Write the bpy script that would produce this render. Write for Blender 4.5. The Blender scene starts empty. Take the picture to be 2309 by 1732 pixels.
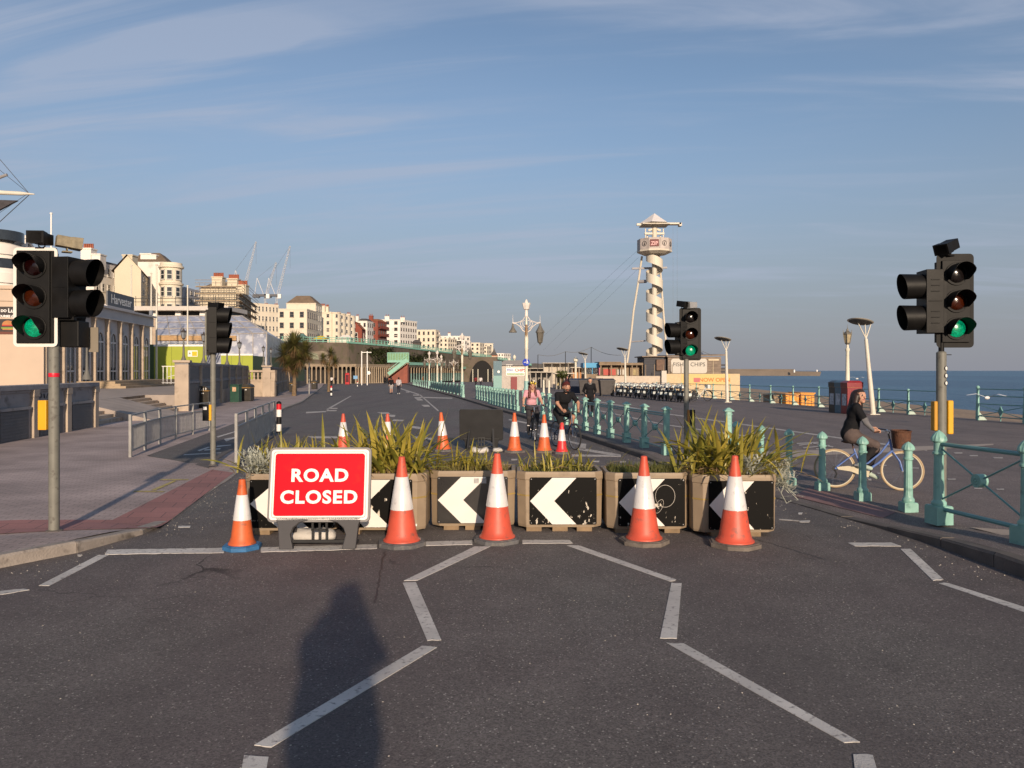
import bpy, math, random
import numpy as np
from mathutils import Vector, Matrix
R = math.radians
SC = bpy.context.scene
COL = SC.collection
random.seed(7)

# ------------------------------------------------------------------ camera
F, PW, PH, HY, HC = 1740.0, 2309.0, 1732.0, 836.0, 1.85   # focal length in photo pixels, photo size, horizon row, eye height
cam = bpy.data.cameras.new('camera')
cam.sensor_width = 36.0
cam.lens = 36.0 * F / PW
cam.shift_y = -(PH / 2 - HY) / PW
cam.clip_start = 0.02
cam.clip_end = 60000
cam_o = bpy.data.objects.new('camera', cam)
COL.objects.link(cam_o)
cam_o.location = (0, 0, HC)
cam_o.rotation_euler = (R(90), 0, 0)
SC.camera = cam_o

# ------------------------------------------------------------------ sky, sun, exposure
SUN_AZ, SUN_EL = R(168.3), R(15.2)      # compass style, clockwise from +Y
wd = bpy.data.worlds.new('World')
SC.world = wd
wd.use_nodes = True
nt = wd.node_tree
nt.nodes.clear()
def wn(t, **k):
    n = nt.nodes.new(t)
    for a, b in k.items():
        setattr(n, a, b)
    return n
def lk(a, b):
    nt.links.new(a, b)
def wmath(op, a, b=None):
    n = wn('ShaderNodeMath', operation=op)
    for i, v in enumerate((a, b)):
        if v is None: continue
        if isinstance(v, (int, float)): n.inputs[i].default_value = v
        else: lk(v, n.inputs[i])
    return n.outputs[0]
sky = wn('ShaderNodeTexSky', sky_type='NISHITA')
sky.sun_disc = False
sky.sun_elevation = SUN_EL
sky.sun_rotation = SUN_AZ
sky.air_density = 1.0
sky.dust_density = 0.8
sky.ozone_density = 3.0
tc = wn('ShaderNodeTexCoord')
sep = wn('ShaderNodeSeparateXYZ')
lk(tc.outputs['Generated'], sep.inputs[0])
zc = wmath('MAXIMUM', sep.outputs[2], 0.02)
zz = wmath('ADD', zc, 0.16)
cx = wmath('DIVIDE', sep.outputs[0], zz)
cy = wmath('DIVIDE', sep.outputs[1], zz)
def cloud_layer(sx, sy, rot, det, lo, hi, off):
    a, b = math.cos(rot), math.sin(rot)
    u = wmath('ADD', wmath('MULTIPLY', cx, a), wmath('MULTIPLY', cy, b))
    v = wmath('SUBTRACT', wmath('MULTIPLY', cy, a), wmath('MULTIPLY', cx, b))
    cmb = wn('ShaderNodeCombineXYZ')
    lk(wmath('MULTIPLY', u, sx), cmb.inputs[0])
    lk(wmath('MULTIPLY', v, sy), cmb.inputs[1])
    cmb.inputs[2].default_value = off
    nz = wn('ShaderNodeTexNoise')
    nz.inputs['Scale'].default_value = 1.0
    nz.inputs['Detail'].default_value = det
    nz.inputs['Roughness'].default_value = 0.55
    nz.inputs['Distortion'].default_value = 0.9
    lk(cmb.outputs[0], nz.inputs['Vector'])
    mr = wn('ShaderNodeMapRange')
    mr.interpolation_type = 'SMOOTHSTEP'
    mr.inputs['From Min'].default_value = lo
    mr.inputs['From Max'].default_value = hi
    lk(nz.outputs['Fac'], mr.inputs['Value'])
    return mr.outputs['Result']
c1 = cloud_layer(0.70, 4.2, R(-10), 10, 0.40, 0.70, 3.1)     # thin cirrus streaks
c2 = cloud_layer(0.26, 0.75, R(9), 6, 0.36, 0.68, 11.7)      # broad milky veils
cl = wmath('ADD', wmath('ADD', wmath('MULTIPLY', wmath('MULTIPLY', c1, c2), 0.62), wmath('MULTIPLY', c2, 0.10)), wmath('MULTIPLY', wmath('MULTIPLY', c1, c1), 0.30))
cf = wn('ShaderNodeMapRange'); cf.interpolation_type = 'SMOOTHSTEP'
cf.inputs['From Min'].default_value = 0.02; cf.inputs['From Max'].default_value = 0.13
lk(sep.outputs[2], cf.inputs['Value'])
cl = wmath('MULTIPLY', wmath('MINIMUM', cl, 0.60), cf.outputs[0])
hs = wn('ShaderNodeHueSaturation')
hs.inputs['Saturation'].default_value = 0.88
lk(sky.outputs[0], hs.inputs['Color'])
# mauve-grey sea haze low all round the horizon
hz = wn('ShaderNodeMapRange'); hz.interpolation_type = 'SMOOTHSTEP'
hz.inputs['From Min'].default_value = 0.36; hz.inputs['From Max'].default_value = -0.02
lk(sep.outputs[2], hz.inputs['Value'])
mh = wn('ShaderNodeMix', data_type='RGBA')
lk(wmath('MULTIPLY', hz.outputs[0], 0.92), mh.inputs[0])
lk(hs.outputs[0], mh.inputs[6])
mh.inputs[7].default_value = (2.35, 2.42, 2.85, 1)
mc = wn('ShaderNodeMix', data_type='RGBA')
lk(cl, mc.inputs[0])
lk(mh.outputs[2], mc.inputs[6])
mc.inputs[7].default_value = (3.5, 3.95, 5.0, 1)
bg = wn('ShaderNodeBackground')
bg.inputs['Strength'].default_value = 0.108
lk(mc.outputs[2], bg.inputs['Color'])
wo = wn('ShaderNodeOutputWorld')
lk(bg.outputs[0], wo.inputs[0])

sun = bpy.data.lights.new('sun', 'SUN')
sun.energy = 4.6
sun.angle = R(0.9)
sun.color = (1.0, 0.80, 0.60)
sun_o = bpy.data.objects.new('sun', sun)
COL.objects.link(sun_o)
TS = Vector((math.sin(SUN_AZ) * math.cos(SUN_EL), math.cos(SUN_AZ) * math.cos(SUN_EL), math.sin(SUN_EL)))
sun_o.rotation_euler = TS.to_track_quat('Z', 'Y').to_euler()
sun_o.location = (10, -30, 40)
SC.view_settings.view_transform = 'Standard'
SC.view_settings.look = 'None'
SC.view_settings.exposure = 0.12
SC.view_settings.gamma = 1.0
SC.cycles.max_bounces = 6
SC.cycles.diffuse_bounces = 3
SC.cycles.glossy_bounces = 3
SC.cycles.transmission_bounces = 4
SC.cycles.transparent_max_bounces = 6

# ------------------------------------------------------------------ helpers
def gz(y):
    """road level: the ground falls gently away from the camera"""
    return -0.007 * min(y, 230.0)
DZ = 0.085                     # pavement and promenade above the road
def P(px, py, dz=0.0):
    """ground point that the photo shows at (px, py)"""
    d = (HC - dz) / ((py - HY) / F - 0.007)
    return Vector(((px - PW / 2) / F * d, d, gz(d) + dz))
def Q(px, py, d):
    return Vector(((px - PW / 2) / F * d, d, HC - (py - HY) / F * d))
def lerp(a, b, t):
    return a + (b - a) * t
def knots(tab, y):
    if y <= tab[0][0]: return tab[0][1]
    for (a, va), (b, vb) in zip(tab, tab[1:]):
        if y <= b: return lerp(va, vb, (y - a) / (b - a))
    return tab[-1][1]

class MB:
    """collects shapes into one mesh"""
    def __init__(s):
        s.v, s.f, s.m, s.s = [], [], [], []
        s.mi = 0; s.sm = False; s.X = Matrix.Identity(4)
    def mat(s, i): s.mi = i; return s
    def at(s, loc=(0, 0, 0), rz=0, rx=0, ry=0, sc=1.0):
        s.X = Matrix.Translation(Vector(loc)) @ Matrix.Rotation(rz, 4, 'Z') @ Matrix.Rotation(ry, 4, 'Y') @ Matrix.Rotation(rx, 4, 'X') @ Matrix.Scale(sc, 4)
        return s
    def add(s, vs, fs, sm=False):
        o = len(s.v)
        s.v += [s.X @ Vector(v) for v in vs]
        for f in fs:
            s.f.append([i + o for i in f]); s.m.append(s.mi); s.s.append(sm)
        return s
    def bx(s, x0, x1, y0, y1, z0, z1):
        vs = [(x0, y0, z0), (x1, y0, z0), (x1, y1, z0), (x0, y1, z0), (x0, y0, z1), (x1, y0, z1), (x1, y1, z1), (x0, y1, z1)]
        return s.add(vs, [(0, 3, 2, 1), (4, 5, 6, 7), (0, 1, 5, 4), (1, 2, 6, 5), (2, 3, 7, 6), (3, 0, 4, 7)])
    def cb(s, c, sz):
        return s.bx(c[0] - sz[0] / 2, c[0] + sz[0] / 2, c[1] - sz[1] / 2, c[1] + sz[1] / 2, c[2] - sz[2] / 2, c[2] + sz[2] / 2)
    def cyl(s, p0, p1, r0, r1=None, n=10, caps=True):
        r1 = r0 if r1 is None else r1
        p0, p1 = Vector(p0), Vector(p1)
        d = (p1 - p0).normalized()
        a = d.orthogonal().normalized(); b = d.cross(a)
        vs = []
        for p, r in ((p0, r0), (p1, r1)):
            for i in range(n):
                t = 2 * math.pi * i / n
                vs.append(p + a * (r * math.cos(t)) + b * (r * math.sin(t)))
        s.add(vs, [(i, (i + 1) % n, n + (i + 1) % n, n + i) for i in range(n)], True)
        if caps:
            s.add(vs[:n], [tuple(range(n - 1, -1, -1))]); s.add(vs[n:], [tuple(range(n))])
        return s
    def bar(s, p0, p1, w, h=None, up=(0, 0, 1)):
        """square bar between two points"""
        h = w if h is None else h
        p0, p1 = Vector(p0), Vector(p1)
        d = (p1 - p0).normalized(); u = Vector(up)
        if abs(d.dot(u)) > 0.98: u = Vector((0, 1, 0))
        a = d.cross(u).normalized() * (w / 2); b = a.cross(d).normalized() * (h / 2)
        vs = [p + i * a + j * b for p in (p0, p1) for i, j in ((-1, -1), (1, -1), (1, 1), (-1, 1))]
        return s.add(vs, [(0, 1, 2, 3), (7, 6, 5, 4), (0, 4, 5, 1), (1, 5, 6, 2), (2, 6, 7, 3), (3, 7, 4, 0)])
    def tube(s, pts, r, n=8, closed=False):
        pts = [Vector(p) for p in pts]; k = len(pts)
        rs = r if isinstance(r, (list, tuple)) else [r] * k
        tan = []
        for i in range(k):
            if closed: t = pts[(i + 1) % k] - pts[i - 1]
            else: t = pts[min(i + 1, k - 1)] - pts[max(i - 1, 0)]
            tan.append(t.normalized())
        a = tan[0].orthogonal().normalized(); vs = []
        for i in range(k):
            a = (a - tan[i] * a.dot(tan[i])).normalized(); b = tan[i].cross(a)
            for j in range(n):
                t = 2 * math.pi * j / n
                vs.append(pts[i] + (a * math.cos(t) + b * math.sin(t)) * rs[i])
        fs = []
        for i in range(k if closed else k - 1):
            i2 = (i + 1) % k
            for j in range(n):
                fs.append((i * n + j, i * n + (j + 1) % n, i2 * n + (j + 1) % n, i2 * n + j))
        s.add(vs, fs, True)
        if not closed:
            s.add(vs[:n], [tuple(range(n - 1, -1, -1))]); s.add(vs[-n:], [tuple(range(n))])
        return s
    def lathe(s, prof, n=16, c=(0, 0, 0), flute=None, sm=True, ang=0.0):
        """profile [(r, z)]; flute(i_ring, angle) -> radius factor"""
        vs = []
        for k, (r, z) in enumerate(prof):
            for i in range(n):
                t = 2 * math.pi * i / n + ang
                q = r * (flute(k, i) if flute else 1)
                vs.append((c[0] + q * math.cos(t), c[1] + q * math.sin(t), c[2] + z))
        fs = []
        for k in range(len(prof) - 1):
            for i in range(n):
                fs.append((k * n + i, k * n + (i + 1) % n, (k + 1) * n + (i + 1) % n, (k + 1) * n + i))
        s.add(vs, fs, sm)
        s.add(vs[:n], [tuple(range(n - 1, -1, -1))]); s.add(vs[-n:], [tuple(range(n))])
        return s
    def prism(s, poly, z0, z1):
        n = len(poly)
        vs = [(x, y, z0) for x, y in poly] + [(x, y, z1) for x, y in poly]
        return s.add(vs, [tuple(range(n - 1, -1, -1)), tuple(range(n, 2 * n))] + [(i, (i + 1) % n, n + (i + 1) % n, n + i) for i in range(n)])
    def xprism(s, poly, y0, y1):
        """poly in the x-z plane, extruded along y"""
        n = len(poly)
        vs = [(x, y0, z) for x, z in poly] + [(x, y1, z) for x, z in poly]
        return s.add(vs, [tuple(range(n)), tuple(range(2 * n - 1, n - 1, -1))] + [(i, n + i, n + (i + 1) % n, (i + 1) % n) for i in range(n)])
    def sph(s, c, r, nu=12, nv=8):
        r = (r, r, r) if isinstance(r, (int, float)) else r
        vs, fs = [], []
        for j in range(nv + 1):
            th = math.pi * j / nv
            for i in range(nu):
                ph = 2 * math.pi * i / nu
                vs.append((c[0] + r[0] * math.sin(th) * math.cos(ph), c[1] + r[1] * math.sin(th) * math.sin(ph), c[2] - r[2] * math.cos(th)))
        for j in range(nv):
            for i in range(nu):
                fs.append((j * nu + i, j * nu + (i + 1) % nu, (j + 1) * nu + (i + 1) % nu, (j + 1) * nu + i))
        return s.add(vs, fs, True)
    def ring(s, c, ro, ri, h, n=24, axis='z'):
        """flat washer / short pipe"""
        vs = []
        for z in (-h / 2, h / 2):
            for r in (ro, ri):
                for i in range(n):
                    t = 2 * math.pi * i / n; a, b = r * math.cos(t), r * math.sin(t)
                    vs.append({'z': (c[0] + a, c[1] + b, c[2] + z), 'y': (c[0] + a, c[1] + z, c[2] + b), 'x': (c[0] + z, c[1] + a, c[2] + b)}[axis])
        fs = []
        for i in range(n):
            j = (i + 1) % n
            fs += [(i, j, 2 * n + j, 2 * n + i), (n + j, n + i, 3 * n + i, 3 * n + j), (2 * n + i, 2 * n + j, 3 * n + j, 3 * n + i), (j, i, n + i, n + j)]
        return s.add(vs, fs, False)
    def mesh(s, name, mats):
        me = bpy.data.meshes.new(name)
        me.from_pydata([tuple(v) for v in s.v], [], s.f)
        for m in (mats if isinstance(mats, (list, tuple)) else [mats]):
            me.materials.append(m)
        me.polygons.foreach_set('material_index', s.m)
        me.polygons.foreach_set('use_smooth', s.s)
        if any(s.s):
            try: me.set_sharp_from_angle(angle=R(40))
            except Exception: pass
        me.update()
        return me
    def build(s, name, mats, parent=None, loc=(0, 0, 0), rz=0.0, bevel=0.0, fix=False):
        me = s.mesh(name, mats)
        if fix: fixn(me)
        return put(me, name, parent, loc, rz, bevel)
import bmesh
def fixn(me):
    b = bmesh.new(); b.from_mesh(me)
    bmesh.ops.recalc_face_normals(b, faces=b.faces)
    b.to_mesh(me); b.free()
def put(me, name, parent=None, loc=(0, 0, 0), rz=0.0, bevel=0.0):
    o = bpy.data.objects.new(name, me)
    COL.objects.link(o)
    o.location = loc
    o.rotation_euler = (0, 0, rz)
    if parent is not None: o.parent = parent
    if bevel:
        md = o.modifiers.new('bevel', 'BEVEL'); md.width = bevel; md.segments = 2; md.limit_method = 'ANGLE'; md.angle_limit = R(40)
    return o
def tag(o, label, cat, group=None):
    o['label'] = label; o['category'] = cat
    if group: o['group'] = group
    return o
def thing(name, label, cat, loc=(0, 0, 0), rz=0.0, group=None):
    o = bpy.data.objects.new(name, None)
    COL.objects.link(o)
    o.empty_display_size = 0.2
    o.location = loc; o.rotation_euler = (0, 0, rz)
    return tag(o, label, cat, group)
def structure(o):
    o['kind'] = 'structure'; return o
KIDS = {}
def dup(root, loc, rz=None, label=None, group=None, parent=None):
    r = root.copy(); COL.objects.link(r)
    if loc is not None: r.location = loc
    if rz is not None: r.rotation_euler = (0, 0, rz)
    if label: r['label'] = label
    if group: r['group'] = group
    if parent is not None: r.parent = parent
    for ch in [o for o in COL.objects if o.parent == root]:
        dup(ch, None, None, None, None, r)
    return r

# ------------------------------------------------------------------ materials
MATS = {}
def lin(c):
    return tuple((x / 12.92 if x <= 0.04045 else ((x + 0.055) / 1.055) ** 2.4) for x in (v / 255.0 for v in c))
def M(name, col, rough=0.6, metal=0.0, var=0.12, scale=4.0, bump=0.0, bscale=60.0, spec=0.5, col2=None, patch=(0.5, 0.7), pscale=None, coat=0.0, trans=0.0):
    """procedural painted / weathered surface: base colour broken by two noises, optional second colour in patches, optional relief"""
    if name in MATS: return MATS[name]
    m = bpy.data.materials.new(name); m.use_nodes = True
    t = m.node_tree; N = t.nodes; b = N['Principled BSDF']
    b.inputs['Roughness'].default_value = rough
    b.inputs['Metallic'].default_value = metal
    b.inputs['Specular IOR Level'].default_value = spec
    if coat: b.inputs['Coat Weight'].default_value = coat
    co = N.new('ShaderNodeTexCoord'); oi = N.new('ShaderNodeObjectInfo')
    ad = N.new('ShaderNodeVectorMath'); ad.operation = 'MULTIPLY_ADD'
    t.links.new(oi.outputs['Random'], ad.inputs[0]); ad.inputs[1].default_value = (17, 9, 5)
    t.links.new(co.outputs['Object'], ad.inputs[2])
    def noise(s, det=4):
        n = N.new('ShaderNodeTexNoise'); n.inputs['Scale'].default_value = s; n.inputs['Detail'].default_value = det
        t.links.new(ad.outputs[0], n.inputs['Vector']); return n
    c = tuple(col) + (1,)
    if var or col2:
        n1 = noise(scale, 6)
        mr = N.new('ShaderNodeMapRange'); mr.inputs['From Min'].default_value = 0.3; mr.inputs['From Max'].default_value = 0.7
        mr.inputs['To Min'].default_value = 1 - var; mr.inputs['To Max'].default_value = 1 + var
        t.links.new(n1.outputs['Fac'], mr.inputs['Value'])
        mx = N.new('ShaderNodeMix'); mx.data_type = 'RGBA'; mx.blend_type = 'MULTIPLY'; mx.inputs[0].default_value = 1
        mx.inputs[6].default_value = c
        t.links.new(mr.outputs[0], mx.inputs[7])
        out = mx.outputs[2]
        if col2:
            n2 = noise(pscale or scale * 2.3, 8)
            r2 = N.new('ShaderNodeMapRange'); r2.inputs['From Min'].default_value = patch[0]; r2.inputs['From Max'].default_value = patch[1]
            t.links.new(n2.outputs['Fac'], r2.inputs['Value'])
            m2 = N.new('ShaderNodeMix'); m2.data_type = 'RGBA'
            t.links.new(r2.outputs[0], m2.inputs[0]); t.links.new(out, m2.inputs[6]); m2.inputs[7].default_value = tuple(col2) + (1,)
            out = m2.outputs[2]
        t.links.new(out, b.inputs['Base Color'])
        r3 = N.new('ShaderNodeMapRange'); r3.inputs['To Min'].default_value = max(0, rough - 0.08); r3.inputs['To Max'].default_value = min(1, rough + 0.08)
        t.links.new(n1.outputs['Fac'], r3.inputs['Value']); t.links.new(r3.outputs[0], b.inputs['Roughness'])
    else:
        b.inputs['Base Color'].default_value = c
    if bump:
        n3 = noise(bscale, 5); bp = N.new('ShaderNodeBump'); bp.inputs['Strength'].default_value = bump; bp.inputs['Distance'].default_value = 0.02
        t.links.new(n3.outputs['Fac'], bp.inputs['Height']); t.links.new(bp.outputs[0], b.inputs['Normal'])
    if trans:
        b.inputs['Transmission Weight'].default_value = trans
    MATS[name] = m
    return m
def EM(name, col, strength, base=(0.02, 0.02, 0.02)):
    if name in MATS: return MATS[name]
    m = bpy.data.materials.new(name); m.use_nodes = True
    b = m.node_tree.nodes['Principled BSDF']
    b.inputs['Base Color'].default_value = tuple(base) + (1,)
    b.inputs['Roughness'].default_value = 0.25
    b.inputs['Emission Color'].default_value = tuple(col) + (1,)
    b.inputs['Emission Strength'].default_value = strength
    MATS[name] = m
    return m
def TXT(s, name, mat, size, parent=None, loc=(0, 0, 0), rot=(R(90), 0, 0), bold=0.0, ext=0.002, align='CENTER', sx=1.0, gap=1.0):
    """lettering as a thin mesh"""
    cu = bpy.data.curves.new('lettering', 'FONT')
    cu.body = s; cu.size = size; cu.extrude = ext; cu.offset = bold; cu.align_x = align; cu.align_y = 'CENTER'; cu.resolution_u = 4; cu.space_character = gap
    to = bpy.data.objects.new('lettering', cu); COL.objects.link(to)
    bpy.context.view_layer.update()
    me = bpy.data.meshes.new_from_object(to.evaluated_get(bpy.context.evaluated_depsgraph_get()))
    bpy.data.objects.remove(to)
    me.transform(Matrix.Scale(sx, 4, (1, 0, 0)))
    me.materials.clear(); me.materials.append(mat)
    o = put(me, name, parent, loc)
    o.rotation_euler = rot
    return o

black_plastic = M('black_plastic', (0.009, 0.009, 0.010), 0.42, var=0.25, scale=9, spec=0.25)
grey_pole = M('grey_pole', (0.17, 0.165, 0.14), 0.55, var=0.12, scale=8, col2=(0.10, 0.09, 0.075), patch=(0.58, 0.72))
white_paint = M('white_paint', (0.78, 0.76, 0.72), 0.5, var=0.05, scale=6)
cream_metal = M('cream_metal', (0.66, 0.62, 0.50), 0.5, var=0.08, scale=5)
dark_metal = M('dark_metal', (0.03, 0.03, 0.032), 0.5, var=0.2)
steel = M('steel', (0.35, 0.35, 0.36), 0.35, metal=0.8, var=0.1)
galv = M('galvanised', (0.36, 0.35, 0.33), 0.5, metal=0.35, var=0.16, scale=7)
teal = M('teal_paint', (0.235, 0.44, 0.375), 0.45, var=0.14, scale=5, col2=(0.12, 0.25, 0.215), patch=(0.58, 0.72), pscale=8, bump=0.2, bscale=22)
teal_dark = M('teal_rail_paint', (0.15, 0.32, 0.30), 0.42, var=0.12, scale=4)
glass_dark = M('window_glass', (0.025, 0.03, 0.036), 0.08, var=0.3, scale=1.5, spec=0.8)
yellow_box = M('yellow_plastic', (0.72, 0.36, 0.012), 0.4, var=0.06)
# ================================================================== the ground
def asphalt(name, base, tint, grain=1.0, cracks=True):
    m = bpy.data.materials.new(name); m.use_nodes = True
    t = m.node_tree; N = t.nodes; b = N['Principled BSDF']; L = t.links.new
    co = N.new('ShaderNodeTexCoord')
    def noise(s, d=5, r=0.55):
        n = N.new('ShaderNodeTexNoise'); n.inputs['Scale'].default_value = s; n.inputs['Detail'].default_value = d; n.inputs['Roughness'].default_value = r
        L(co.outputs['Object'], n.inputs['Vector']); return n.outputs['Fac']
    def mrange(v, a, c, d=0.0, e=1.0):
        n = N.new('ShaderNodeMapRange'); L(v, n.inputs[0])
        for i, x in enumerate((a, c, d, e)): n.inputs[i + 1].default_value = x
        return n.outputs[0]
    def mix(f, a, c, bt='MIX'):
        n = N.new('ShaderNodeMix'); n.data_type = 'RGBA'; n.blend_type = bt
        for i, x in ((0, f), (6, a), (7, c)):
            if isinstance(x, (int, float)): n.inputs[i].default_value = x
            elif isinstance(x, tuple): n.inputs[i].default_value = x + (1,)
            else: L(x, n.inputs[i])
        return n.outputs[2]
    big = mrange(noise(0.22, 5), 0.35, 0.65)
    mid = mrange(noise(1.7, 6), 0.3, 0.7)
    c = mix(big, base, tint)
    c = mix(1.0, c, mix(mid, (0.86, 0.86, 0.86), (1.14, 1.14, 1.14)), 'MULTIPLY')
    # aggregate: every stone its own tone
    vo = N.new('ShaderNodeTexVoronoi'); vo.inputs['Scale'].default_value = 105
    L(co.outputs['Object'], vo.inputs['Vector'])
    sp = N.new('ShaderNodeSeparateColor'); L(vo.outputs['Color'], sp.inputs[0])
    tone = mrange(sp.outputs[0], 0, 1, 0.64, 1.36)
    c = mix(1.0, c, tone, 'MULTIPLY')
    lightst = mrange(sp.outputs[1], 0.972, 0.986, 0, 0.85)
    c = mix(lightst, c, (0.42, 0.39, 0.35))
    # dark tyre-polished bands along the road and stray stains
    mp = N.new('ShaderNodeMapping'); mp.inputs['Scale'].default_value = (1.0, 0.06, 1); mp.inputs['Rotation'].default_value = (0, 0, R(-9))
    L(co.outputs['Object'], mp.inputs['Vector'])
    n2 = N.new('ShaderNodeTexNoise'); n2.inputs['Scale'].default_value = 0.9; n2.inputs['Detail'].default_value = 3
    L(mp.outputs[0], n2.inputs['Vector'])
    c = mix(mrange(n2.outputs['Fac'], 0.46, 0.70, 0, 0.45), c, (base[0] * 0.6, base[1] * 0.6, base[2] * 0.62))
    h = mix(1.0, vo.outputs['Distance'], mrange(noise(260, 3), 0.3, 0.7), 'ADD')
    if cracks:
        vc = N.new('ShaderNodeTexVoronoi'); vc.feature = 'DISTANCE_TO_EDGE'; vc.inputs['Scale'].default_value = 0.21
        wv = N.new('ShaderNodeTexNoise'); wv.inputs['Scale'].default_value = 1.3; wv.inputs['Detail'].default_value = 7
        L(co.outputs['Object'], wv.inputs['Vector'])
        va = N.new('ShaderNodeVectorMath'); va.operation = 'MULTIPLY_ADD'; va.inputs[1].default_value = (1.3, 1.3, 0)
        L(wv.outputs['Color'], va.inputs[0]); L(co.outputs['Object'], va.inputs[2]); L(va.outputs[0], vc.inputs['Vector'])
        cr = mrange(vc.outputs['Distance'], 0.0012, 0.0040, 1, 0)
        gate = mrange(noise(0.5, 3), 0.54, 0.64, 0, 0.75)
        n = N.new('ShaderNodeMath'); n.operation = 'MULTIPLY'; L(cr, n.inputs[0]); L(gate, n.inputs[1])
        c = mix(n.outputs[0], c, (0.012, 0.011, 0.011))
    L(c, b.inputs['Base Color'])
    b.inputs['Roughness'].default_value = 0.82
    b.inputs['Specular IOR Level'].default_value = 0.35
    bp = N.new('ShaderNodeBump'); bp.inputs['Strength'].default_value = 0.55 * grain; bp.inputs['Distance'].default_value = 0.006
    L(h, bp.inputs['Height']); L(bp.outputs[0], b.inputs['Normal'])
    MATS[name] = m
    return m
def paving(name, base, tint, bw, bh, rot=0.0, joint=(0.05, 0.045, 0.04), var=0.18):
    """small-unit paving for surfaces whose units are under the size that can be told apart"""
    m = bpy.data.materials.new(name); m.use_nodes = True
    t = m.node_tree; N = t.nodes; b = N['Principled BSDF']; L = t.links.new
    co = N.new('ShaderNodeTexCoord'); mp = N.new('ShaderNodeMapping'); mp.inputs['Rotation'].default_value = (0, 0, rot)
    L(co.outputs['Object'], mp.inputs['Vector'])
    br = N.new('ShaderNodeTexBrick'); br.inputs['Scale'].default_value = 1.0
    br.inputs['Brick Width'].default_value = bw; br.inputs['Row Height'].default_value = bh; br.inputs['Mortar Size'].default_value = 0.006
    br.inputs['Color1'].default_value = tuple(base) + (1,); br.inputs['Color2'].default_value = tuple(tint) + (1,); br.inputs['Mortar'].default_value = tuple(joint) + (1,)
    L(mp.outputs[0], br.inputs['Vector'])
    n1 = N.new('ShaderNodeTexNoise'); n1.inputs['Scale'].default_value = 0.7; n1.inputs['Detail'].default_value = 7
    L(co.outputs['Object'], n1.inputs['Vector'])
    n2 = N.new('ShaderNodeTexNoise'); n2.inputs['Scale'].default_value = 70; n2.inputs['Detail'].default_value = 3
    L(co.outputs['Object'], n2.inputs['Vector'])
    def mr(v, a, c):
        n = N.new('ShaderNodeMapRange'); L(v, n.inputs[0]); n.inputs[1].default_value = 0.3; n.inputs[2].default_value = 0.7; n.inputs[3].default_value = a; n.inputs[4].default_value = c
        return n.outputs[0]
    k = N.new('ShaderNodeMath'); k.operation = 'MULTIPLY'; L(mr(n1.outputs['Fac'], 1 - var, 1 + var), k.inputs[0]); L(mr(n2.outputs['Fac'], 0.85, 1.15), k.inputs[1])
    mx = N.new('ShaderNodeMix'); mx.data_type = 'RGBA'; mx.blend_type = 'MULTIPLY'; mx.inputs[0].default_value = 1
    L(br.outputs['Color'], mx.inputs[6]); L(k.outputs[0], mx.inputs[7]); L(mx.outputs[2], b.inputs['Base Color'])
    b.inputs['Roughness'].default_value = 0.85
    bp = N.new('ShaderNodeBump'); bp.inputs['Strength'].default_value = 0.35; bp.inputs['Distance'].default_value = 0.006
    L(n2.outputs['Fac'], bp.inputs['Height']); L(bp.outputs[0], b.inputs['Normal'])
    MATS[name] = m
    return m
road_mat = asphalt('road_asphalt', (0.138, 0.116, 0.113), (0.134, 0.124, 0.115))
prom_mat = asphalt('promenade_asphalt', (0.165, 0.137, 0.130), (0.190, 0.155, 0.143), 0.7, False)
pave_mat = paving('pavement_blocks', (0.40, 0.315, 0.292), (0.345, 0.275, 0.256), 0.2, 0.1, R(-9), joint=(0.20, 0.17, 0.158), var=0.27)
red_mat = paving('red_tactile_paving', (0.33, 0.150, 0.135), (0.285, 0.135, 0.122), 0.4, 0.4, R(-14), joint=(0.12, 0.07, 0.065))
plaza_mat = M('plaza_concrete', (0.34, 0.285, 0.245), 0.85, var=0.18, scale=1.2, bump=0.3, bscale=40)
kerb_mat = M('kerb_stone', (0.31, 0.268, 0.232), 0.85, var=0.22, scale=3, col2=(0.12, 0.10, 0.085), patch=(0.55, 0.72), bump=0.4, bscale=45)
kerb_dark = M('kerb_granite', (0.115, 0.098, 0.086), 0.85, var=0.25, scale=3, bump=0.4, bscale=45)
line_mat = M('road_paint', (0.56, 0.53, 0.49), 0.7, var=0.18, scale=2.2, col2=(0.20, 0.18, 0.17), patch=(0.56, 0.70), pscale=24, bump=0.4, bscale=110)
line_thin = M('road_paint_worn', (0.48, 0.44, 0.40), 0.75, var=0.15, scale=3, col2=(0.16, 0.14, 0.13), patch=(0.52, 0.70), pscale=18)
line_yellow = M('yellow_road_paint', (0.48, 0.38, 0.10), 0.7, var=0.15, col2=(0.2, 0.17, 0.14), patch=(0.5, 0.7), pscale=14)

XR = [(-25, 5.9), (0, 5.15), (5, 4.78), (7.06, 4.68), (8.4, 4.62), (9.3, 4.48), (10, 4.33), (11.5, 4.04), (15.87, 3.14), (18.7, 2.72), (23.3, 2.04), (34.1, 0.5), (39.4, -0.42), (69.4, -5.3), (162, -21.7), (232, -35)]
XL = [(-25, -17), (0, -7.6), (5, -5.85), (7.48, -4.96), (7.9, -4.62), (8.3, -4.46), (9.02, -4.31), (9.42, -4.27), (11.97, -4.77), (14.3, -5.12), (16.3, -5.75), (25.4, -7.9), (41.4, -12.3), (53, -14.4), (135, -33), (232, -56)]
XS = [(-25, 24.0), (28, 19.45), (54, 17.0), (80, 14.6), (120, 11.0), (232, 2.0)]
HR = [(-25, 0.15), (7.6, 0.15), (9.9, 0.012), (15.9, 0.012), (17.3, 0.12), (300, 0.12)]
HL = [(-25, 0.12), (8.5, 0.12), (9.5, 0.012), (14.9, 0.012), (16.6, 0.12), (300, 0.12)]
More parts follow.
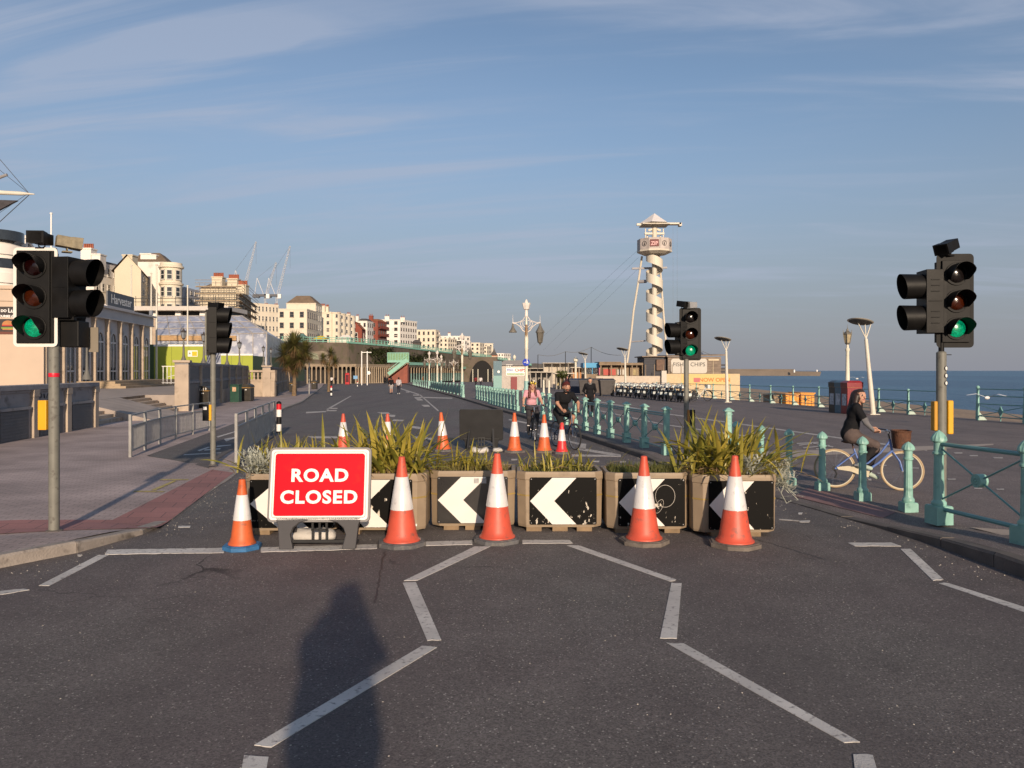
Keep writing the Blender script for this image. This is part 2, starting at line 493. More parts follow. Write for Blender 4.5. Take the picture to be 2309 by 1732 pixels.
xr = lambda y: knots(XR, y)
xl = lambda y: knots(XL, y)
xs = lambda y: knots(XS, y)
YS = [-25, -15, -8, -4, -1, 1, 3, 4, 5, 6, 6.5, 7.06, 7.48, 7.9, 8.3, 8.7, 9.02, 9.3, 9.42, 9.6, 10, 10.7, 11.5, 12, 13, 14.3, 15, 15.87, 16.3, 16.9, 17.5, 18.7, 20, 21.5, 23.3, 25.4, 28, 31, 34.1, 37, 39.4, 41.4, 45, 49, 53, 60, 69.4, 80, 95, 110, 135, 162, 195, 232]
def sheet(cols):
    """cols: list of functions y -> (x, z); a grid of quads along YS"""
    mb = MB(); vs = []; n = len(cols)
    for y in YS:
        for c in cols:
            x, z = c(y); vs.append((x, y, z))
    fs = []
    for j in range(len(YS) - 1):
        for i in range(n - 1):
            fs.append((j * n + i, j * n + i + 1, (j + 1) * n + i + 1, (j + 1) * n + i))
    return mb.add(vs, fs)
structure(sheet([lambda y: (xl(y) - 1.0, gz(y)), lambda y: (lerp(xl(y), xr(y), .5), gz(y)), lambda y: (xr(y) + 1.0, gz(y))]).build('road', road_mat))
KW = 0.15
def prom_h(f):
    return lambda y: (xr(y) + f, gz(y) + lerp(knots(HR, y), DZ, min(1, max(0, (f - KW) / 1.6))) - (0.004 if f <= KW else 0))
promenade = structure(sheet([prom_h(KW), prom_h(0.6), prom_h(1.75), lambda y: (lerp(xr(y), xs(y), .5), gz(y) + DZ), lambda y: (xs(y), gz(y) + DZ), lambda y: (xs(y) + .02, gz(y) + DZ - 0.5), lambda y: (xs(y) + .04, -4.2)]).build('promenade', prom_mat))
def pav_h(f):
    return lambda y: (xl(y) - f, gz(y) + lerp(knots(HL, y), DZ, min(1, max(0, (f - KW) / 1.6))) - (0.004 if f <= KW else 0))
pavement = structure(sheet([lambda y: (-75, gz(y) + DZ), lambda y: (xl(y) - 6, gz(y) + DZ), pav_h(1.75), pav_h(0.6), pav_h(KW)]).build('pavement', pave_mat))

def kerb_run(side, y0, y1, step, mat, root):
    """kerb stones one by one"""
    X, Hk = (xr, HR) if side > 0 else (xl, HL)
    y = y0
    while y < y1:
        ye = min(y + step * random.uniform(0.92, 1.08), y1); g = 0.006; mb = MB()
        a, b = y + g, ye - g; vs = []
        wob = random.uniform(-0.004, 0.004)
        for q in (a, b):
            h = max(0.004, knots(Hk, q) + wob)
            x = X(q); x2 = x + side * KW
            vs += [(x, q, gz(q) - 0.08), (x, q, gz(q) + h * 0.82), (x + side * 0.022, q, gz(q) + h), (x2, q, gz(q) + h), (x2, q, gz(q) - 0.08)]
        fs = [(0, 1, 6, 5), (1, 2, 7, 6), (2, 3, 8, 7), (3, 4, 9, 8), (0, 4, 3, 2, 1), (5, 6, 7, 8, 9)]
        if side < 0: fs = [tuple(reversed(f)) for f in fs]
        mb.add(vs, fs).build('kerb_stone', mat, root)
        y = ye
kr = structure(MB().bx(0, .01, 0, .01, -.2, -.19).build('kerb_right', kerb_dark, None, (4.9, 3, -0.02)))
kl = structure(MB().bx(0, .01, 0, .01, -.2, -.19).build('kerb_left', kerb_mat, None, (-6, 5, -0.02)))
for o in (kr, kl):
    o.location = (0, 0, 0)
    o.data.transform(Matrix.Translation((4.9 if o is kr else -6.0, 3, 0)))
kerb_run(1, 3.0, 42, 0.92, kerb_dark, kr)
kerb_run(1, 42, 130, 3.0, kerb_dark, kr)
kerb_run(-1, 4.5, 42, 0.92, kerb_mat, kl)
kerb_run(-1, 42, 130, 3.0, kerb_mat, kl)

def flat(name, pts, mat, lift=0.004, kind=True):
    """painted or inlaid patch lying on the ground, pts = world (x, y, z)"""
    mb = MB(); n = len(pts)
    mb.add([(p[0], p[1], p[2] + lift) for p in pts], [tuple(range(n))])
    o = mb.build(name, mat, fix=False)
    me = o.data
    if me.polygons[0].normal.z < 0:
        me.flip_normals()
    return structure(o) if kind else o
def G(px, py): return P(px, py)
def paint(quad, mat=None, lift=0.004):
    """thick worn road line: a raised slab with slightly ragged edges, quad in photo pixels"""
    p = [G(*q) for q in quad]
    a, b, c, d = p            # a-b one long side, d-c the other
    n = max(3, int((b - a).length / 0.07)); mb = MB(); top = []
    for i in range(n + 1):
        t = i / n
        u, v = a.lerp(b, t), d.lerp(c, t)
        w = (v - u).normalized()
        u = u + w * random.uniform(-.008, .016); v = v - w * random.uniform(-.008, .016)
        top.append((u, v))
    vs = []
    for u, v in top:
        vs += [(u.x, u.y, u.z + lift), (v.x, v.y, v.z + lift), (u.x, u.y, u.z - 0.002), (v.x, v.y, v.z - 0.002)]
    fs = []
    for i in range(n):
        o = i * 4
        fs += [(o, o + 1, o + 5, o + 4), (o + 2, o, o + 4, o + 6), (o + 1, o + 3, o + 7, o + 5)]
    fs += [(0, 2, 3, 1), (n * 4, n * 4 + 1, n * 4 + 3, n * 4 + 2)]
    o = mb.add(vs, fs).build('road_marking', mat or line_mat, fix=True)
    if o.data.polygons[0].normal.z < 0: o.data.flip_normals()
    return structure(o)
# stop line in front of the planters and its continuation
for q in [((243, 1240), (505, 1236), (505, 1247), (236, 1251)), ((588, 1235), (850, 1228), (850, 1238), (588, 1246)),
          ((960, 1222), (1065, 1219), (1065, 1228), (960, 1231)), ((1178, 1218), (1284, 1218), (1292, 1226), (1178, 1226)),
          ((222, 1252), (245, 1252), (112, 1321), (86, 1322)), ((0, 1334), (52, 1328), (68, 1331), (0, 1342)),
          # zig-zag of the crossing, left branch
          ((1070, 1233), (1105, 1233), (940, 1310), (911, 1310)), ((908, 1314), (938, 1314), (995, 1444), (964, 1446)),
          ((952, 1457), (984, 1461), (612, 1686), (572, 1682)), ((550, 1706), (606, 1706), (596, 1760), (540, 1760)),
          # right branch
          ((1277, 1230), (1304, 1230), (1526, 1308), (1512, 1312)), ((1514, 1315), (1537, 1316), (1526, 1441), (1488, 1441)),
          ((1503, 1450), (1540, 1451), (1942, 1676), (1908, 1678)), ((1924, 1703), (1968, 1703), (1984, 1760), (1930, 1760)),
          # right edge
          ((1911, 1224), (2010, 1224), (2032, 1232), (1928, 1232)), ((2030, 1238), (2053, 1238), (2128, 1308), (2104, 1310)),
          ((2115, 1315), (2136, 1315), (2340, 1379), (2340, 1391))]:
    paint(q)
# lines between the barrier and the far road
for q in [((1302, 1009), (1400, 1025), (1390, 1028), (1300, 1014)), ((1289, 1025), (1400, 1026), (1400, 1030), (1289, 1029)),
          ((1150, 945), (1300, 975), (1296, 978), (1146, 947)), ((1188, 972), (1310, 1000), (1306, 1003), (1184, 974)),
          ((948, 890), (990, 926), (987, 927), (945, 890)), ((905, 876), (946, 889), (943, 890), (902, 877)),
          ((950, 913), (966, 913), (970, 917), (956, 917)), ((938, 900), (951, 900), (954, 903), (942, 903)),
          ((934, 896), (947, 896), (949, 899), (937, 899)), ((931, 890), (944, 890), (946, 892), (932, 892)),
          ((915, 883), (922, 883), (924, 885), (916, 885)), ((946, 895), (1020, 897), (1020, 899), (946, 897)),
          ((735, 923), (790, 893), (793, 893), (740, 924)), ((690, 929), (735, 927), (735, 929), (690, 932)),
          ((740, 920), (762, 920), (760, 922), (738, 922)), ((738, 925), (760, 925), (758, 927), (735, 927)),
          ((692, 984), (760, 984), (762, 988), (706, 988)), ((850, 930), (876, 930), (880, 933), (860, 933)),
          ((870, 935), (892, 936), (890, 940), (868, 939)), ((888, 946), (912, 947), (908, 950), (884, 949)),
          ((925, 960), (955, 964), (950, 968), (920, 964)), ((935, 984), (978, 988), (975, 992), (930, 988)),
          ((1238, 990), (1250, 980), (1256, 984), (1246, 992)), ((1310, 1000), (1322, 1001), (1320, 1015), (1306, 1012))]:
    paint(q, line_thin, 0.003)
for x, y in ((1160, 1036), (1345, 1040), (1405, 1041), (1090, 1035), (1290, 1040)):
    paint(((x - 7, y - 1), (x + 7, y - 1), (x + 6, y + 2), (x - 7, y + 2)), line_thin, 0.003)
# stray flecks of paint and litter-thin marks on the road
for x, y, w in ((1815, 1176, 12), (416, 1188, 14), (1805, 1158, 5), (180, 1253, 5), (2250, 1214, 4)):
    paint(((x - w, y - 2), (x + w, y - 2), (x + w - 2, y + 2), (x - w, y + 2)), line_mat, 0.003)
paint(((1757, 1170), (1806, 1174), (1806, 1176), (1757, 1172)), line_thin, 0.003)

# left pavement: red tactile band, dark lane between the guard rails, yellow mark
def pz(x, y):
    f = xl(y) - x
    return gz(y) + lerp(knots(HL, y), DZ, min(1, max(0, (f - KW) / 1.6)))
def pavpatch(name, pix, mat, lift=0.005):
    """patch following the pavement: pix given in photo pixels, subdivided so that it hugs the dropped kerb"""
    mb = MB()
    (a, b, c, d) = [P(x, y, 0.06) for x, y in pix]
    n, k = 24, 6; vs = []
    for i in range(n + 1):
        for j in range(k + 1):
            u = a.lerp(b, i / n); v = d.lerp(c, i / n); q = u.lerp(v, j / k)
            vs.append((q.x, q.y, pz(q.x, q.y) + lift))
    fs = [(i * (k + 1) + j, i * (k + 1) + j + 1, (i + 1) * (k + 1) + j + 1, (i + 1) * (k + 1) + j) for i in range(n) for j in range(k)]
    o = mb.add(vs, fs).build(name, mat)
    if o.data.polygons[0].normal.z < 0: o.data.flip_normals()
    return structure(o)
pavpatch('red_paving', ((252, 1170), (478, 1056), (528, 1060), (352, 1188)), red_mat)
pavpatch('red_paving', ((-60, 1182), (252, 1169), (345, 1190), (-60, 1215)), red_mat)
pavpatch('cycle_lane', ((330, 1031), (598, 931), (612, 966), (470, 1054)), road_mat, 0.006)
for q in (((416, 1029), (500, 1026), (497, 1028), (412, 1031)), ((445, 1020), (470, 1012), (474, 1013), (450, 1022)), ((490, 1010), (522, 1008), (520, 1010), (488, 1013)),
          ((505, 994), (530, 990), (530, 993), (510, 1000)), ((488, 988), (530, 976), (530, 978), (492, 990)), ((462, 1018), (498, 1016), (496, 1019), (460, 1021))):
    pavpatch('lane_marking', q, line_mat, 0.010)
for q in (((302, 1107), (372, 1105), (368, 1107), (300, 1109)), ((340, 1104), (392, 1082), (398, 1083), (352, 1104)), ((362, 1081), (426, 1078), (424, 1080), (360, 1083))):
    pavpatch('pavement_marking', q, line_yellow, 0.008)
# promenade: cycle track lines and the paler crossing bands
def prompatch(name, pix, mat, lift=0.005):
    pts = [P(x, y, DZ) for x, y in pix]
    return flat(name, pts, mat, lift)
tan_band = M('pale_tactile', (0.38, 0.315, 0.265), 0.85, var=0.12, scale=3, bump=0.3, bscale=60)
for q in (((1500, 932), (2090, 1014), (2090, 1017), (1500, 934)), ((1500, 957), (1700, 985), (1700, 988), (1500, 959)), ((1350, 905), (1500, 932), (1500, 934), (1350, 907)),
          ((1350, 925), (1500, 957), (1500, 959), (1350, 927))):
    prompatch('cycle_track_line', q, line_thin)
prompatch('tactile_band', ((1700, 1020), (2240, 1001), (2240, 1004), (2060, 1018), (1700, 1034)), tan_band, 0.006)
prompatch('tactile_band', ((2188, 1190), (2309, 1198), (2400, 1222), (2300, 1218)), tan_band, 0.006)
prompatch('tactile_band', ((1762, 1024), (1850, 1021), (1850, 1028), (1775, 1032)), tan_band, 0.008)
for q in (((1800, 1004), (1830, 1000), (1832, 1002), (1802, 1006)), ((1810, 1010), (1870, 1004), (1871, 1006), (1812, 1012)), ((1835, 999), (1880, 1008), (1878, 1010), (1833, 1001)), ((1796, 1000), (1850, 997), (1850, 999), (1797, 1002)),
          ((1840, 1012), (1905, 1015), (1904, 1017), (1840, 1014))):
    prompatch('cycle_symbol', q, line_thin, 0.010)
for x, y, w in ((2160, 1022, 10), (2195, 1028, 10), (2250, 1033, 11), (2060, 1056, 12), (2145, 1081, 10), (2205, 1102, 10), (1990, 1050, 9), (2255, 1104, 9), (1985, 1068, 8)):
    prompatch('track_dash', ((x - w, y - 1), (x + w, y - 1), (x + w, y + 1.5), (x - w + 3, y + 1.5)), line_thin, 0.007)
pr = M('red_prom_paving', (0.26, 0.145, 0.135), 0.85, var=0.15, scale=2, bump=0.3, bscale=60)
def promred(pix, mat, lift=0.006):
    pts = []
    for x, y in pix:
        q = P(x, y, 0.03); f = q.x - xr(q.y)
        z = gz(q.y) + lerp(knots(HR, q.y), DZ, min(1, max(0, (f - KW) / 1.6))); pts.append((q.x, q.y, z))
    flat('red_paving', pts, mat, lift)
promred(((1790, 1118), (1830, 1100), (2020, 1158), (1990, 1168)), pr)

# beach, sea, far land
def beach_mat():
    m = M('beach_shingle', (0.36, 0.255, 0.165), 0.9, var=0.2, scale=0.25, col2=(0.25, 0.18, 0.125), patch=(0.45, 0.65), pscale=3.0, bump=0.6, bscale=9)
    return m
mb = MB()
ysb = [-60, 0, 30, 60, 100, 150, 220, 320, 450]
vs = []
for y in ysb:
    s = knots([(-60, 50), (100, 57), (220, 66), (450, 60)], y)
    vs += [(-4 if y > 180 else xs(max(-25, min(y, 232))) - 0.3, y, -2.45), (30, y, -2.45), (lerp(30, s, .6), y, -2.35), (s, y, -2.98), (s + 30, y, -4.2)]
fs = [(j * 5 + i, j * 5 + i + 1, j * 5 + i + 6, j * 5 + i + 5) for j in range(len(ysb) - 1) for i in range(4)]
structure(mb.add(vs, fs).build('beach', beach_mat()))
def sea_mat():
    m = bpy.data.materials.new('sea_water'); m.use_nodes = True
    t = m.node_tree; N = t.nodes; b = N['Principled BSDF']; L = t.links.new
    co = N.new('ShaderNodeTexCoord')
    mp = N.new('ShaderNodeMapping'); mp.inputs['Scale'].default_value = (0.5, 0.16, 1); mp.inputs['Rotation'].default_value = (0, 0, R(25)); L(co.outputs['Object'], mp.inputs['Vector'])
    n = N.new('ShaderNodeTexNoise'); n.inputs['Scale'].default_value = 0.6; n.inputs['Detail'].default_value = 8; n.inputs['Roughness'].default_value = 0.6; L(mp.outputs[0], n.inputs['Vector'])
    n2 = N.new('ShaderNodeTexNoise'); n2.inputs['Scale'].default_value = 0.02; n2.inputs['Detail'].default_value = 4; L(mp.outputs[0], n2.inputs['Vector'])
    cr = N.new('ShaderNodeValToRGB'); cr.color_ramp.elements[0].color = (0.028, 0.095, 0.175, 1); cr.color_ramp.elements[1].color = (0.055, 0.150, 0.235, 1)
    cr.color_ramp.elements[0].position = 0.42; cr.color_ramp.elements[1].position = 0.58
    L(n2.outputs['Fac'], cr.inputs[0]); L(cr.outputs[0], b.inputs['Base Color'])
    b.inputs['Roughness'].default_value = 0.32; b.inputs['IOR'].default_value = 1.33
    bp = N.new('ShaderNodeBump'); bp.inputs['Strength'].default_value = 1.0; bp.inputs['Distance'].default_value = 1.4
    L(n.outputs['Fac'], bp.inputs['Height']); L(bp.outputs[0], b.inputs['Normal'])
    return m
mb = MB(); mb.add([(40, -3000, -2.9), (32000, -3000, -2.9), (32000, 40000, -2.9), (0, 40000, -2.9), (20, 460, -2.9), (40, 300, -2.9)], [(0, 1, 2, 3, 4, 5)])
structure(mb.build('sea', sea_mat()))
land = M('far_scrub', (0.085, 0.085, 0.05), 0.95, var=0.3, scale=0.03, col2=(0.16, 0.12, 0.085), patch=(0.45, 0.6), pscale=0.09)
mb = MB(); mb.add([(-900, 225, -2.2), (-4, 225, -2.2), (20, 460, -2.4), (60, 900, -2.4), (250, 2600, -2.4), (-2600, 2600, -2.4), (-1400, 225, -2.2)], [(0, 1, 2, 3, 4, 5, 6)])
structure(mb.build('ground', land))
# ground behind and left of everything
mb = MB(); mb.add([(-900, -200, -0.6), (26, -200, -0.6), (26, -24, -0.6), (-74, -24, -0.6), (-74, 232, -2.0), (-900, 232, -2.0)], [(0, 1, 2, 3), (0, 3, 4, 5)])
structure(mb.build('ground', land))

# grit and crumbs swept to the kerbs, scattered flecks: too small to count
rg = random.Random(77); mb = MB()
def crumb(x, y, z, r):
    a = rg.uniform(0, 6.28); c, s_ = math.cos(a) * r, math.sin(a) * r
    mb.add([(x + c, y + s_, z), (x - s_ * .7, y + c * .7, z), (x - c * .8, y - s_, z), (x + s_, y - c * .6, z), (x, y, z + r * .7)], [(0, 1, 4), (1, 2, 4), (2, 3, 4), (3, 0, 4)])
for i in range(520):
    y = rg.uniform(5.5, 20); side = rg.random() < .5
    x = (xr(y) - abs(rg.gauss(0, .35)) - .03) if side else (xl(y) + abs(rg.gauss(0, .35)) + .03)
    crumb(x, y, gz(y) + .001, rg.uniform(.004, .012))
for i in range(420):
    y = rg.uniform(3.2, 14); x = rg.uniform(-.62, .62) * y; x = max(xl(y) + .1, min(xr(y) - .1, x)); crumb(x, y, gz(y) + .001, rg.uniform(.003, .008))
o = mb.build('grit', M('grit', (.42, .38, .33), .8, var=.3)); tag(o, 'pale grit and crumbs scattered on the road and along the kerbs', 'grit'); o['kind'] = 'stuff'
# bitumen seams where the surface has been joined
seam = M('bitumen_seam', (.035, .032, .032), .6, var=.3, scale=8)
def seam_line(pix, w=.018):
    pts = [P(*q) for q in pix]; v = []; n = 14; path = []
    for a, b in zip(pts, pts[1:]):
        for i in range(n): path.append(a.lerp(b, i / n) + Vector((rg.uniform(-.012, .012), 0, 0)))
    path.append(pts[-1])
    for i, p in enumerate(path):
        d = (path[min(i + 1, len(path) - 1)] - path[max(i - 1, 0)]).normalized(); s_ = Vector((-d.y, d.x, 0)) * w * rg.uniform(.35, .7)
        v += [(p.x + s_.x, p.y + s_.y, gz(p.y) + .0025), (p.x - s_.x, p.y - s_.y, gz(p.y) + .0025)]
    o = MB().add(v, [(i * 2, i * 2 + 1, i * 2 + 3, i * 2 + 2) for i in range(len(path) - 1)]).build('road_seam', seam)
    if o.data.polygons[0].normal.z < 0: o.data.flip_normals()
    structure(o)
seam_line(((868, 1244), (856, 1300), (846, 1360)), .016)
seam_line(((1860, 1262), (1700, 1215)), .014)
# ================================================================== cones
cone_orange = M('cone_orange', (0.60, 0.115, 0.030), 0.5, var=0.12, scale=6, col2=(0.26, 0.085, 0.04), patch=(0.57, 0.72), pscale=14, bump=.15, bscale=12)
cone_red = M('cone_red', (0.58, 0.085, 0.045), 0.5, var=0.12, scale=5, col2=(0.30, 0.085, 0.06), patch=(0.57, 0.74), pscale=14, bump=.15, bscale=12)
cone_new = M('cone_scarlet', (0.70, 0.03, 0.035), 0.4, var=0.06, scale=6)
sleeve = M('reflective_sleeve', (0.74, 0.71, 0.68), 0.33, var=0.07, scale=5, col2=(0.50, 0.47, 0.44), patch=(0.60, 0.80), pscale=18, metal=0.15, bump=.25, bscale=9)
base_grey = M('recycled_rubber', (0.115, 0.112, 0.115), 0.8, var=0.25, scale=7, col2=(0.17, 0.155, 0.14), patch=(0.5, 0.65), bump=0.5, bscale=40)
base_blue = M('blue_rubber', (0.035, 0.15, 0.33), 0.7, var=0.18, scale=8, col2=(0.13, 0.13, 0.14), patch=(0.6, 0.7), bump=0.4, bscale=40)
base_brown = M('rubber_brown', (0.15, 0.125, 0.105), 0.85, var=0.25, scale=7, bump=0.5, bscale=40)
def cone(loc, h, label, body, base, rb, bw, rz=0.0, lean=(0, 0), group=None):
    """traffic cone: octagonal slab, flared skirt, tapering body, reflective sleeve, open tip"""
    t = thing('traffic_cone', label, 'traffic cone', loc, rz, group)
    bh = 0.055; c = bw * 0.30; w = bw / 2
    mb = MB()
    oc = [(-w, -w + c), (-w + c, -w), (w - c, -w), (w, -w + c), (w, w - c), (w - c, w), (-w + c, w), (-w, w - c)]
    mb.prism(oc, 0, bh * 0.82)
    mb.prism([(x * .93, y * .93) for x, y in oc], bh * 0.82, bh)
    mb.build('base', base, t, bevel=0.008)
    rt = 0.032
    def rad(z): return lerp(rb, rt, (z - bh) / (h - bh))
    z1, z2 = bh + (h - bh) * 0.37, bh + (h - bh) * 0.76
    b = MB(); n = 28
    b.lathe([(rb * 1.16, bh), (rb * 1.15, bh + .012), (rb * 1.03, bh + .03), (rad(bh + .08), bh + .08), (rad(z1), z1), (rad(z2), z2), (rad(h - .03), h - .03), (rt * 1.15, h - .025), (rt * 1.1, h - .008), (rt * .8, h)], n)
    b.lathe([(rt * .8, h - .0005), (rt * .55, h - .03)], n)
    bo = b.build('body', body, t)
    s = MB()
    s.lathe([(rad(z1) + .001, z1), (rad(z1) + .004, z1 + .003), (rad(z2) + .004, z2 - .003), (rad(z2) + .001, z2)], n)
    so = s.build('reflective_sleeve', sleeve, t)
    for o in (bo, so):
        o.rotation_euler = (lean[0], lean[1], 0)
    return t
def cpos(px, py): return P(px, py)
cone(cpos(546, 1237), 0.745, 'short orange traffic cone on a bright blue rubber base', cone_orange, base_blue, 0.125, 0.38, R(8))
cone(cpos(906, 1229), 0.97, 'tall cone on blue-grey slab right beside the road closed sign', cone_red, base_grey, 0.175, 0.50, R(12))
cone(cpos(1121, 1221), 0.985, 'tall cone on blue-grey slab in front of the planter with a clean mirror-like chevron board', cone_red, base_grey, 0.175, 0.50, R(-6))
cone(cpos(1452, 1224), 0.965, 'tall cone on brown slab before the planter that grows only short grass', cone_red, base_brown, 0.175, 0.52, R(10))
cone(cpos(1657, 1231), 0.985, 'tall cone with cracked sleeve before the planter with silver foliage spilling over its right side', cone_red, base_brown, 0.180, 0.53, R(-9))
bg_ = 'cones standing in a row behind the planters'
cone(cpos(774, 1018), 0.93, 'traffic cone behind the long-leaved planter beside the road closed sign', cone_red, base_grey, 0.17, 0.5, R(5), group=bg_)
cone(cpos(874, 1013), 0.90, 'traffic cone mostly hidden by tall flax leaves behind the planters', cone_red, base_grey, 0.17, 0.5, R(15), group=bg_)
cone(cpos(1000, 1017), 0.96, 'leaning traffic cone just left of the black back of a road sign', cone_orange, base_grey, 0.165, 0.5, R(25), (0, R(-4)), group=bg_)
cone(cpos(1160, 1020), 0.96, 'bright orange cone just right of the black back of a road sign', cone_orange, base_grey, 0.165, 0.5, R(5), group=bg_)
cone(cpos(1227, 1020), 0.92, 'orange cone between the helmeted rider and the rider in black', cone_orange, base_brown, 0.165, 0.5, R(20), group=bg_)
cone(cpos(1267, 1023), 0.74, 'short scarlet cone in front of the black-shirted cyclist', cone_new, base_grey, 0.13, 0.4, R(20), group=bg_)

# ================================================================== road closed sign and its twin seen from behind
sign_red = M('sign_red', (0.62, 0.003, 0.014), 0.5, spec=0.12, var=0.05, scale=3, col2=(0.58, 0.022, 0.014), patch=(0.60, 0.80), pscale=4)
sign_white = M('sign_white', (0.84, 0.80, 0.74), 0.4, var=0.04)
frame_grey = M('sign_frame_grey', (0.040, 0.038, 0.042), 0.55, var=0.15)
frame_black = M('sign_frame_black', (0.013, 0.013, 0.014), 0.5, var=0.2)
sand_white = M('sandbag_white', (0.52, 0.49, 0.45), 0.8, var=0.14, scale=6, bump=0.5, bscale=22)
def rrect(w, h, r, n=5, cx=0.0, cz=0.0):
    pts = []
    for sx, sz, a0 in ((1, -1, -90), (1, 1, 0), (-1, 1, 90), (-1, -1, 180)):
        for i in range(n + 1):
            a = R(a0 + 90 * i / n)
            pts.append((cx + sx * (w / 2 - r) + r * math.cos(a), cz + sz * (h / 2 - r) + r * math.sin(a)))
    return pts
def closed_sign(loc, rz, label, group, w=1.05, h=0.75, front=True, leg=0.33, fr=frame_grey, rim=None):
    t = thing('road_sign', label, 'road sign', loc, rz, group)
    tilt = R(-9)
    e = []
    cz = leg + h / 2 - 0.02
    def tilted(o):
        o.rotation_euler = (tilt, 0, 0); o.location = (0, 0, 0); return o
    f = MB(); f.xprism(rrect(w + .05, h + .05, .05, cz=cz), -0.012, 0.028)
    tilted(f.build('panel_frame', rim or fr, t, bevel=0.006))
    p = MB(); p.xprism(rrect(w, h, .035, cz=cz), -0.020, -0.010)
    tilted(p.build('white_plate', sign_white, t))
    k = MB()
    o, i = rrect(w - .045, h - .045, .03, cz=cz), rrect(w - .053, h - .053, .027, cz=cz)
    n = len(o)
    k.add([(x, -0.0215, z) for x, z in o] + [(x, -0.0215, z) for x, z in i], [(a, (a + 1) % n, n + (a + 1) % n, n + a) for a in range(n)])
    tilted(k.build('plate_line', fr, t))
    r_ = MB(); r_.xprism(rrect(w - .085, h - .085, .03, cz=cz), -0.0235, -0.0195)
    tilted(r_.build('red_face', sign_red, t))
    for s, z, q in (('ROAD', cz + .092, .186), ('CLOSED', cz - .140, .186)):
        o = TXT(s, 'lettering', sign_white, q, t, bold=0.0068, ext=0.001, sx=1.10, gap=1.13)
        mm = Matrix.Rotation(tilt, 4, 'X') @ Matrix.Translation((0, -0.0255, z)) @ Matrix.Rotation(R(90), 4, 'X')
        o.matrix_local = mm
    # moulded legs with an arched web between them
    lx = w / 2 - .17
    a = MB(); top = leg + .01
    poly = [(-lx - .085, 0), (-lx + .075, 0), (-lx + .06, top * .45), (-lx + .085, top * .66), (-lx + .15, top * .82), (-lx + .25, top * .90),
            (lx - .25, top * .90), (lx - .15, top * .82), (lx - .085, top * .66), (lx - .06, top * .45), (lx - .075, 0), (lx + .085, 0), (lx + .075, top * .75), (lx + .11, top * 1.0), (-lx - .11, top * 1.0), (-lx - .075, top * .75)]
    poly = [(x * (0.92 if z < .05 else 1), z) for x, z in poly]
    a.xprism(poly, -0.02, 0.05)
    tilted(a.build('leg_frame', fr, t, bevel=0.008))
    for sx in (-1, 1):
        b = MB(); b.bar((sx * lx, .02, .02), (sx * lx, .05 + .30, .02), .05, .03); b.bar((sx * (lx - .03), .36, 0), (sx * (lx - .06), .09, leg + .25), .045, .035)
        b.build('rear_leg', fr, t)
    g = MB()
    for dx in (-.075, 0, .075): g.bar((dx, .10, .05), (dx, .10, leg + .02), .022, .02)
    for z in (.06, .19, .30): g.bar((-.09, .10, z), (.09, .10, z), .02, .02)
    g.bar((-lx, .06, .075), (lx, .06, .075), .02, .03)
    g.build('handle', frame_black, t)
    return t
s1 = P(716, 1239)
closed_sign(s1, R(1.0), 'red and white road closed sign standing before the planters', None, rim=M('sign_frame_rim', (0.20, 0.19, 0.185), 0.5, var=0.1))
s2 = P(1086, 1013)
closed_sign(s2, R(180 - 2), 'black back of a freestanding road sign beyond the planters', None, fr=frame_black, leg=0.28)
def sandbag(loc, rz, lx, ly, lz, label, sag=0.0):
    mb = MB(); nu, nv = 22, 12; vs = []; fs = []
    rnd = random.Random(int(loc[0] * 100))
    for j in range(nv + 1):
        th = math.pi * j / nv
        for i in range(nu):
            ph = 2 * math.pi * i / nu
            x = math.cos(th); r = math.sin(th) ** 0.45
            y = r * math.cos(ph); z = r * math.sin(ph)
            pin = 1 - 0.35 * abs(x) ** 3
            k = 1 + rnd.uniform(-.05, .05)
            zz = (z * 0.5 + 0.5) * lz * pin * k * (1 - sag * math.cos(x * 3))
            vs.append((x * lx / 2, y * ly / 2 * k * (1 + .08 * math.sin(x * 9)), max(0.0, zz)))
    for j in range(nv):
        for i in range(nu):
            fs.append((j * nu + i, (j + 1) * nu + i, (j + 1) * nu + (i + 1) % nu, j * nu + (i + 1) % nu))
    mb.add(vs, fs, True)
    return tag(mb.build('sandbag', sand_white, None, loc, rz), label, 'sandbag')
q = P(705, 1222); sandbag(q, R(4), 0.52, 0.24, 0.17, 'white sandbag slumped between the legs of the road closed sign', 0.15)
q = P(1088, 1020); sandbag((q.x - .05, q.y - .3, q.z), R(-6), 0.42, 0.25, 0.17, 'larger white sandbag before the black-backed sign', 0.3)
q = P(1122, 1018); sandbag((q.x, q.y - .2, q.z), R(12), 0.24, 0.2, 0.12, 'smaller white sandbag end beside the black-backed sign', 0.1)

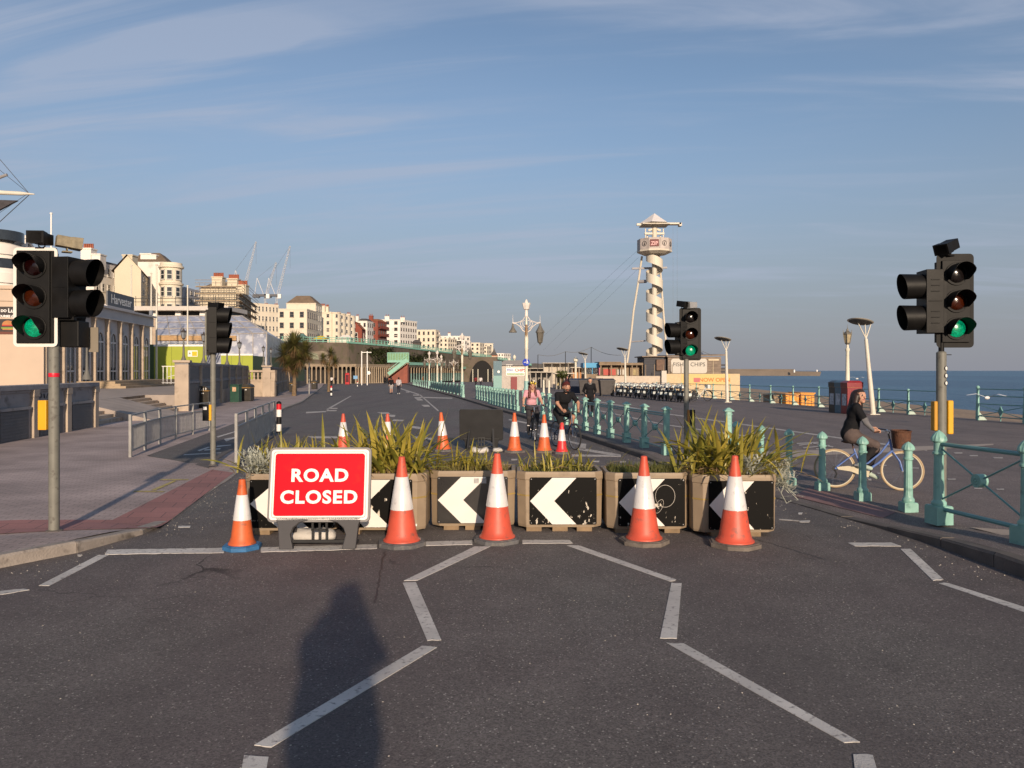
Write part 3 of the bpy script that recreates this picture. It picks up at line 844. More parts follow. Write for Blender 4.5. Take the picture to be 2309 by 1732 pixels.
# ================================================================== planters with chevron boards
tan_plastic = M('planter_tan', (0.285, 0.215, 0.145), 0.6, var=0.10, scale=5, col2=(0.20, 0.15, 0.10), patch=(0.60, 0.75), pscale=7)
wood_skid = M('skid_timber', (0.24, 0.165, 0.095), 0.85, var=0.25, scale=9, bump=0.3)
brass_band = M('ratchet_band', (0.33, 0.23, 0.07), 0.5, var=0.15)
soil = M('dry_soil', (0.075, 0.052, 0.036), 0.95, var=0.35, scale=14, bump=0.9, bscale=30)
chev_white = M('chevron_white', (0.76, 0.72, 0.665), 0.32, var=0.04, scale=3, col2=(0.52, 0.48, 0.42), patch=(0.66, 0.80), pscale=9)
def board_black(name, worn):
    m = bpy.data.materials.new(name); m.use_nodes = True
    t = m.node_tree; N = t.nodes; b = N['Principled BSDF']; L = t.links.new
    co = N.new('ShaderNodeTexCoord'); oi = N.new('ShaderNodeObjectInfo')
    ad = N.new('ShaderNodeVectorMath'); ad.operation = 'MULTIPLY_ADD'; ad.inputs[1].default_value = (31, 3, 17)
    L(oi.outputs['Random'], ad.inputs[0]); L(co.outputs['Object'], ad.inputs[2])
    mp = N.new('ShaderNodeMapping'); mp.inputs['Scale'].default_value = (1.6, 1, .75); L(ad.outputs[0], mp.inputs['Vector'])
    n = N.new('ShaderNodeTexNoise'); n.inputs['Scale'].default_value = 15; n.inputs['Detail'].default_value = 6; n.inputs['Roughness'].default_value = .62; L(mp.outputs[0], n.inputs['Vector'])
    n2 = N.new('ShaderNodeTexNoise'); n2.inputs['Scale'].default_value = 3.0; L(ad.outputs[0], n2.inputs['Vector'])
    # chips gather where the board has been knocked: low down
    sx = N.new('ShaderNodeSeparateXYZ'); L(co.outputs['Object'], sx.inputs[0])
    g = N.new('ShaderNodeMapRange'); g.inputs[1].default_value = 0.10; g.inputs[2].default_value = 0.60; g.inputs[3].default_value = 0.075 * worn; g.inputs[4].default_value = 0.0; L(sx.outputs[2], g.inputs[0])
    a1 = N.new('ShaderNodeMath'); a1.operation = 'ADD'; L(n.outputs['Fac'], a1.inputs[0]); L(g.outputs[0], a1.inputs[1])
    a2 = N.new('ShaderNodeMath'); a2.operation = 'MULTIPLY_ADD'; L(n2.outputs['Fac'], a2.inputs[0]); a2.inputs[1].default_value = 0.16; L(a1.outputs[0], a2.inputs[2])
    r = N.new('ShaderNodeMapRange'); r.inputs[1].default_value = 0.775 ; r.inputs[2].default_value = 0.795; L(a2.outputs[0], r.inputs[0])
    mx = N.new('ShaderNodeMix'); mx.data_type = 'RGBA'; mx.inputs[6].default_value = (0.007, 0.0066, 0.0062, 1); mx.inputs[7].default_value = (0.62, 0.56, 0.47, 1)
    L(r.outputs[0], mx.inputs[0]); L(mx.outputs[2], b.inputs['Base Color'])
    b.inputs['Roughness'].default_value = 0.45; b.inputs['Specular IOR Level'].default_value = 0.07
    return m
bb = [board_black('chevron_black', 1.0), board_black('chevron_black_worn', 1.5)]
mirror_black = M('chevron_black_clean', (0.035, 0.032, 0.03), 0.16, var=0.2, scale=2, spec=0.9)
def planter(x0, x1, gy, label, worn=0, board=(0.10, 0.10), hgt=0.66, dep=0.78, rz=0.0, skids=(0.2, 0.5, 0.78), clean=False):
    a, b = P(x0, gy), P(x1, gy)
    w = (b.x - a.x); d = a.y
    t = thing('planter_box', label, 'planter', ((a.x + b.x) / 2, d + dep / 2 + 0.03, gz(d)), rz)
    t['w'] = w; t['d'] = dep
    z0 = 0.05; zt = z0 + hgt; c = 0.10
    def oct_(w_, d_, c_):
        x, y = w_ / 2, d_ / 2
        return [(-x + c_, -y), (x - c_, -y), (x, -y + c_), (x, y - c_), (x - c_, y), (-x + c_, y), (-x, y - c_), (-x, -y + c_)]
    def band(mb, lo, hi, sl, sh, inner=False):
        o0 = [(x * sl, y * sl, lo) for x, y in oct_(w, dep, c)]; o1 = [(x * sh, y * sh, hi) for x, y in oct_(w, dep, c)]
        mb.add(o0 + o1, [(i, (i + 1) % 8, 8 + (i + 1) % 8, 8 + i) for i in range(8)])
    mb = MB()
    band(mb, z0, z0 + .03, .955, .97); band(mb, z0 + .03, zt - .10, .97, .985); band(mb, zt - .10, zt - .09, .985, 1.0); band(mb, zt - .09, zt - .03, 1.0, 1.0); band(mb, zt - .03, zt, 1.0, .985)
    o0 = [(x * .985, y * .985, zt) for x, y in oct_(w, dep, c)]; i0 = [(x * .90, y * .88, zt) for x, y in oct_(w, dep, c)]; i1 = [(x * .90, y * .88, zt - .12) for x, y in oct_(w, dep, c)]
    mb.add(o0 + i0 + i1, [(i, (i + 1) % 8, 8 + (i + 1) % 8, 8 + i) for i in range(8)] + [(8 + i, 8 + (i + 1) % 8, 16 + (i + 1) % 8, 16 + i) for i in range(8)])
    mb.add([(x * .955, y * .955, z0) for x, y in oct_(w, dep, c)], [tuple(range(7, -1, -1))])
    mb.build('box', tan_plastic, t, bevel=0.007)
    so = MB()
    g = 9; vs = []
    rnd = random.Random(int(x0))
    for j in range(g):
        for i in range(g):
            vs.append(((i / (g - 1) - .5) * w * .88, (j / (g - 1) - .5) * dep * .84, zt - .055 + rnd.uniform(-.02, .02)))
    so.add(vs, [(j * g + i, j * g + i + 1, (j + 1) * g + i + 1, (j + 1) * g + i) for j in range(g - 1) for i in range(g - 1)], True)
    so.build('soil', soil, t)
    k = MB(); band(k, z0 + hgt * .56, z0 + hgt * .56 + .018, .986, .987); k.build('strap', brass_band, t)
    for f in skids:
        s = MB(); sx = -w / 2 + w * f; s.bx(sx - .09, sx + .09, -dep / 2 + .02, dep / 2 - .05, 0, z0 + .004); s.build('skid', wood_skid, t)
    # chevron board
    bl, br_ = -w / 2 + board[0] * 1.0, w / 2 - board[1] * 1.0
    yb = -dep / 2 - .004; zb0, zb1 = z0 + .035, zt - .065
    bd = MB(); bd.xprism(rrect(br_ - bl, zb1 - zb0, .02, cx=(bl + br_) / 2, cz=(zb0 + zb1) / 2), yb - .006, yb + .008)
    bo = bd.build('chevron_board', mirror_black if clean else bb[worn], t)
    bw, bh = br_ - bl, zb1 - zb0; zm = (zb0 + zb1) / 2; tk = bw * .36; rn = bw * .33
    x_ = bl + .005
    ch = MB(); ch.xprism([(x_, zm), (x_ + rn, zb0 + .004), (x_ + rn + tk, zb0 + .004), (x_ + tk, zm), (x_ + rn + tk, zb1 - .004), (x_ + rn, zb1 - .004)], yb - .009, yb - .0055)
    ch.build('chevron', chev_white, bo)
    for sx, sz in ((bl + .02, zb0 + .02), (br_ - .02, zb0 + .02), (bl + .02, zb1 - .02), (br_ - .02, zb1 - .02), ((bl + br_) / 2, zb1 - .02)):
        m_ = MB(); m_.cyl((sx, yb - .008, sz), (sx, yb - .004, sz), .006, n=8); m_.build('rivet', steel, bo)
    if br_ + .06 > w / 2 - .085: return t
    pl = MB(); pl.bx(br_ + .015, br_ + .055, -dep / 2 - .002, -dep / 2 + .01, z0 + .05, z0 + .075); pl.build('number_plate', white_paint, t)
    return t
PL = []
PL.append(planter(545, 757, 1208, 'planter box behind the road closed sign, silver foliage on its left', 0, (0.085, 0.02)))
PL.append(planter(762, 960, 1207, 'planter box half behind the road closed sign, long flax leaves over it', 1, (0.02, 0.16), skids=(.15, .8)))
PL.append(planter(968, 1163, 1197, 'planter box with clean glossy chevron board and two small stickers', 0, (0.095, 0.095), clean=True, skids=(.25, .5, .78)))
PL.append(planter(1165, 1362, 1200, 'planter box with chipped chevron board and short flax tuft', 1, (0.155, 0.085)))
PL.append(planter(1368, 1560, 1204, 'planter box with scratched circle on its board and only short grass growing', 1, (0.14, 0.075)))
PL.append(planter(1566, 1759, 1212, 'planter box with big flax clump and silver foliage spilling down its right', 0, (0.17, 0.065), skids=(.3, .7)))
# stickers on the clean board, scratched circle on another
st = MB(); 
for dx in (.235, .325): st.bx(-.36 + dx + .14, -.36 + dx + .20, -.4055, -.4035, .565, .625)
st.build('sticker', M('sticker_grey', (0.36, 0.35, 0.34), 0.5, var=0.2, scale=30), PL[2])
sc_ = MB(); sc_.tube([(0.19 + .115 * math.cos(a), -.4035, .44 + .13 * math.sin(a)) for a in [2 * math.pi * i / 28 for i in range(29)]], .0028, 4)
sc_.tube([(0.12 + .05 * math.cos(a), -.4035, .32 + .08 * math.sin(a + .6)) for a in [2 * math.pi * i / 20 for i in range(21)]], .0025, 4)
sc_.build('scratch_mark', M('scratch', (0.5, 0.46, 0.4), 0.6), PL[4])

# ================================================================== plants
def leafmat(name, c, c2, rough=0.42):
    m = bpy.data.materials.new(name); m.use_nodes = True
    t = m.node_tree; N = t.nodes; b = N['Principled BSDF']; L = t.links.new
    oi = N.new('ShaderNodeObjectInfo'); co = N.new('ShaderNodeTexCoord')
    n = N.new('ShaderNodeTexNoise'); n.inputs['Scale'].default_value = 5; n.inputs['Detail'].default_value = 3; L(co.outputs['Object'], n.inputs['Vector'])
    ad = N.new('ShaderNodeMath'); ad.operation = 'MULTIPLY_ADD'; L(oi.outputs['Random'], ad.inputs[0]); ad.inputs[1].default_value = .75; L(n.outputs['Fac'], ad.inputs[2])
    mr = N.new('ShaderNodeMapRange'); mr.inputs[1].default_value = 0.35; mr.inputs[2].default_value = 1.3; L(ad.outputs[0], mr.inputs[0])
    cr = N.new('ShaderNodeValToRGB'); L(mr.outputs[0], cr.inputs[0])
    cr.color_ramp.elements[0].color = tuple(c) + (1,); cr.color_ramp.elements[1].color = tuple(c2) + (1,)
    L(cr.outputs[0], b.inputs['Base Color'])
    b.inputs['Roughness'].default_value = rough
    tr = N.new('ShaderNodeBsdfTranslucent'); L(cr.outputs[0], tr.inputs[0])
    ms = N.new('ShaderNodeMixShader'); ms.inputs[0].default_value = 0.22
    out = N['Material Output']; L(b.outputs[0], ms.inputs[1]); L(tr.outputs[0], ms.inputs[2]); L(ms.outputs[0], out.inputs[0])
    MATS[name] = m
    return m
flax = leafmat('flax_leaf', (0.125, 0.145, 0.022), (0.46, 0.36, 0.065))
flax_dead = leafmat('dead_leaf', (0.20, 0.115, 0.055), (0.36, 0.25, 0.14), 0.7)
silver = leafmat('silver_leaf', (0.42, 0.44, 0.37), (0.64, 0.64, 0.56), 0.8)
grass_m = leafmat('grass_blade', (0.085, 0.105, 0.022), (0.25, 0.20, 0.07), 0.6)
def blade(mb, L_, w, lean, bend, az, base=(0, 0, 0), seg=7, fold=0.35, twist=0.0):
    """sword leaf: strip folded along its midrib, leaning by `lean`, arching by `bend`"""
    p = Vector(base); th = lean; vs = []; ca, sa = math.cos(az), math.sin(az)
    side = Vector((-sa, ca, 0))
    for i in range(seg + 1):
        t = i / seg
        wd = w * (0.55 + 0.45 * min(1, t * 4)) * (1 - max(0, (t - .55) / .45) ** 1.6) + 0.001
        d = Vector((math.sin(th) * ca, math.sin(th) * sa, math.cos(th)))
        nrm = Vector((-math.cos(th) * ca, -math.cos(th) * sa, math.sin(th)))
        sd = (side * math.cos(twist * t) + nrm * math.sin(twist * t))
        vs += [p - sd * wd / 2 + nrm * fold * wd / 2, p.copy(), p + sd * wd / 2 + nrm * fold * wd / 2]
        p = p + d * (L_ / seg)
        th += bend / seg * (0.4 + 1.2 * t)
    fs = []
    for i in range(seg):
        o = i * 3
        fs += [(o, o + 1, o + 4, o + 3), (o + 1, o + 2, o + 5, o + 4)]
    return mb.add(vs, fs, True)
LEAVES = []
rl = random.Random(3)
for i in range(14):
    mb = MB(); k = i % 7
    blade(mb, 1.0, 0.055, R([8, 18, 28, 38, 48, 58, 68][k]), R([16, 26, 34, 40, 36, 44, 30][k]) * (1 if i < 7 else 2.1), 0.0, twist=R(rl.uniform(-55, 55)))
    LEAVES.append(mb.mesh('leaf', flax))
DEAD = []
for i in range(4):
    mb = MB(); blade(mb, 1.0, 0.028, R(50 + 10 * i), R(70), 0.0, twist=R(rl.uniform(-90, 90))); DEAD.append(mb.mesh('leaf', flax_dead))
def flax_clump(pl, off, n, hmin, hmax, spread, label, dead=14, seed=1, wide=1.0):
    rnd = random.Random(seed)
    base = pl.location + Vector((off[0], off[1], 0.655))
    t = thing('flax_plant', label, 'plant', base)
    for i in range(n):
        k = rnd.choices(range(14), weights=[1.8, 2.4, 2.6, 2.6, 2.4, 2.0, 1.4] + [1.8, 2.6, 2.8, 2.6, 2.2, 1.8, 1.2])[0]
        o = put(LEAVES[k], 'leaf', t, (rnd.gauss(0, spread[0]), rnd.gauss(0, spread[1]), rnd.uniform(-.02, .02)), rnd.uniform(0, 2 * math.pi))
        L_ = min(rnd.uniform(hmin, hmax), rnd.uniform(hmin, hmax) * 1.15) if k % 7 > 3 else rnd.uniform(hmin, hmax)
        s = rnd.uniform(.8, 1.15) * wide
        o.scale = (L_, max(.35, L_) * s, L_)
    for i in range(dead):
        o = put(rnd.choice(DEAD), 'leaf', t, (rnd.gauss(0, spread[0] * 1.3), rnd.gauss(-.05, spread[1]), .02), rnd.uniform(0, 2 * math.pi))
        L_ = rnd.uniform(.22, .42); o.scale = (L_, L_ * 1.3, L_)
    return t
flax_clump(PL[0], (0.04, 0.05), 280, 0.26, 0.58, (.28, .17), 'low flax clump in the planter behind the road closed sign', 10, 11)
flax_clump(PL[1], (0.02, 0.02), 285, 0.30, 0.84, (.27, .16), 'tall flax clump beside the road closed sign', 26, 12, 1.1)
flax_clump(PL[2], (-0.05, 0.05), 105, 0.18, 0.44, (.18, .12), 'small flax tuft above the clean glossy chevron board', 8, 13)
flax_clump(PL[3], (-0.03, 0.0), 150, 0.16, 0.38, (.22, .13), 'short flax tuft above the chipped chevron board', 14, 14)
flax_clump(PL[5], (0.00, 0.02), 290, 0.32, 0.86, (.27, .17), 'big green flax clump above the planter with silver foliage', 30, 15, 1.1)
def tuft(pl, label, n, h, sx, sy, seed, name='grass_tuft', off=(0, 0), mat=None, z=0.65):
    """short grass: far too many blades to count, one mesh"""
    rnd = random.Random(seed); mb = MB()
    for i in range(n):
        x, y = rnd.uniform(-sx, sx), rnd.uniform(-sy, sy)
        blade(mb, h * rnd.uniform(.4, 1.25), rnd.uniform(.004, .008), R(rnd.uniform(0, 35)), R(rnd.uniform(10, 70)), rnd.uniform(0, 6.28), (x, y, 0), seg=3, fold=.1)
    o = mb.build(name, mat or grass_m, None, pl.location + Vector((off[0], off[1], z)))
    tag(o, label, 'grass'); o['kind'] = 'stuff'
    return o
tuft(PL[4], 'short green grass filling the planter with the scratched circle', 1500, 0.13, .42, .30, 5)
tuft(PL[2], 'short green grass round the small flax tuft', 900, 0.12, .42, .28, 6)
tuft(PL[3], 'dry grass round the short flax tuft', 380, 0.11, .42, .28, 7)
tuft(PL[5], 'dead straw under the big flax clump', 500, 0.15, .44, .32, 8, mat=flax_dead)
tuft(PL[1], 'dead straw under the tall flax clump', 350, 0.14, .42, .30, 9, mat=flax_dead)
def ragwort(loc, label, n, rx, rz_, seed, droop=0.3, dirx=0.0):
    """silver lobed foliage: woolly stems carrying divided leaves"""
    rnd = random.Random(seed)
    t = thing('silver_plant', label, 'plant', loc)
    st = MB(); lv = MB()
    for i in range(n):
        az = rnd.uniform(0, 6.28); L_ = rnd.uniform(.35, 1.0)
        tip = Vector((math.cos(az) * rx * L_ + dirx * rnd.random(), math.sin(az) * rx * .8 * L_ - .05, rz_ * rnd.uniform(.25, 1.0) - droop * rnd.random() * L_))
        b = Vector((rnd.uniform(-.05, .05), rnd.uniform(-.05, .05), -.04))
        mid = b.lerp(tip, .5) + Vector((0, 0, .07))
        st.tube([b, mid, tip], .004, 4)
        for k in range(7):
            u = .35 + .65 * k / 6
            p = b.lerp(mid, u * 2) if u < .5 else mid.lerp(tip, u * 2 - 1)
            az2 = az + rnd.uniform(-1.8, 1.8); ln = rnd.uniform(.06, .11); le = R(rnd.uniform(25, 95)); bd = R(rnd.uniform(-10, 50))
            blade(lv, ln, .016, le, bd, az2, p, seg=3, fold=.3)
            for s in (-1, 1):
                for f in (.4, .75):
                    q = p + Vector((math.sin(le) * math.cos(az2), math.sin(le) * math.sin(az2), math.cos(le))) * ln * f
                    blade(lv, ln * .45, .011, le, bd, az2 + s * .8, q, seg=2, fold=.2)
    st.build('stem', silver, t)
    o = lv.build('foliage', silver, t); o['kind'] = 'stuff'
    return t
a = PL[0]; ragwort(a.location + Vector((-.30, -.14, .66)), 'silver-leaved plant at the left end of the planter row', 75, .27, .30, 21, .12, -.10)
a = PL[5]; ragwort(a.location + Vector((.46, -.08, .60)), 'silver-leaved plant spilling over the right end of the planter row', 85, .26, .24, 22, .42, .20)
a = PL[5]; ragwort(a.location + Vector((.20, -.25, .66)), 'small silver sprig in front of the big flax clump', 22, .13, .26, 23, .02)
# ================================================================== traffic signals
sig_body = M('signal_housing', (0.0075, 0.007, 0.0068), 0.5, var=0.3, scale=6, spec=0.18)
sig_face = M('signal_face', (0.010, 0.0095, 0.009), 0.55, var=0.25, scale=8, spec=0.18)
border_white = M('board_border', (0.70, 0.67, 0.61), 0.45, var=0.06)
lens_red = M('lens_red', (0.007, 0.001, 0.001), 0.12, var=0.3, scale=30)
lens_amber = M('lens_amber', (0.036, 0.007, 0.002), 0.15, var=0.3, scale=30)
lens_off = M('lens_dark', (0.008, 0.006, 0.006), 0.15, var=0.3, scale=30)
lens_green = EM('lens_green_lit', (0.0, 0.62, 0.26), 0.42, (0.0, 0.10, 0.05))
# hexlens: moulded pattern breaks the glow of the lit lens
_n = lens_green.node_tree; _b = _n.nodes['Principled BSDF']; _v = _n.nodes.new('ShaderNodeTexVoronoi'); _v.inputs['Scale'].default_value = 60
_c = _n.nodes.new('ShaderNodeTexCoord'); _n.links.new(_c.outputs['Object'], _v.inputs['Vector']); _m = _n.nodes.new('ShaderNodeMapRange'); _m.inputs[1].default_value = 0; _m.inputs[2].default_value = .6; _m.inputs[3].default_value = .75; _m.inputs[4].default_value = .22
_n.links.new(_v.outputs['Distance'], _m.inputs[0]); _n.links.new(_m.outputs[0], _b.inputs['Emission Strength'])
glint_red = EM('glint_red', (0.8, 0.02, 0.02), 0.6)
red_tape = M('red_tape', (0.62, 0.01, 0.03), 0.4, var=0.1, scale=20)
def visor(r, L_, a0=-35, a1=215, slant=0.45, n=18, full=False):
    """open cowl round the top and sides of a lens, mouth towards -y"""
    mb = MB(); vs = []
    for i in range(n + 1):
        a = R(lerp(a0, a1, i / n)); c, s = math.cos(a), math.sin(a)
        ln = L_ * (1 - slant * max(0, -s + 0.15) / 1.15) * (0.45 + 0.55 * min(1, (s + .7) / 1.0))
        if full: ln = L_ * (1 - .12 * (1 - s))
        for rr, yy in ((r, 0), (r * 1.04, -ln), (r * 1.01, -ln), (r * .97, 0)):
            vs.append((rr * c, yy, rr * s))
    fs = []
    for i in range(n):
        for k in range(3):
            fs.append((i * 4 + k, i * 4 + k + 1, i * 4 + 4 + k + 1, i * 4 + 4 + k))
    mb.add(vs, fs, True)
    return mb
VIS = visor(.122, .22).mesh('visor', sig_body)
VISB = visor(.150, .25, -89, 269, .05, 24, True).mesh('visor', sig_body)
def lensmesh(m):
    mb = MB(); mb.lathe([(.105, 0), (.09, .018), (.06, .03), (.02, .036), (.001, .037)], 24)
    me = mb.mesh('lens', m); me.transform(Matrix.Rotation(R(90), 4, 'X')); return me
LM = {k: lensmesh(m) for k, m in (('r', lens_red), ('a', lens_amber), ('g', lens_green), ('o', lens_off))}
def head(t, x, y, z, rz, lamps='rag', board=None, w=.33, vis=None, sp=.345, dep=.20):
    """signal head: housing with stacked aspects; lamps from the top, lowest aspect centre at z"""
    n = len(lamps); h = n * sp
    mb = MB(); mb.bx(-w / 2, w / 2, 0, dep, -sp / 2, h - sp / 2)
    mb.bx(-w / 2 + .03, w / 2 - .03, dep, dep + .05, -sp / 2 + .05, h - sp / 2 - .05)
    for i in range(1, n): mb.bx(-w / 2 - .004, w / 2 + .004, .02, dep - .02, -sp / 2 + i * sp - .006, -sp / 2 + i * sp + .006)
    for i in range(n):
        mb.ring((0, -.004, i * sp), .138, .108, .02, 28, 'y')
        for k in range(3): mb.bx(w / 2 - .001, w / 2 + .006, .05, .15, i * sp - .08 + k * .07, i * sp - .07 + k * .07)
    ho = mb.build('signal_head', sig_body, t, (x, y, z), rz, bevel=0.012)
    for i, c in enumerate(reversed(lamps)):
        o = put(LM[c], 'lens', ho, (0, -.004, i * sp))
        o = put(vis or VIS, 'visor', ho, (0, -.006, i * sp))
    if board:
        bw, bh, cz, cx_ = board
        b = MB(); b.mat(0).xprism(rrect(bw, bh, .05, cx=cx_, cz=cz), .03, .036)
        b.build('backing_board', sig_face, ho)
        k = MB(); o_, i_ = rrect(bw, bh, .05, cx=cx_, cz=cz), rrect(bw - .07, bh - .07, .012, cx=cx_, cz=cz); nn = len(o_)
        k.add([(a, .024, c) for a, c in o_] + [(a, .024, c) for a, c in i_] + [(a, .0295, c) for a, c in o_],
              [(q, (q + 1) % nn, nn + (q + 1) % nn, nn + q) for q in range(nn)] + [(2 * nn + q, 2 * nn + (q + 1) % nn, (q + 1) % nn, q) for q in range(nn)])
        k.build('board_border', border_white, ho)
    return ho
def detector(t, x, y, z, rz, up=0.0, mat=None):
    mb = MB(); mb.at((0, 0, .10), rx=up); mb.bx(-.075, .075, -.13, .13, -.055, .065)
    mb.add([(-.095, -.13, -.06), (.095, -.13, -.06), (.095, -.13, .075), (-.095, -.13, .075), (-.085, -.02, -.058), (.085, -.02, -.058), (.085, -.02, .068), (-.085, -.02, .068)], [(0, 4, 5, 1), (1, 5, 6, 2), (2, 6, 7, 3), (3, 7, 4, 0), (0, 1, 2, 3)])
    mb.at(); mb.tube([(-.03, .02, .06), (-.035, .02, .02), (0, .02, 0), (.035, .02, .02), (.03, .02, .06)], .008, 6); mb.bx(-.05, .05, -.03, .07, -.012, .004)
    return mb.build('detector', mat or sig_body, t, (x, y, z), rz, bevel=0.006)
def pole(t, h, r=.057, cap=True):
    mb = MB(); mb.lathe([(r, 0), (r, h * .45), (r, h), (r * .7, h + .015)], 20)
    mb.mat(1).lathe([(r + .035, 0), (r + .03, .012), (r + .002, .02)], 20)
    return mb.build('pole', [grey_pole, kerb_dark], t)
# near left
b0 = P(122, 1198, DZ)
t = thing('traffic_signal', 'traffic signal with white-bordered backing board on a grey pole with red tape', 'traffic signal', b0)
pole(t, 2.40)
k = .00502
head(t, -.165, -.10, 2.12 - b0.z + .215, R(3), 'rag', (.485, 1.12, .345, .0), sp=.345)
hs_ = head(t, .235, .05, 2.62 - b0.z, R(82), 'oo', sp=.345, w=.30, vis=VISB)
head(t, .05, .28, 2.55 - b0.z, R(172), 'oo', sp=.36, w=.34)
mb = MB(); mb.cyl((0, 0, 2.38), (0, 0, 3.22), .03, n=10); mb.bx(-.17, .24, -.03, .03, 2.40, 2.44); mb.bx(-.15, .22, -.03, .03, 3.05, 3.09); mb.bx(-.01, .24, .0, .3, 2.45, 2.49)
mb.build('bracket', sig_body, t)
mb = MB(); mb.bx(.04, .26, .03, .26, 2.12 - b0.z, 2.42 - b0.z); mb.build('controller_box', sig_body, t, bevel=.01)
mb = MB(); mb.bx(.23, .34, .30, .315, 2.07 - b0.z, 2.36 - b0.z); mb.build('rear_board', M('board_back', (0.20, 0.17, 0.13), 0.6, var=0.1), t)
detector(t, -.12, -.05, 3.24 - b0.z, R(4), R(0)); detector(t, .10, .12, 3.22 - b0.z, R(128), R(6), M('detector_stone', (0.24, 0.20, 0.13), 0.7, var=0.3, scale=18))
mb = MB(); mb.bx(-.158, -.062, -.05, .06, 1.155, 1.49); mb.build('push_button_box', yellow_box, t, bevel=.006)
mb = MB(); mb.lathe([(.058, 1.755), (.0585, 1.757), (.0585, 1.797), (.058, 1.80)], 20); mb.build('red_tape', red_tape, t)
# far left, seen from the side
b1 = P(480.5, 1049, DZ)
t = thing('traffic_signal', 'traffic signal seen from its side with two deep hoods and push button box below', 'traffic signal', b1)
pole(t, 2.55, .052)
head(t, .10, .0, 2.19 - b1.z + .16, R(100), 'ooo', sp=.30, w=.30, vis=VISB, dep=.16)
mb = MB(); mb.bx(-.10, -.07, -.16, .16, 2.15 - b1.z, 3.0 - b1.z); mb.build('backing_board', grey_pole, t)
detector(t, .05, .0, 3.03 - b1.z, R(70), R(5))
mb = MB(); mb.bx(-.19, -.06, -.06, .06, .88, 1.20); mb.bx(-.185, -.065, -.068, -.055, 1.06, 1.18); mb.build('push_button_box', black_plastic, t, bevel=.006)
mb = MB(); mb.bx(-.055, -.01, -.07, .05, .89, 1.20); mb.build('yellow_side', yellow_box, t)
mb = MB(); mb.bx(-.17, -.10, -.072, -.0685, 1.10, 1.16); mb.build('instruction_plate', white_paint, t)
# middle, behind the big flax
dm = 16.2
b2 = Vector(((1547.5 - PW / 2) / F * dm, dm, gz(dm) + DZ))
t = thing('traffic_signal', 'traffic signal showing green behind the big flax clump, push button on its pole', 'traffic signal', b2)
pole(t, 2.15, .052)
h_ = head(t, .07, -.07, 2.03 - b2.z + .24, R(-4), 'oag', (.45, 1.10, .345, .0), sp=.345)
for o in list(COL.objects):
    if o.parent == h_ and o.name.startswith('board_border'): bpy.data.objects.remove(o)
head(t, -.17, .05, 2.17 - b2.z + .18, R(-78), 'oo', sp=.35, w=.30, vis=VISB)
mb = MB(); mb.cyl((0, 0, 2.1), (0, 0, 3.0), .03, n=10); mb.bx(-.2, .1, -.03, .03, 2.22, 2.26); mb.bx(-.2, .1, -.03, .03, 2.85, 2.89); mb.build('bracket', sig_body, t)
detector(t, -.06, .0, 3.14 - b2.z, R(35), R(10)); detector(t, .09, .0, 3.12 - b2.z, R(-50), R(5), M('detector_grey', (.3, .3, .3), .35, var=.1))
mb = MB(); mb.bx(.05, .17, -.07, .05, .72, 1.06); mb.bx(.065, .155, -.078, -.069, .90, 1.04); mb.build('push_button_box', black_plastic, t, bevel=.006)
mb = MB(); mb.bx(.01, .055, -.075, .06, .72, 1.06); mb.build('yellow_side', M('orange_plastic', (0.34, 0.14, 0.02), .45), t)
# right, beside the railing
dr = 9.4
b3 = Vector(((2122.5 - PW / 2) / F * dr, dr, gz(dr) + DZ))
t = thing('traffic_signal', 'traffic signal showing green beside the railing with three round stickers on its pole', 'traffic signal', b3)
pole(t, 2.05)
h_ = head(t, .15, -.06, 2.11 - b3.z + .25, R(-3), 'oag', (.44, 1.14, .34, .0), sp=.33)
for o in list(COL.objects):
    if o.parent == h_ and o.name.startswith('board_border'): bpy.data.objects.remove(o)
head(t, -.20, .08, 2.31 - b3.z + .19, R(-96), 'oo', sp=.385, w=.30, vis=VISB)
mb = MB(); mb.cyl((0, 0, 2.03), (0, 0, 3.1), .032, n=10); mb.bx(-.2, .12, -.02, .02, 2.95, 2.97); mb.bx(-.2, .12, -.02, .02, 2.55, 2.60); mb.bx(-.2, .12, -.02, .02, 2.33, 2.37); mb.bx(.02, .12, -.01, .01, 2.02, 2.03); mb.build('bracket', sig_body, t)
detector(t, .06, -.02, 3.25 - b3.z, R(-62), R(22))
mb = MB(); mb.bx(.058, .125, -.05, .06, 1.06, 1.47); mb.build('push_button_box', yellow_box, t, bevel=.012)
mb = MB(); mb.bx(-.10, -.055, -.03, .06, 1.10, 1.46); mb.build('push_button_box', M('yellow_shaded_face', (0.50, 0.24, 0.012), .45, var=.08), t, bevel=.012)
for zz in (1.88, 1.79, 1.70):
    s = MB(); s.cyl((.030, -.0515, zz - .02), (.0315, -.054, zz - .02), .030, n=16); s.cyl((.0312, -.0535, zz - .02), (.032, -.0548, zz - .02), .022, n=16)
    s.m = [0] * (len(s.m) // 2) + [1] * (len(s.m) - len(s.m) // 2)
    s.build('sticker', [dark_metal, white_paint], t)

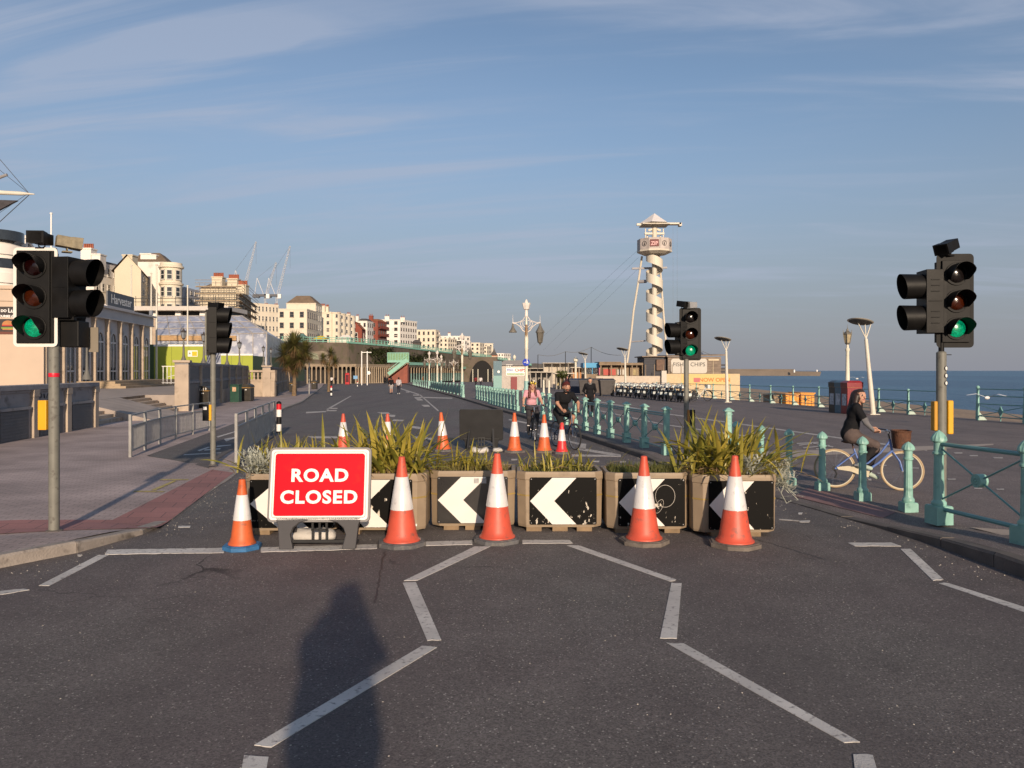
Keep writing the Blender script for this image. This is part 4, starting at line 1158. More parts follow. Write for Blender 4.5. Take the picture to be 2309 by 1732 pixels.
# ================================================================== railings and bollards
def flute_fn(rings, n, amp):
    return lambda k, i: (1 - amp * (0.5 - 0.5 * math.cos(2 * math.pi * i * (n) / 48))) if k in rings else 1.0
def column(h, s=1.0, plinth=.10, ph=.22, r=.062):
    """cast iron post: square plinth, fluted shaft, ringed collar, scalloped dome"""
    mb = MB()
    mb.bx(-plinth, plinth, -plinth, plinth, 0, ph); mb.bx(-plinth * .93, plinth * .93, -plinth * .93, plinth * .93, ph, ph + .012)
    b = ph + .012
    prof = [(r * 1.28, b), (r * 1.38, b + .02), (r * 1.34, b + .04), (r * 1.06, b + .06), (r, b + .075), (r * .98, b + .11), (r * .86, h * .70), (r * .86, h * .735),
            (r * 1.12, h * .745), (r * 1.12, h * .765), (r * .92, h * .772), (r * .92, h * .80), (r * .90, h * .865), (r * 1.18, h * .875), (r * 1.18, h * .885)]
    def fl(k, i): return (1 - .10 * (0.5 - 0.5 * math.cos(2 * math.pi * i * 12 / 48))) if k in (5, 6) else 1.0
    mb.lathe(prof, 48, flute=fl)
    dome = [(r * 1.40, h * .885), (r * 1.46, h * .90), (r * 1.34, h * .925), (r * 1.02, h * .955), (r * .58, h * .98), (r * .22, h * .992), (r * .05, h)]
    mb.lathe(dome, 48, flute=lambda k, i: (1 - .10 * (0.5 - 0.5 * math.cos(2 * math.pi * i * 12 / 48))) if 1 <= k <= 4 else 1)
    return mb
def post_pointed(h=1.10):
    """square-based post with chamfered shaft and pyramid cap"""
    mb = MB(); a = .092
    mb.bx(-a, a, -a, a, 0, .26); mb.bx(-a * 1.1, a * 1.1, -a * 1.1, a * 1.1, .26, .275)
    def octp(w): c = w * .42; return [(-w + c, -w), (w - c, -w), (w, -w + c), (w, w - c), (w - c, w), (-w + c, w), (-w, w - c), (-w, -w + c)]
    mb.prism(octp(.064), .275, h * .86); mb.prism(octp(.078), h * .86, h * .875); mb.prism(octp(.066), h * .875, h * .925)
    c = .098
    mb.bx(-c, c, -c, c, h * .925, h * .94)
    mb.add([(-c, -c, h * .94), (c, -c, h * .94), (c, c, h * .94), (-c, c, h * .94), (-.02, -.02, h * .995), (.02, -.02, h * .995), (.02, .02, h * .995), (-.02, .02, h * .995)], [(0, 1, 5, 4), (1, 2, 6, 5), (2, 3, 7, 6), (3, 0, 4, 7), (4, 5, 6, 7)])
    return mb
COLM = column(1.12, r=.062, plinth=.108, ph=.21).mesh('post', teal)
BOLM = column(.93, r=.057, plinth=.090, ph=.115).mesh('bollard', teal)
PPM = post_pointed().mesh('post', teal)
def rosette(mb, r=.075, d=.05):
    """round boss with petals, axis along x"""
    mb.cyl((-d, 0, 0), (d, 0, 0), r, n=20)
    for s in (-1, 1):
        for i in range(10):
            a = 2 * math.pi * i / 10
            mb.cyl((s * d, .45 * r * math.cos(a), .45 * r * math.sin(a)), (s * (d + .008), .42 * r * math.cos(a), .42 * r * math.sin(a)), r * .17, r * .1, n=6)
        mb.cyl((s * d, 0, 0), (s * (d + .014), 0, 0), r * .22, r * .12, n=8)
mb = MB(); rosette(mb); ROSM = mb.mesh('rosette', teal)
def rail_run(label, pts, post, tops, cross, h=1.12, group=None, rr=.024, ros=True, pmat=teal_dark, ends=(True, True), posts=True, solid=None):
    """posts at pts joined by rails at the heights `tops` and by crossed braces with a boss"""
    o0 = Vector(pts[0])
    t = thing('railing', label, 'railing', o0, 0, group)
    L_ = [Vector(p) - o0 for p in pts]
    for i, p in enumerate(L_):
        nx = L_[min(i + 1, len(L_) - 1)] - L_[max(i - 1, 0)]
        a = math.atan2(nx.y, nx.x) - R(90)
        if posts: put(post, 'post', t, p, a)
    for a, b in zip(L_, L_[1:]):
        d = b - a; az = math.atan2(d.y, d.x) - R(90)
        for z in tops:
            mb = MB(); mb.cyl(a + Vector((0, 0, z)), b + Vector((0, 0, z)), rr, n=8, caps=False); mb.build('rail', pmat, t)
        if cross:
            lo, hi = cross; mb = MB(); m = (a + b) / 2 + Vector((0, 0, (lo + hi) / 2)); e = d.normalized() * .05
            for p, q in ((a + e + Vector((0, 0, lo)), b - e + Vector((0, 0, hi))), (a + e + Vector((0, 0, hi)), b - e + Vector((0, 0, lo)))):
                mb.cyl(p, q, .011, n=6, caps=False)
            mb.build('brace', pmat, t)
            if ros: put(ROSM, 'rosette', t, m, az)
        if solid:
            mb = MB(); mb.bar(a + Vector((0, 0, (solid[0] + solid[1]) / 2)), b + Vector((0, 0, (solid[0] + solid[1]) / 2)), .02, solid[1] - solid[0]); mb.build('panel', teal, t)
    return t
def prom(x, y): return Vector((x, y, gz(y) + DZ))
# near right railing, running back past the camera
n0 = P(2117, 1181, DZ)
pts = [(n0.x + .155 * (n0.y - y), y) for y in [n0.y - 1.28 * i for i in range(8)]]
rail_run('turquoise railing with crossed braces starting beside the signal with three stickers', [(x, y, gz(y) + DZ) for x, y in pts], COLM, (.955, .185), (.30, .90), 1.12, rr=.026)
# bollards
for (px, py), lb in zip(((2048, 1155), (1945, 1130), (1854, 1107)), ('turquoise bollard next to the railing end post', 'turquoise bollard hiding the middle of the blue bicycle', 'turquoise bollard over the blue bicycle rear wheel')):
    q = P(px, py, .04); tag(put(BOLM, 'bollard', None, (q.x, q.y, gz(q.y) + .05)), lb, 'bollard', 'fluted turquoise bollards across the crossing')
for i, (x, y) in enumerate(((4.56, 12.7), (4.44, 13.75), (4.33, 14.9))):
    lb = ['turquoise bollard between the flax clump and the blue bicycle', 'turquoise bollard rising behind the right of the big flax clump', 'turquoise bollard with its head among the big flax leaves'][i]
    tag(put(BOLM, 'bollard', None, (x, y, gz(y) + .055)), lb, 'bollard', 'fluted turquoise bollards across the crossing')
q = Vector((4.6, 16.4, gz(16.4) + DZ)); tag(put(PPM, 'bollard', None, q), 'turquoise square post with pointed cap behind the big flax clump', 'bollard')
# middle railing with pointed caps, along the kerb
ys1 = [17.2, 18.75, 20.2, 21.75, 23.2, 24.7] + [24.7 + 1.5 * i for i in range(1, 9)]
rail_run('turquoise railing with pointed caps along the kerb behind the cyclists', [prom(xr(y) + .50, y) for y in ys1], PPM, (.93, .88, .16), (.30, .86), 1.1, rr=.018)
ys2 = [38.6 + 1.15 * i for i in range(10)]
rail_run('close-set turquoise posts along the kerb beyond the pointed railing', [prom(xr(y) + .55, y) for y in ys2], PPM, (.90, .2), None, 1.1, rr=.018)
ys3 = [51.5, 53, 54.5, 56, 57.5, 59]
rail_run('turquoise posts beside the kerb next to the tall lamp standard', [prom(xr(y) + .9, y) for y in ys3], PPM, (.90, .2), None, 1.1, rr=.018)
rail_run('pair of turquoise posts at the kerb gap', [prom(xr(y) + .3, y) for y in (63.0, 64.5)], PPM, (.90,), None)
ys4 = [68 + 3.4 * i for i in range(12)]
rail_run('turquoise panelled barrier along the far kerb', [prom(xr(y) + .6, y) for y in ys4], PPM, (.95,), None, solid=(.18, .88))
ys5 = [110 + 5 * i for i in range(10)]
rail_run('farthest turquoise posts where the road bends', [prom(xr(y) + .6, y) for y in ys5], PPM, (.95,), None)
# sea rail
def post_sea(h=1.17):
    mb = MB(); mb.prism([(-.05, -.06), (.05, -.06), (.05, .06), (-.05, .06)], 0, .05)
    mb.add([(-.035, -.055, .05), (.035, -.055, .05), (.035, .10, .05), (-.035, .10, .05), (-.028, -.04, h * .93), (.028, -.04, h * .93), (.028, .04, h * .93), (-.028, .04, h * .93)], [(0, 1, 5, 4), (1, 2, 6, 5), (2, 3, 7, 6), (3, 0, 4, 7), (4, 5, 6, 7)])
    mb.sph((0, 0, h * .955), .07, 12, 8)
    return mb
SEAP = post_sea().mesh('post', teal); SEAP2 = post_sea(1.38).mesh('post', teal)
mb = MB(); mb.X = Matrix.Identity(4); mb.prism([(-.02, -.13), (.02, -.13), (.02, .13), (-.02, .13)], -.02, .02); DIA = None
def sea_run(label, pts, post, tops):
    o0 = Vector(pts[0]); t = thing('railing', label, 'railing', o0)
    L_ = [Vector(p) - o0 for p in pts]
    for i, p in enumerate(L_):
        nx = L_[min(i + 1, len(L_) - 1)] - L_[max(i - 1, 0)]; a = math.atan2(nx.y, nx.x) - R(90)
        put(post, 'post', t, p, a)
        f = MB(); f.at(p, a); f.add([(.0, -.07, .0), (.0, .07, .0), (.34, .07, .0), (.34, -.07, .0), (0, -.06, .34), (0, .06, .34)], [(0, 1, 5, 4), (1, 2, 5), (0, 4, 3), (2, 3, 4, 5), (0, 3, 2, 1)]); 
        fo = f.build('foot_bracket', M('pale_teal', (0.42, 0.52, 0.45), .5, var=.1), t)
    for a, b in zip(L_, L_[1:]):
        for z in tops + (.17,):
            mb = MB(); mb.cyl(a + Vector((0, 0, z)), b + Vector((0, 0, z)), .022, n=6, caps=False); mb.build('rail', teal_dark, t)
        lo, hi = .17, .62; mb = MB()
        mb.cyl(a + Vector((0, 0, lo)), b + Vector((0, 0, hi)), .016, n=5, caps=False); mb.cyl(a + Vector((0, 0, hi)), b + Vector((0, 0, lo)), .016, n=5, caps=False)
        mb.build('brace', teal_dark, t)
        m = (a + b) / 2; d = (b - a).normalized(); mb = MB(); z = (lo + hi) / 2
        mb.add([m + d * .13 + Vector((.02, 0, z)), m + Vector((.02, 0, z + .21)), m - d * .13 + Vector((.02, 0, z)), m + Vector((.02, 0, z - .21)), m + d * .13 + Vector((-.02, 0, z)), m + Vector((-.02, 0, z + .21)), m - d * .13 + Vector((-.02, 0, z)), m + Vector((-.02, 0, z - .21))],
               [(0, 1, 2, 3), (7, 6, 5, 4), (0, 4, 5, 1), (1, 5, 6, 2), (2, 6, 7, 3), (3, 7, 4, 0)])
        mb.bar(m + Vector((0, 0, 0.02)), m + Vector((0, 0, z)), .03, .03); mb.build('diamond_boss', teal_dark, t)
    return t
sp1 = [28.5 - 2.55 * i for i in range(5)][::-1] + [31.0]
sea_run('tall sea railing with three upper rails right of the signal pole', [(xs(y) - .45, y, gz(y) + DZ) for y in sp1], SEAP2, (.66, .98, 1.25))
sp2 = [33.2, 35.6, 38.0, 41, 44, 47.2, 50.4, 53.8, 57.4, 61, 65, 69, 73, 77]
sea_run('sea railing with diamond bosses along the beach edge', [(xs(y) - .45, y, gz(y) + DZ) for y in sp2], SEAP, (.63, 1.10))

# ================================================================== lamps
lamp_grey = M('lamp_underside', (0.10, 0.098, 0.095), 0.6, var=.1)
lamp_cream = M('lamp_cream', (0.62, 0.575, 0.48), 0.45, var=.07)
def leaning_lamp(loc, label, lean=-0.10, h=4.35, rz=0.0):
    t = thing('street_lamp', label, 'street lamp', loc, rz, 'modern disc street lamps along the promenade')
    mb = MB(); top = Vector((lean * h * .9, 0, h * .80)); 
    mb.tube([(0, 0, 0), top * .5, top], [.12, .10, .075], 10); mb.bx(-.2, .25, -.16, .16, 0, .03)
    mb.build('post', lamp_cream, t)
    mb = MB(); hp = Vector((lean * h - .32, 0, h * .98))
    for dx in (-.26, .06, .36): mb.cyl(top, hp + Vector((dx + .25, 0, -.04 + dx * .0)), .03, .018, n=6)
    mb.build('arm', lamp_cream, t)
    mb = MB(); mb.at(hp + Vector((.1, 0, 0)), ry=R(11), rx=R(-9)); mb.lathe([(.25, -.04), (.52, -.015), (.57, .012), (.55, .025), (.25, .06), (.01, .07)], 28)
    mb.at(hp + Vector((.1, 0, -.03)), ry=R(11), rx=R(-9)); mb.mat(1).lathe([(.10, -.035), (.45, -.015), (.50, .004)], 28)
    mb.build('disc_head', [lamp_cream, lamp_grey], t)
    return t
def lpos(px, d): return Vector(((px - PW / 2) / F * d, d, gz(d) + DZ))
leaning_lamp(lpos(1969, 35.4), 'leaning cream lamp post with tilted disc head beside the recycling bins', -.085)
leaning_lamp(lpos(1640, 52), 'cream lamp post with disc head in front of the orange wall', -.02)
leaning_lamp(lpos(1411, 71.5), 'cream lamp post with disc head behind the hire bicycles', -.02)
leaning_lamp(lpos(1321, 86), 'small cream lamp post with disc head by the blue kiosk', -.02)
lant_glass = M('lantern_glass', (0.36, 0.30, 0.19), 0.25, var=.15, scale=6)
lant_dark = M('lantern_frame', (0.14, 0.125, 0.10), .5, var=.2)
def lantern(mb, c, s, upright=True):
    """six-sided lantern with spikes; material 0 frame, 1 glass"""
    x, y, z = c
    mb.mat(1).lathe([(.10 * s, 0), (.165 * s, .34 * s)], 6, (x, y, z + .06 * s), sm=False)
    mb.mat(0).lathe([(.03 * s, -.04 * s), (.11 * s, .03 * s), (.115 * s, .06 * s)], 6, c, sm=False)
    mb.lathe([(.18 * s, .40 * s), (.185 * s, .43 * s), (.12 * s, .50 * s), (.05 * s, .55 * s), (.055 * s, .60 * s), (.012 * s, .66 * s), (.004 * s, .82 * s)], 6, c, sm=False)
    for i in range(6):
        a = 2 * math.pi * i / 6; q = Vector((math.cos(a), math.sin(a), 0))
        mb.cyl(Vector(c) + q * .115 * s + Vector((0, 0, .06 * s)), Vector(c) + q * .18 * s + Vector((0, 0, .41 * s)), .010 * s, n=4)
        mb.cyl(Vector(c) + q * .175 * s + Vector((0, 0, .41 * s)), Vector(c) + q * .19 * s + Vector((0, 0, .60 * s)), .014 * s, .003 * s, n=4)
    return mb
t = thing('street_lamp', 'cream Victorian lamp standard with spiked lantern behind the recycling bins', 'street lamp', lpos(1911, 40))
mb = MB(); mb.lathe([(.17, 0), (.17, .9), (.13, .95), (.13, 1.35), (.115, 1.4), (.08, 3.02), (.11, 3.1), (.11, 3.18), (.07, 3.22), (.06, 3.4)], 14)
mb.build('column', [cream_metal], t)
mb = MB(); mb.lathe([(.175, .0), (.175, 1.2), (.14, 1.42)], 14); mb.build('column_base', M('turq_base', (.25, .42, .40), .5), t)
lantern(MB(), (0, 0, 3.42), 1.25).build('lantern', [lant_dark, lant_glass], t)
# tall double-armed lamp standards
white_iron = M('white_iron', (0.66, 0.60, 0.55), .5, var=.1, scale=3)
gold = M('gilding', (0.22, 0.13, 0.06), .5, var=.4, scale=9)
def tall_lamp(loc, label, H, arms=2, full=True, group='tall cream lamp standards along the drive', blue=False):
    t = thing('lamp_standard', label, 'lamp post', loc, R(-8), group)
    k = H / 7.6
    mb = MB(); mb.lathe([(.24 * k, 0), (.24 * k, .5 * k), (.19 * k, .6 * k), (.18 * k, 1.3 * k), (.14 * k, 1.4 * k), (.13 * k, 3.6 * k), (.16 * k, 3.65 * k), (.14 * k, 3.8 * k), (.16 * k, 4.4 * k), (.09 * k, 5.6 * k), (.07 * k, 6.2 * k)], 12)
    mb.build('column', cream_metal, t)
    mb = MB(); mb.lathe([(.25 * k, 0), (.25 * k, .52 * k), (.20 * k, .62 * k), (.19 * k, 1.15 * k)], 12); mb.build('column_base', M('turq_base', (.25, .42, .40), .5), t)
    mb = MB(); mb.lathe([(.1 * k, 6.2 * k), (.13 * k, 6.3 * k), (.10 * k, 6.75 * k), (.22 * k, 6.8 * k), (.30 * k, 7.1 * k), (.34 * k, 7.3 * k), (.16 * k, 7.28 * k), (.10 * k, 7.45 * k), (.04 * k, 7.6 * k)], 8, flute=lambda a, i: 1 + .16 * (i % 2), sm=False)
    mb.build('crown', white_iron, t)
    for s in (-1, 1):
        mb = MB(); f = lambda pts: [(s * x * k, 0, z * k) for x, z in pts]
        mb.tube(f([(.05, 6.3), (.3, 5.95), (.6, 5.8), (.9, 5.75), (1.12, 5.76)]), .035 * k, 6); mb.tube(f([(.08, 5.0), (.3, 5.15), (.5, 5.45), (.8, 5.66), (1.12, 5.74)]), .04 * k, 6)
        mb.tube(f([(.1, 5.4), (.28, 5.55), (.30, 5.85), (.12, 5.95)]), .03 * k, 6); mb.tube(f([(.35, 5.9), (.5, 5.7), (.4, 5.45), (.25, 5.3)]), .03 * k, 6); mb.cyl((s * 1.08 * k, 0, 5.7 * k), (s * 1.08 * k, 0, 6.4 * k), .03 * k, .008 * k, n=6)
        mb.build('arm', white_iron, t)
        mb = MB(); x = s * 1.08 * k
        if full or s > 0:
            mb.mat(0).lathe([(.02 * k, 3.95 * k), (.08 * k, 4.1 * k), (.20 * k, 4.2 * k)], 6, (x, 0, 0), sm=False)
            mb.mat(1).lathe([(.20 * k, 4.2 * k), (.30 * k, 4.95 * k)], 6, (x, 0, 0), sm=False)
            mb.mat(0).lathe([(.36 * k, 4.96 * k), (.36 * k, 5.02 * k), (.2 * k, 5.3 * k), (.1 * k, 5.5 * k), (.05 * k, 5.7 * k)], 6, (x, 0, 0), sm=False)
        else:
            mb.mat(0).lathe([(.32 * k, 4.98 * k), (.32 * k, 5.05 * k), (.2 * k, 5.2 * k), (.12 * k, 5.35 * k), (.05 * k, 5.7 * k)], 8, (x, 0, 0))
        mb.build('lantern', [lant_dark, M('lantern_smoked', (0.13, 0.115, 0.09), .35, var=.15)], t)
    mb = MB(); mb.lathe([(.115 * k, 4.5 * k), (.13 * k, 4.6 * k), (.12 * k, 5.2 * k), (.09 * k, 5.6 * k)], 8, (0, -.02 * k, 0)); mb.build('gilded_shield', gold, t)
    if blue:
        mb = MB(); mb.cyl((0, -.19 * k, 2.62 * k), (0, -.21 * k, 2.62 * k), .33, n=24); so = mb.build('round_sign', M('sign_blue', (0.01, 0.04, 0.42), .4, var=.05), t)
        s = MB()
        s.tube([(-.2, -.213 * k, 2.60 * k), (-.05, -.213 * k, 2.64 * k), (.06, -.213 * k, 2.54 * k), (.22, -.213 * k, 2.56 * k)], .035, 6)
        s.bx(.06, .12, -.218 * k, -.211 * k, 2.62 * k, 2.62 * k + .26); s.cyl((.09, -.215 * k, 2.62 * k + .28), (.09, -.212 * k, 2.62 * k + .28), .04, n=10); s.bx(.12, .17, -.218 * k, -.211 * k, 2.62 * k - .1, 2.62 * k + .12)
        s.build('sign_symbol', white_paint, so)
    return t
def tl(px, ytop, ybase): 
    q = P(px, ybase, DZ); return q, (ybase - ytop) / F * q.y
q, H = tl(1187, 675, 892); tall_lamp(q, 'tall cream lamp standard with a round blue sign and one bare lamp head', H, full=False, blue=True)
for px, yt, yb, lb in ((1042, 751, 880, 'tall cream lamp standard with two lanterns near the arch mouth'), (986, 790, 874, 'far lamp standard with scrolled arms before the arcade'), (968, 792, 870, 'farther lamp standard beside the scrolled one'), (1023, 800, 872, 'slim lamp standard before the turquoise arcade'), (995, 800, 868, 'slim lamp standard between two scrolled ones')):
    q, H = tl(px, yt, yb); tall_lamp(q, lb, H)

# ================================================================== recycling bins beside the promenade railing
rb_black = M('bin_black', (0.017, 0.016, 0.018), .4, var=.2); rb_blue = M('bin_blue', (0.06, 0.135, 0.19), .45, var=.12); rb_red = M('bin_red', (0.21, 0.012, 0.018), .38, var=.1); gold_band = M('bin_gold', (.55, .30, .06), .5)
poster = M('bin_poster', (.40, .42, .46), .5, var=.5, scale=9)
def rbin(loc, rz, mat, label):
    t = thing('recycling_bin', label, 'bin', loc, rz, None); w, d, h = .72, .66, 1.55
    mb = MB(); mb.bx(-w / 2, w / 2, -d / 2, d / 2, 0, h * .80); mb.build('cabinet', mat, t, bevel=.012)
    mb = MB(); mb.bx(-w / 2 - .02, w / 2 + .02, -d / 2 - .015, d / 2 + .015, h * .80, h * .94)
    mb.add([(-w / 2 - .05, -d / 2 - .02, h * .94), (w / 2 + .05, -d / 2 - .02, h * .94), (w / 2 + .05, d / 2 + .02, h * .94), (-w / 2 - .05, d / 2 + .02, h * .94), (-w * .3, -d * .45, h), (w * .3, -d * .45, h), (w * .3, d * .45, h), (-w * .3, d * .45, h)], [(0, 1, 5, 4), (1, 2, 6, 5), (2, 3, 7, 6), (3, 0, 4, 7), (4, 5, 6, 7), (3, 2, 1, 0)])
    mb.build('lid', mat, t)
    mb = MB(); mb.bx(-w / 2 - .004, w / 2 + .004, -d / 2 - .004, d / 2 + .004, h * .795, h * .812); mb.build('gold_line', gold_band, t)
    mb = MB(); mb.bx(-w / 2 - .006, -w / 2 + .002, -d * .33, d * .33, h * .25, h * .60); mb.build('poster', poster, t)
    mb = MB(); mb.bx(-w / 2 - .006, -w / 2 + .002, -d * .3, d * .3, h * .85, h * .92); mb.build('slot', dark_metal, t)
    return t
f0 = P(1910, 934, DZ); ang = R(2)
for i, (m_, lb) in enumerate(((rb_red, 'dark red recycling bin at the end of the row of three'), (rb_blue, 'blue-grey recycling bin between the red and black ones'), (rb_black, 'black recycling bin at the far end of the row'))):
    rbin((f0.x + .37, f0.y + .35 + i * .70, f0.z - .007 * i * .7), ang, m_, lb)
s = MB(); s.bx(-.08, .12, -.3385, -.333, 1.30, 1.34); o = [x for x in COL.objects if x.name.startswith('recycling_bin')][0]; s.build('maker_plate', white_paint, o)
# ================================================================== people: one continuous skin over posed limbs
def surface(caps, h):
    """smooth union of tapered capsules sampled on a grid, meshed with surface nets; returns verts, quads, material ids"""
    P0 = np.array([c[0] for c in caps], float); P1 = np.array([c[1] for c in caps], float)
    Rm = np.array([max(c[2], c[3]) for c in caps])
    lo = np.minimum(P0, P1).min(0) - Rm.max() - 3 * h; hi = np.maximum(P0, P1).max(0) + Rm.max() + 3 * h
    dim = np.ceil((hi - lo) / h).astype(int) + 1
    fld = np.full(dim, 1.0); idn = np.zeros(dim, np.int16); best = np.full(dim, 9.0)
    ax = [lo[i] + h * np.arange(dim[i]) for i in range(3)]
    for a, b, ra, rb, mid, k in caps:
        a = np.array(a, float); b = np.array(b, float); m = max(ra, rb) + k + 3 * h
        s = []
        for i in range(3):
            i0 = max(0, int((min(a[i], b[i]) - m - lo[i]) / h)); i1 = min(dim[i], int((max(a[i], b[i]) + m - lo[i]) / h) + 2)
            s.append(slice(i0, i1))
        X, Y, Z = np.meshgrid(ax[0][s[0]], ax[1][s[1]], ax[2][s[2]], indexing='ij')
        ba = b - a; L2 = max(1e-9, float(ba @ ba))
        t = np.clip(((X - a[0]) * ba[0] + (Y - a[1]) * ba[1] + (Z - a[2]) * ba[2]) / L2, 0, 1)
        d = np.sqrt((X - a[0] - t * ba[0]) ** 2 + (Y - a[1] - t * ba[1]) ** 2 + (Z - a[2] - t * ba[2]) ** 2) - (ra + (rb - ra) * t)
        s = tuple(s); f = fld[s]
        hh = np.maximum(k - np.abs(f - d), 0) / max(k, 1e-6)
        fld[s] = np.minimum(f, d) - hh * hh * k * 0.25
        w = d < best[s]
        best[s] = np.where(w, d, best[s]); idn[s] = np.where(w, mid, idn[s])
    ins = fld < 0
    nx, ny, nz = [n - 1 for n in dim]
    cnt = np.zeros((nx, ny, nz), np.int8)
    for i in (0, 1):
        for j in (0, 1):
            for k in (0, 1):
                cnt += ins[i:nx + i, j:ny + j, k:nz + k]
    act = (cnt > 0) & (cnt < 8)
    ids = np.full(act.shape, -1, int); I = np.argwhere(act); ids[act] = np.arange(len(I))
    acc = np.zeros((len(I), 3)); num = np.zeros(len(I))
    for axis in range(3):
        for u in (0, 1):
            for v in (0, 1):
                o = [0, 0, 0]; q = [i for i in range(3) if i != axis]; o[q[0]] = u; o[q[1]] = v
                A = I + o; B = A.copy(); B[:, axis] += 1
                fa = fld[A[:, 0], A[:, 1], A[:, 2]]; fb = fld[B[:, 0], B[:, 1], B[:, 2]]
                c = (fa < 0) != (fb < 0)
                t = np.where(c, fa / np.where(fa == fb, 1, fa - fb), 0)
                p = A + np.where(np.arange(3) == axis, 1, 0) * t[:, None]
                acc[c] += p[c]; num[c] += 1
    V = lo + h * acc / num[:, None]
    mid = np.zeros(len(I), int)
    bi = np.full(len(I), 9.0)
    for i in (0, 1):
        for j in (0, 1):
            for k in (0, 1):
                A = I + (i, j, k); bb = best[A[:, 0], A[:, 1], A[:, 2]]; w = bb < bi
                bi = np.where(w, bb, bi); mid = np.where(w, idn[A[:, 0], A[:, 1], A[:, 2]], mid)
    quads = []
    for axis in range(3):
        q = [i for i in range(3) if i != axis]
        sl0 = [slice(1, -1)] * 3; sl0[axis] = slice(0, -1); sl1 = list(sl0); sl1[axis] = slice(1, None)
        a = ins[tuple(sl0)]; b = ins[tuple(sl1)]
        E = np.argwhere(a != b)
        if not len(E): continue
        off = np.ones(3, int); off[axis] = 0
        E = E + off; flip = ins[E[:, 0], E[:, 1], E[:, 2]]
        def cell(du, dv):
            C = E.copy(); C[:, q[0]] -= du; C[:, q[1]] -= dv; return ids[C[:, 0], C[:, 1], C[:, 2]]
        Q_ = np.stack([cell(1, 1), cell(0, 1), cell(0, 0), cell(1, 0)], 1)
        if axis == 1: flip = ~flip
        Q_[~flip] = Q_[~flip][:, ::-1]
        quads.append(Q_[(Q_ >= 0).all(1)])
    Qd = np.concatenate(quads)
    fm = mid[Qd[:, 0]]
    return V, Qd, fm
def body_mesh(caps, h, mats):
    V, Qd, fm = surface(caps, h)
    me = bpy.data.meshes.new('body')
    me.from_pydata(V.tolist(), [], Qd.tolist())
    for m in mats: me.materials.append(m)
    me.polygons.foreach_set('material_index', fm.tolist())
    me.polygons.foreach_set('use_smooth', [True] * len(fm))
    fixn(me)
    return me
def vv(*a): return Vector(a)
def figure(J, st):
    """capsules for a posed human. J: joint positions (x forward, y left, z up). st: style switches"""
    c = []; g = st.get('girth', 1.0); top, leg, shoe, arm = 1, 2, 3, st.get('arm', 0)
    A = lambda p, q, r0, r1, m, k=.03: c.append((tuple(p), tuple(q), r0, r1, m, k))
    hl, hr, sl, sr, nk, hd, pv, ch = [Vector(J[k]) for k in ('hipL', 'hipR', 'shL', 'shR', 'neck', 'head', 'pelvis', 'chest')]
    up = (nk - pv).normalized()
    A(hl, hr, .115 * g, .115 * g, leg, .04)
    wa = pv.lerp(ch, .45); lat = (sl - sr).normalized()
    A(pv + lat * .05, pv - lat * .05, .118 * g, .118 * g, st.get('hem', top), .05)
    A(wa + lat * .045 * g, wa - lat * .045 * g, .108 * g, .108 * g, top, .06)
    A(ch + lat * .07, ch - lat * .07, .112 * g, .112 * g, top, .07)
    if st.get('bust'):
        f = Vector(J.get('fwd', (1, 0, 0)))
        A(ch + lat * .075 + f * .07 - up * .03, ch + lat * .07 + f * .07 - up * .03, .06, .06, top, .05); A(ch - lat * .075 + f * .07 - up * .03, ch - lat * .07 + f * .07 - up * .03, .06, .06, top, .05)
    A(sl, sr, .066 * g, .066 * g, top, .06)
    A(nk - up * .05, hd - up * .03, .052, .048, 0, .03)
    for s, e, h_ in (('shL', 'elL', 'haL'), ('shR', 'elR', 'haR')):
        s, e, w = Vector(J[s]), Vector(J[e]), Vector(J[h_])
        slv = st.get('sleeve', .55)
        m_ = s.lerp(e, min(slv, 1.0))
        A(s, m_, .062 * g, .056 * g, top, .03)
        if slv < 1: A(m_, e, .045 * g, .038 * g, arm, .012)
        A(e, w, .039 * g, .027, arm if slv < 1.5 else top, .02)
    for s, k_, a, t_ in (('hipL', 'knL', 'anL', 'toL'), ('hipR', 'knR', 'anR', 'toR')):
        s, k_, a, t_ = Vector(J[s]), Vector(J[k_]), Vector(J[a]), Vector(J[t_])
        if st.get('shorts'):
            m_ = s.lerp(k_, .8); A(s, m_, .10 * g, .078 * g, leg, .04); A(m_, k_, .062, .055, 0, .01); A(k_, a, .056, .036, 0, .03)
        else:
            A(s, k_, .098 * g, .064 * g, leg, .04); A(k_, a, .066, .046, st.get('shin', leg), .03)
        A(a + (t_ - a) * -.25 - vv(0, 0, .02), t_, .042, .034, shoe, .02)
    return c
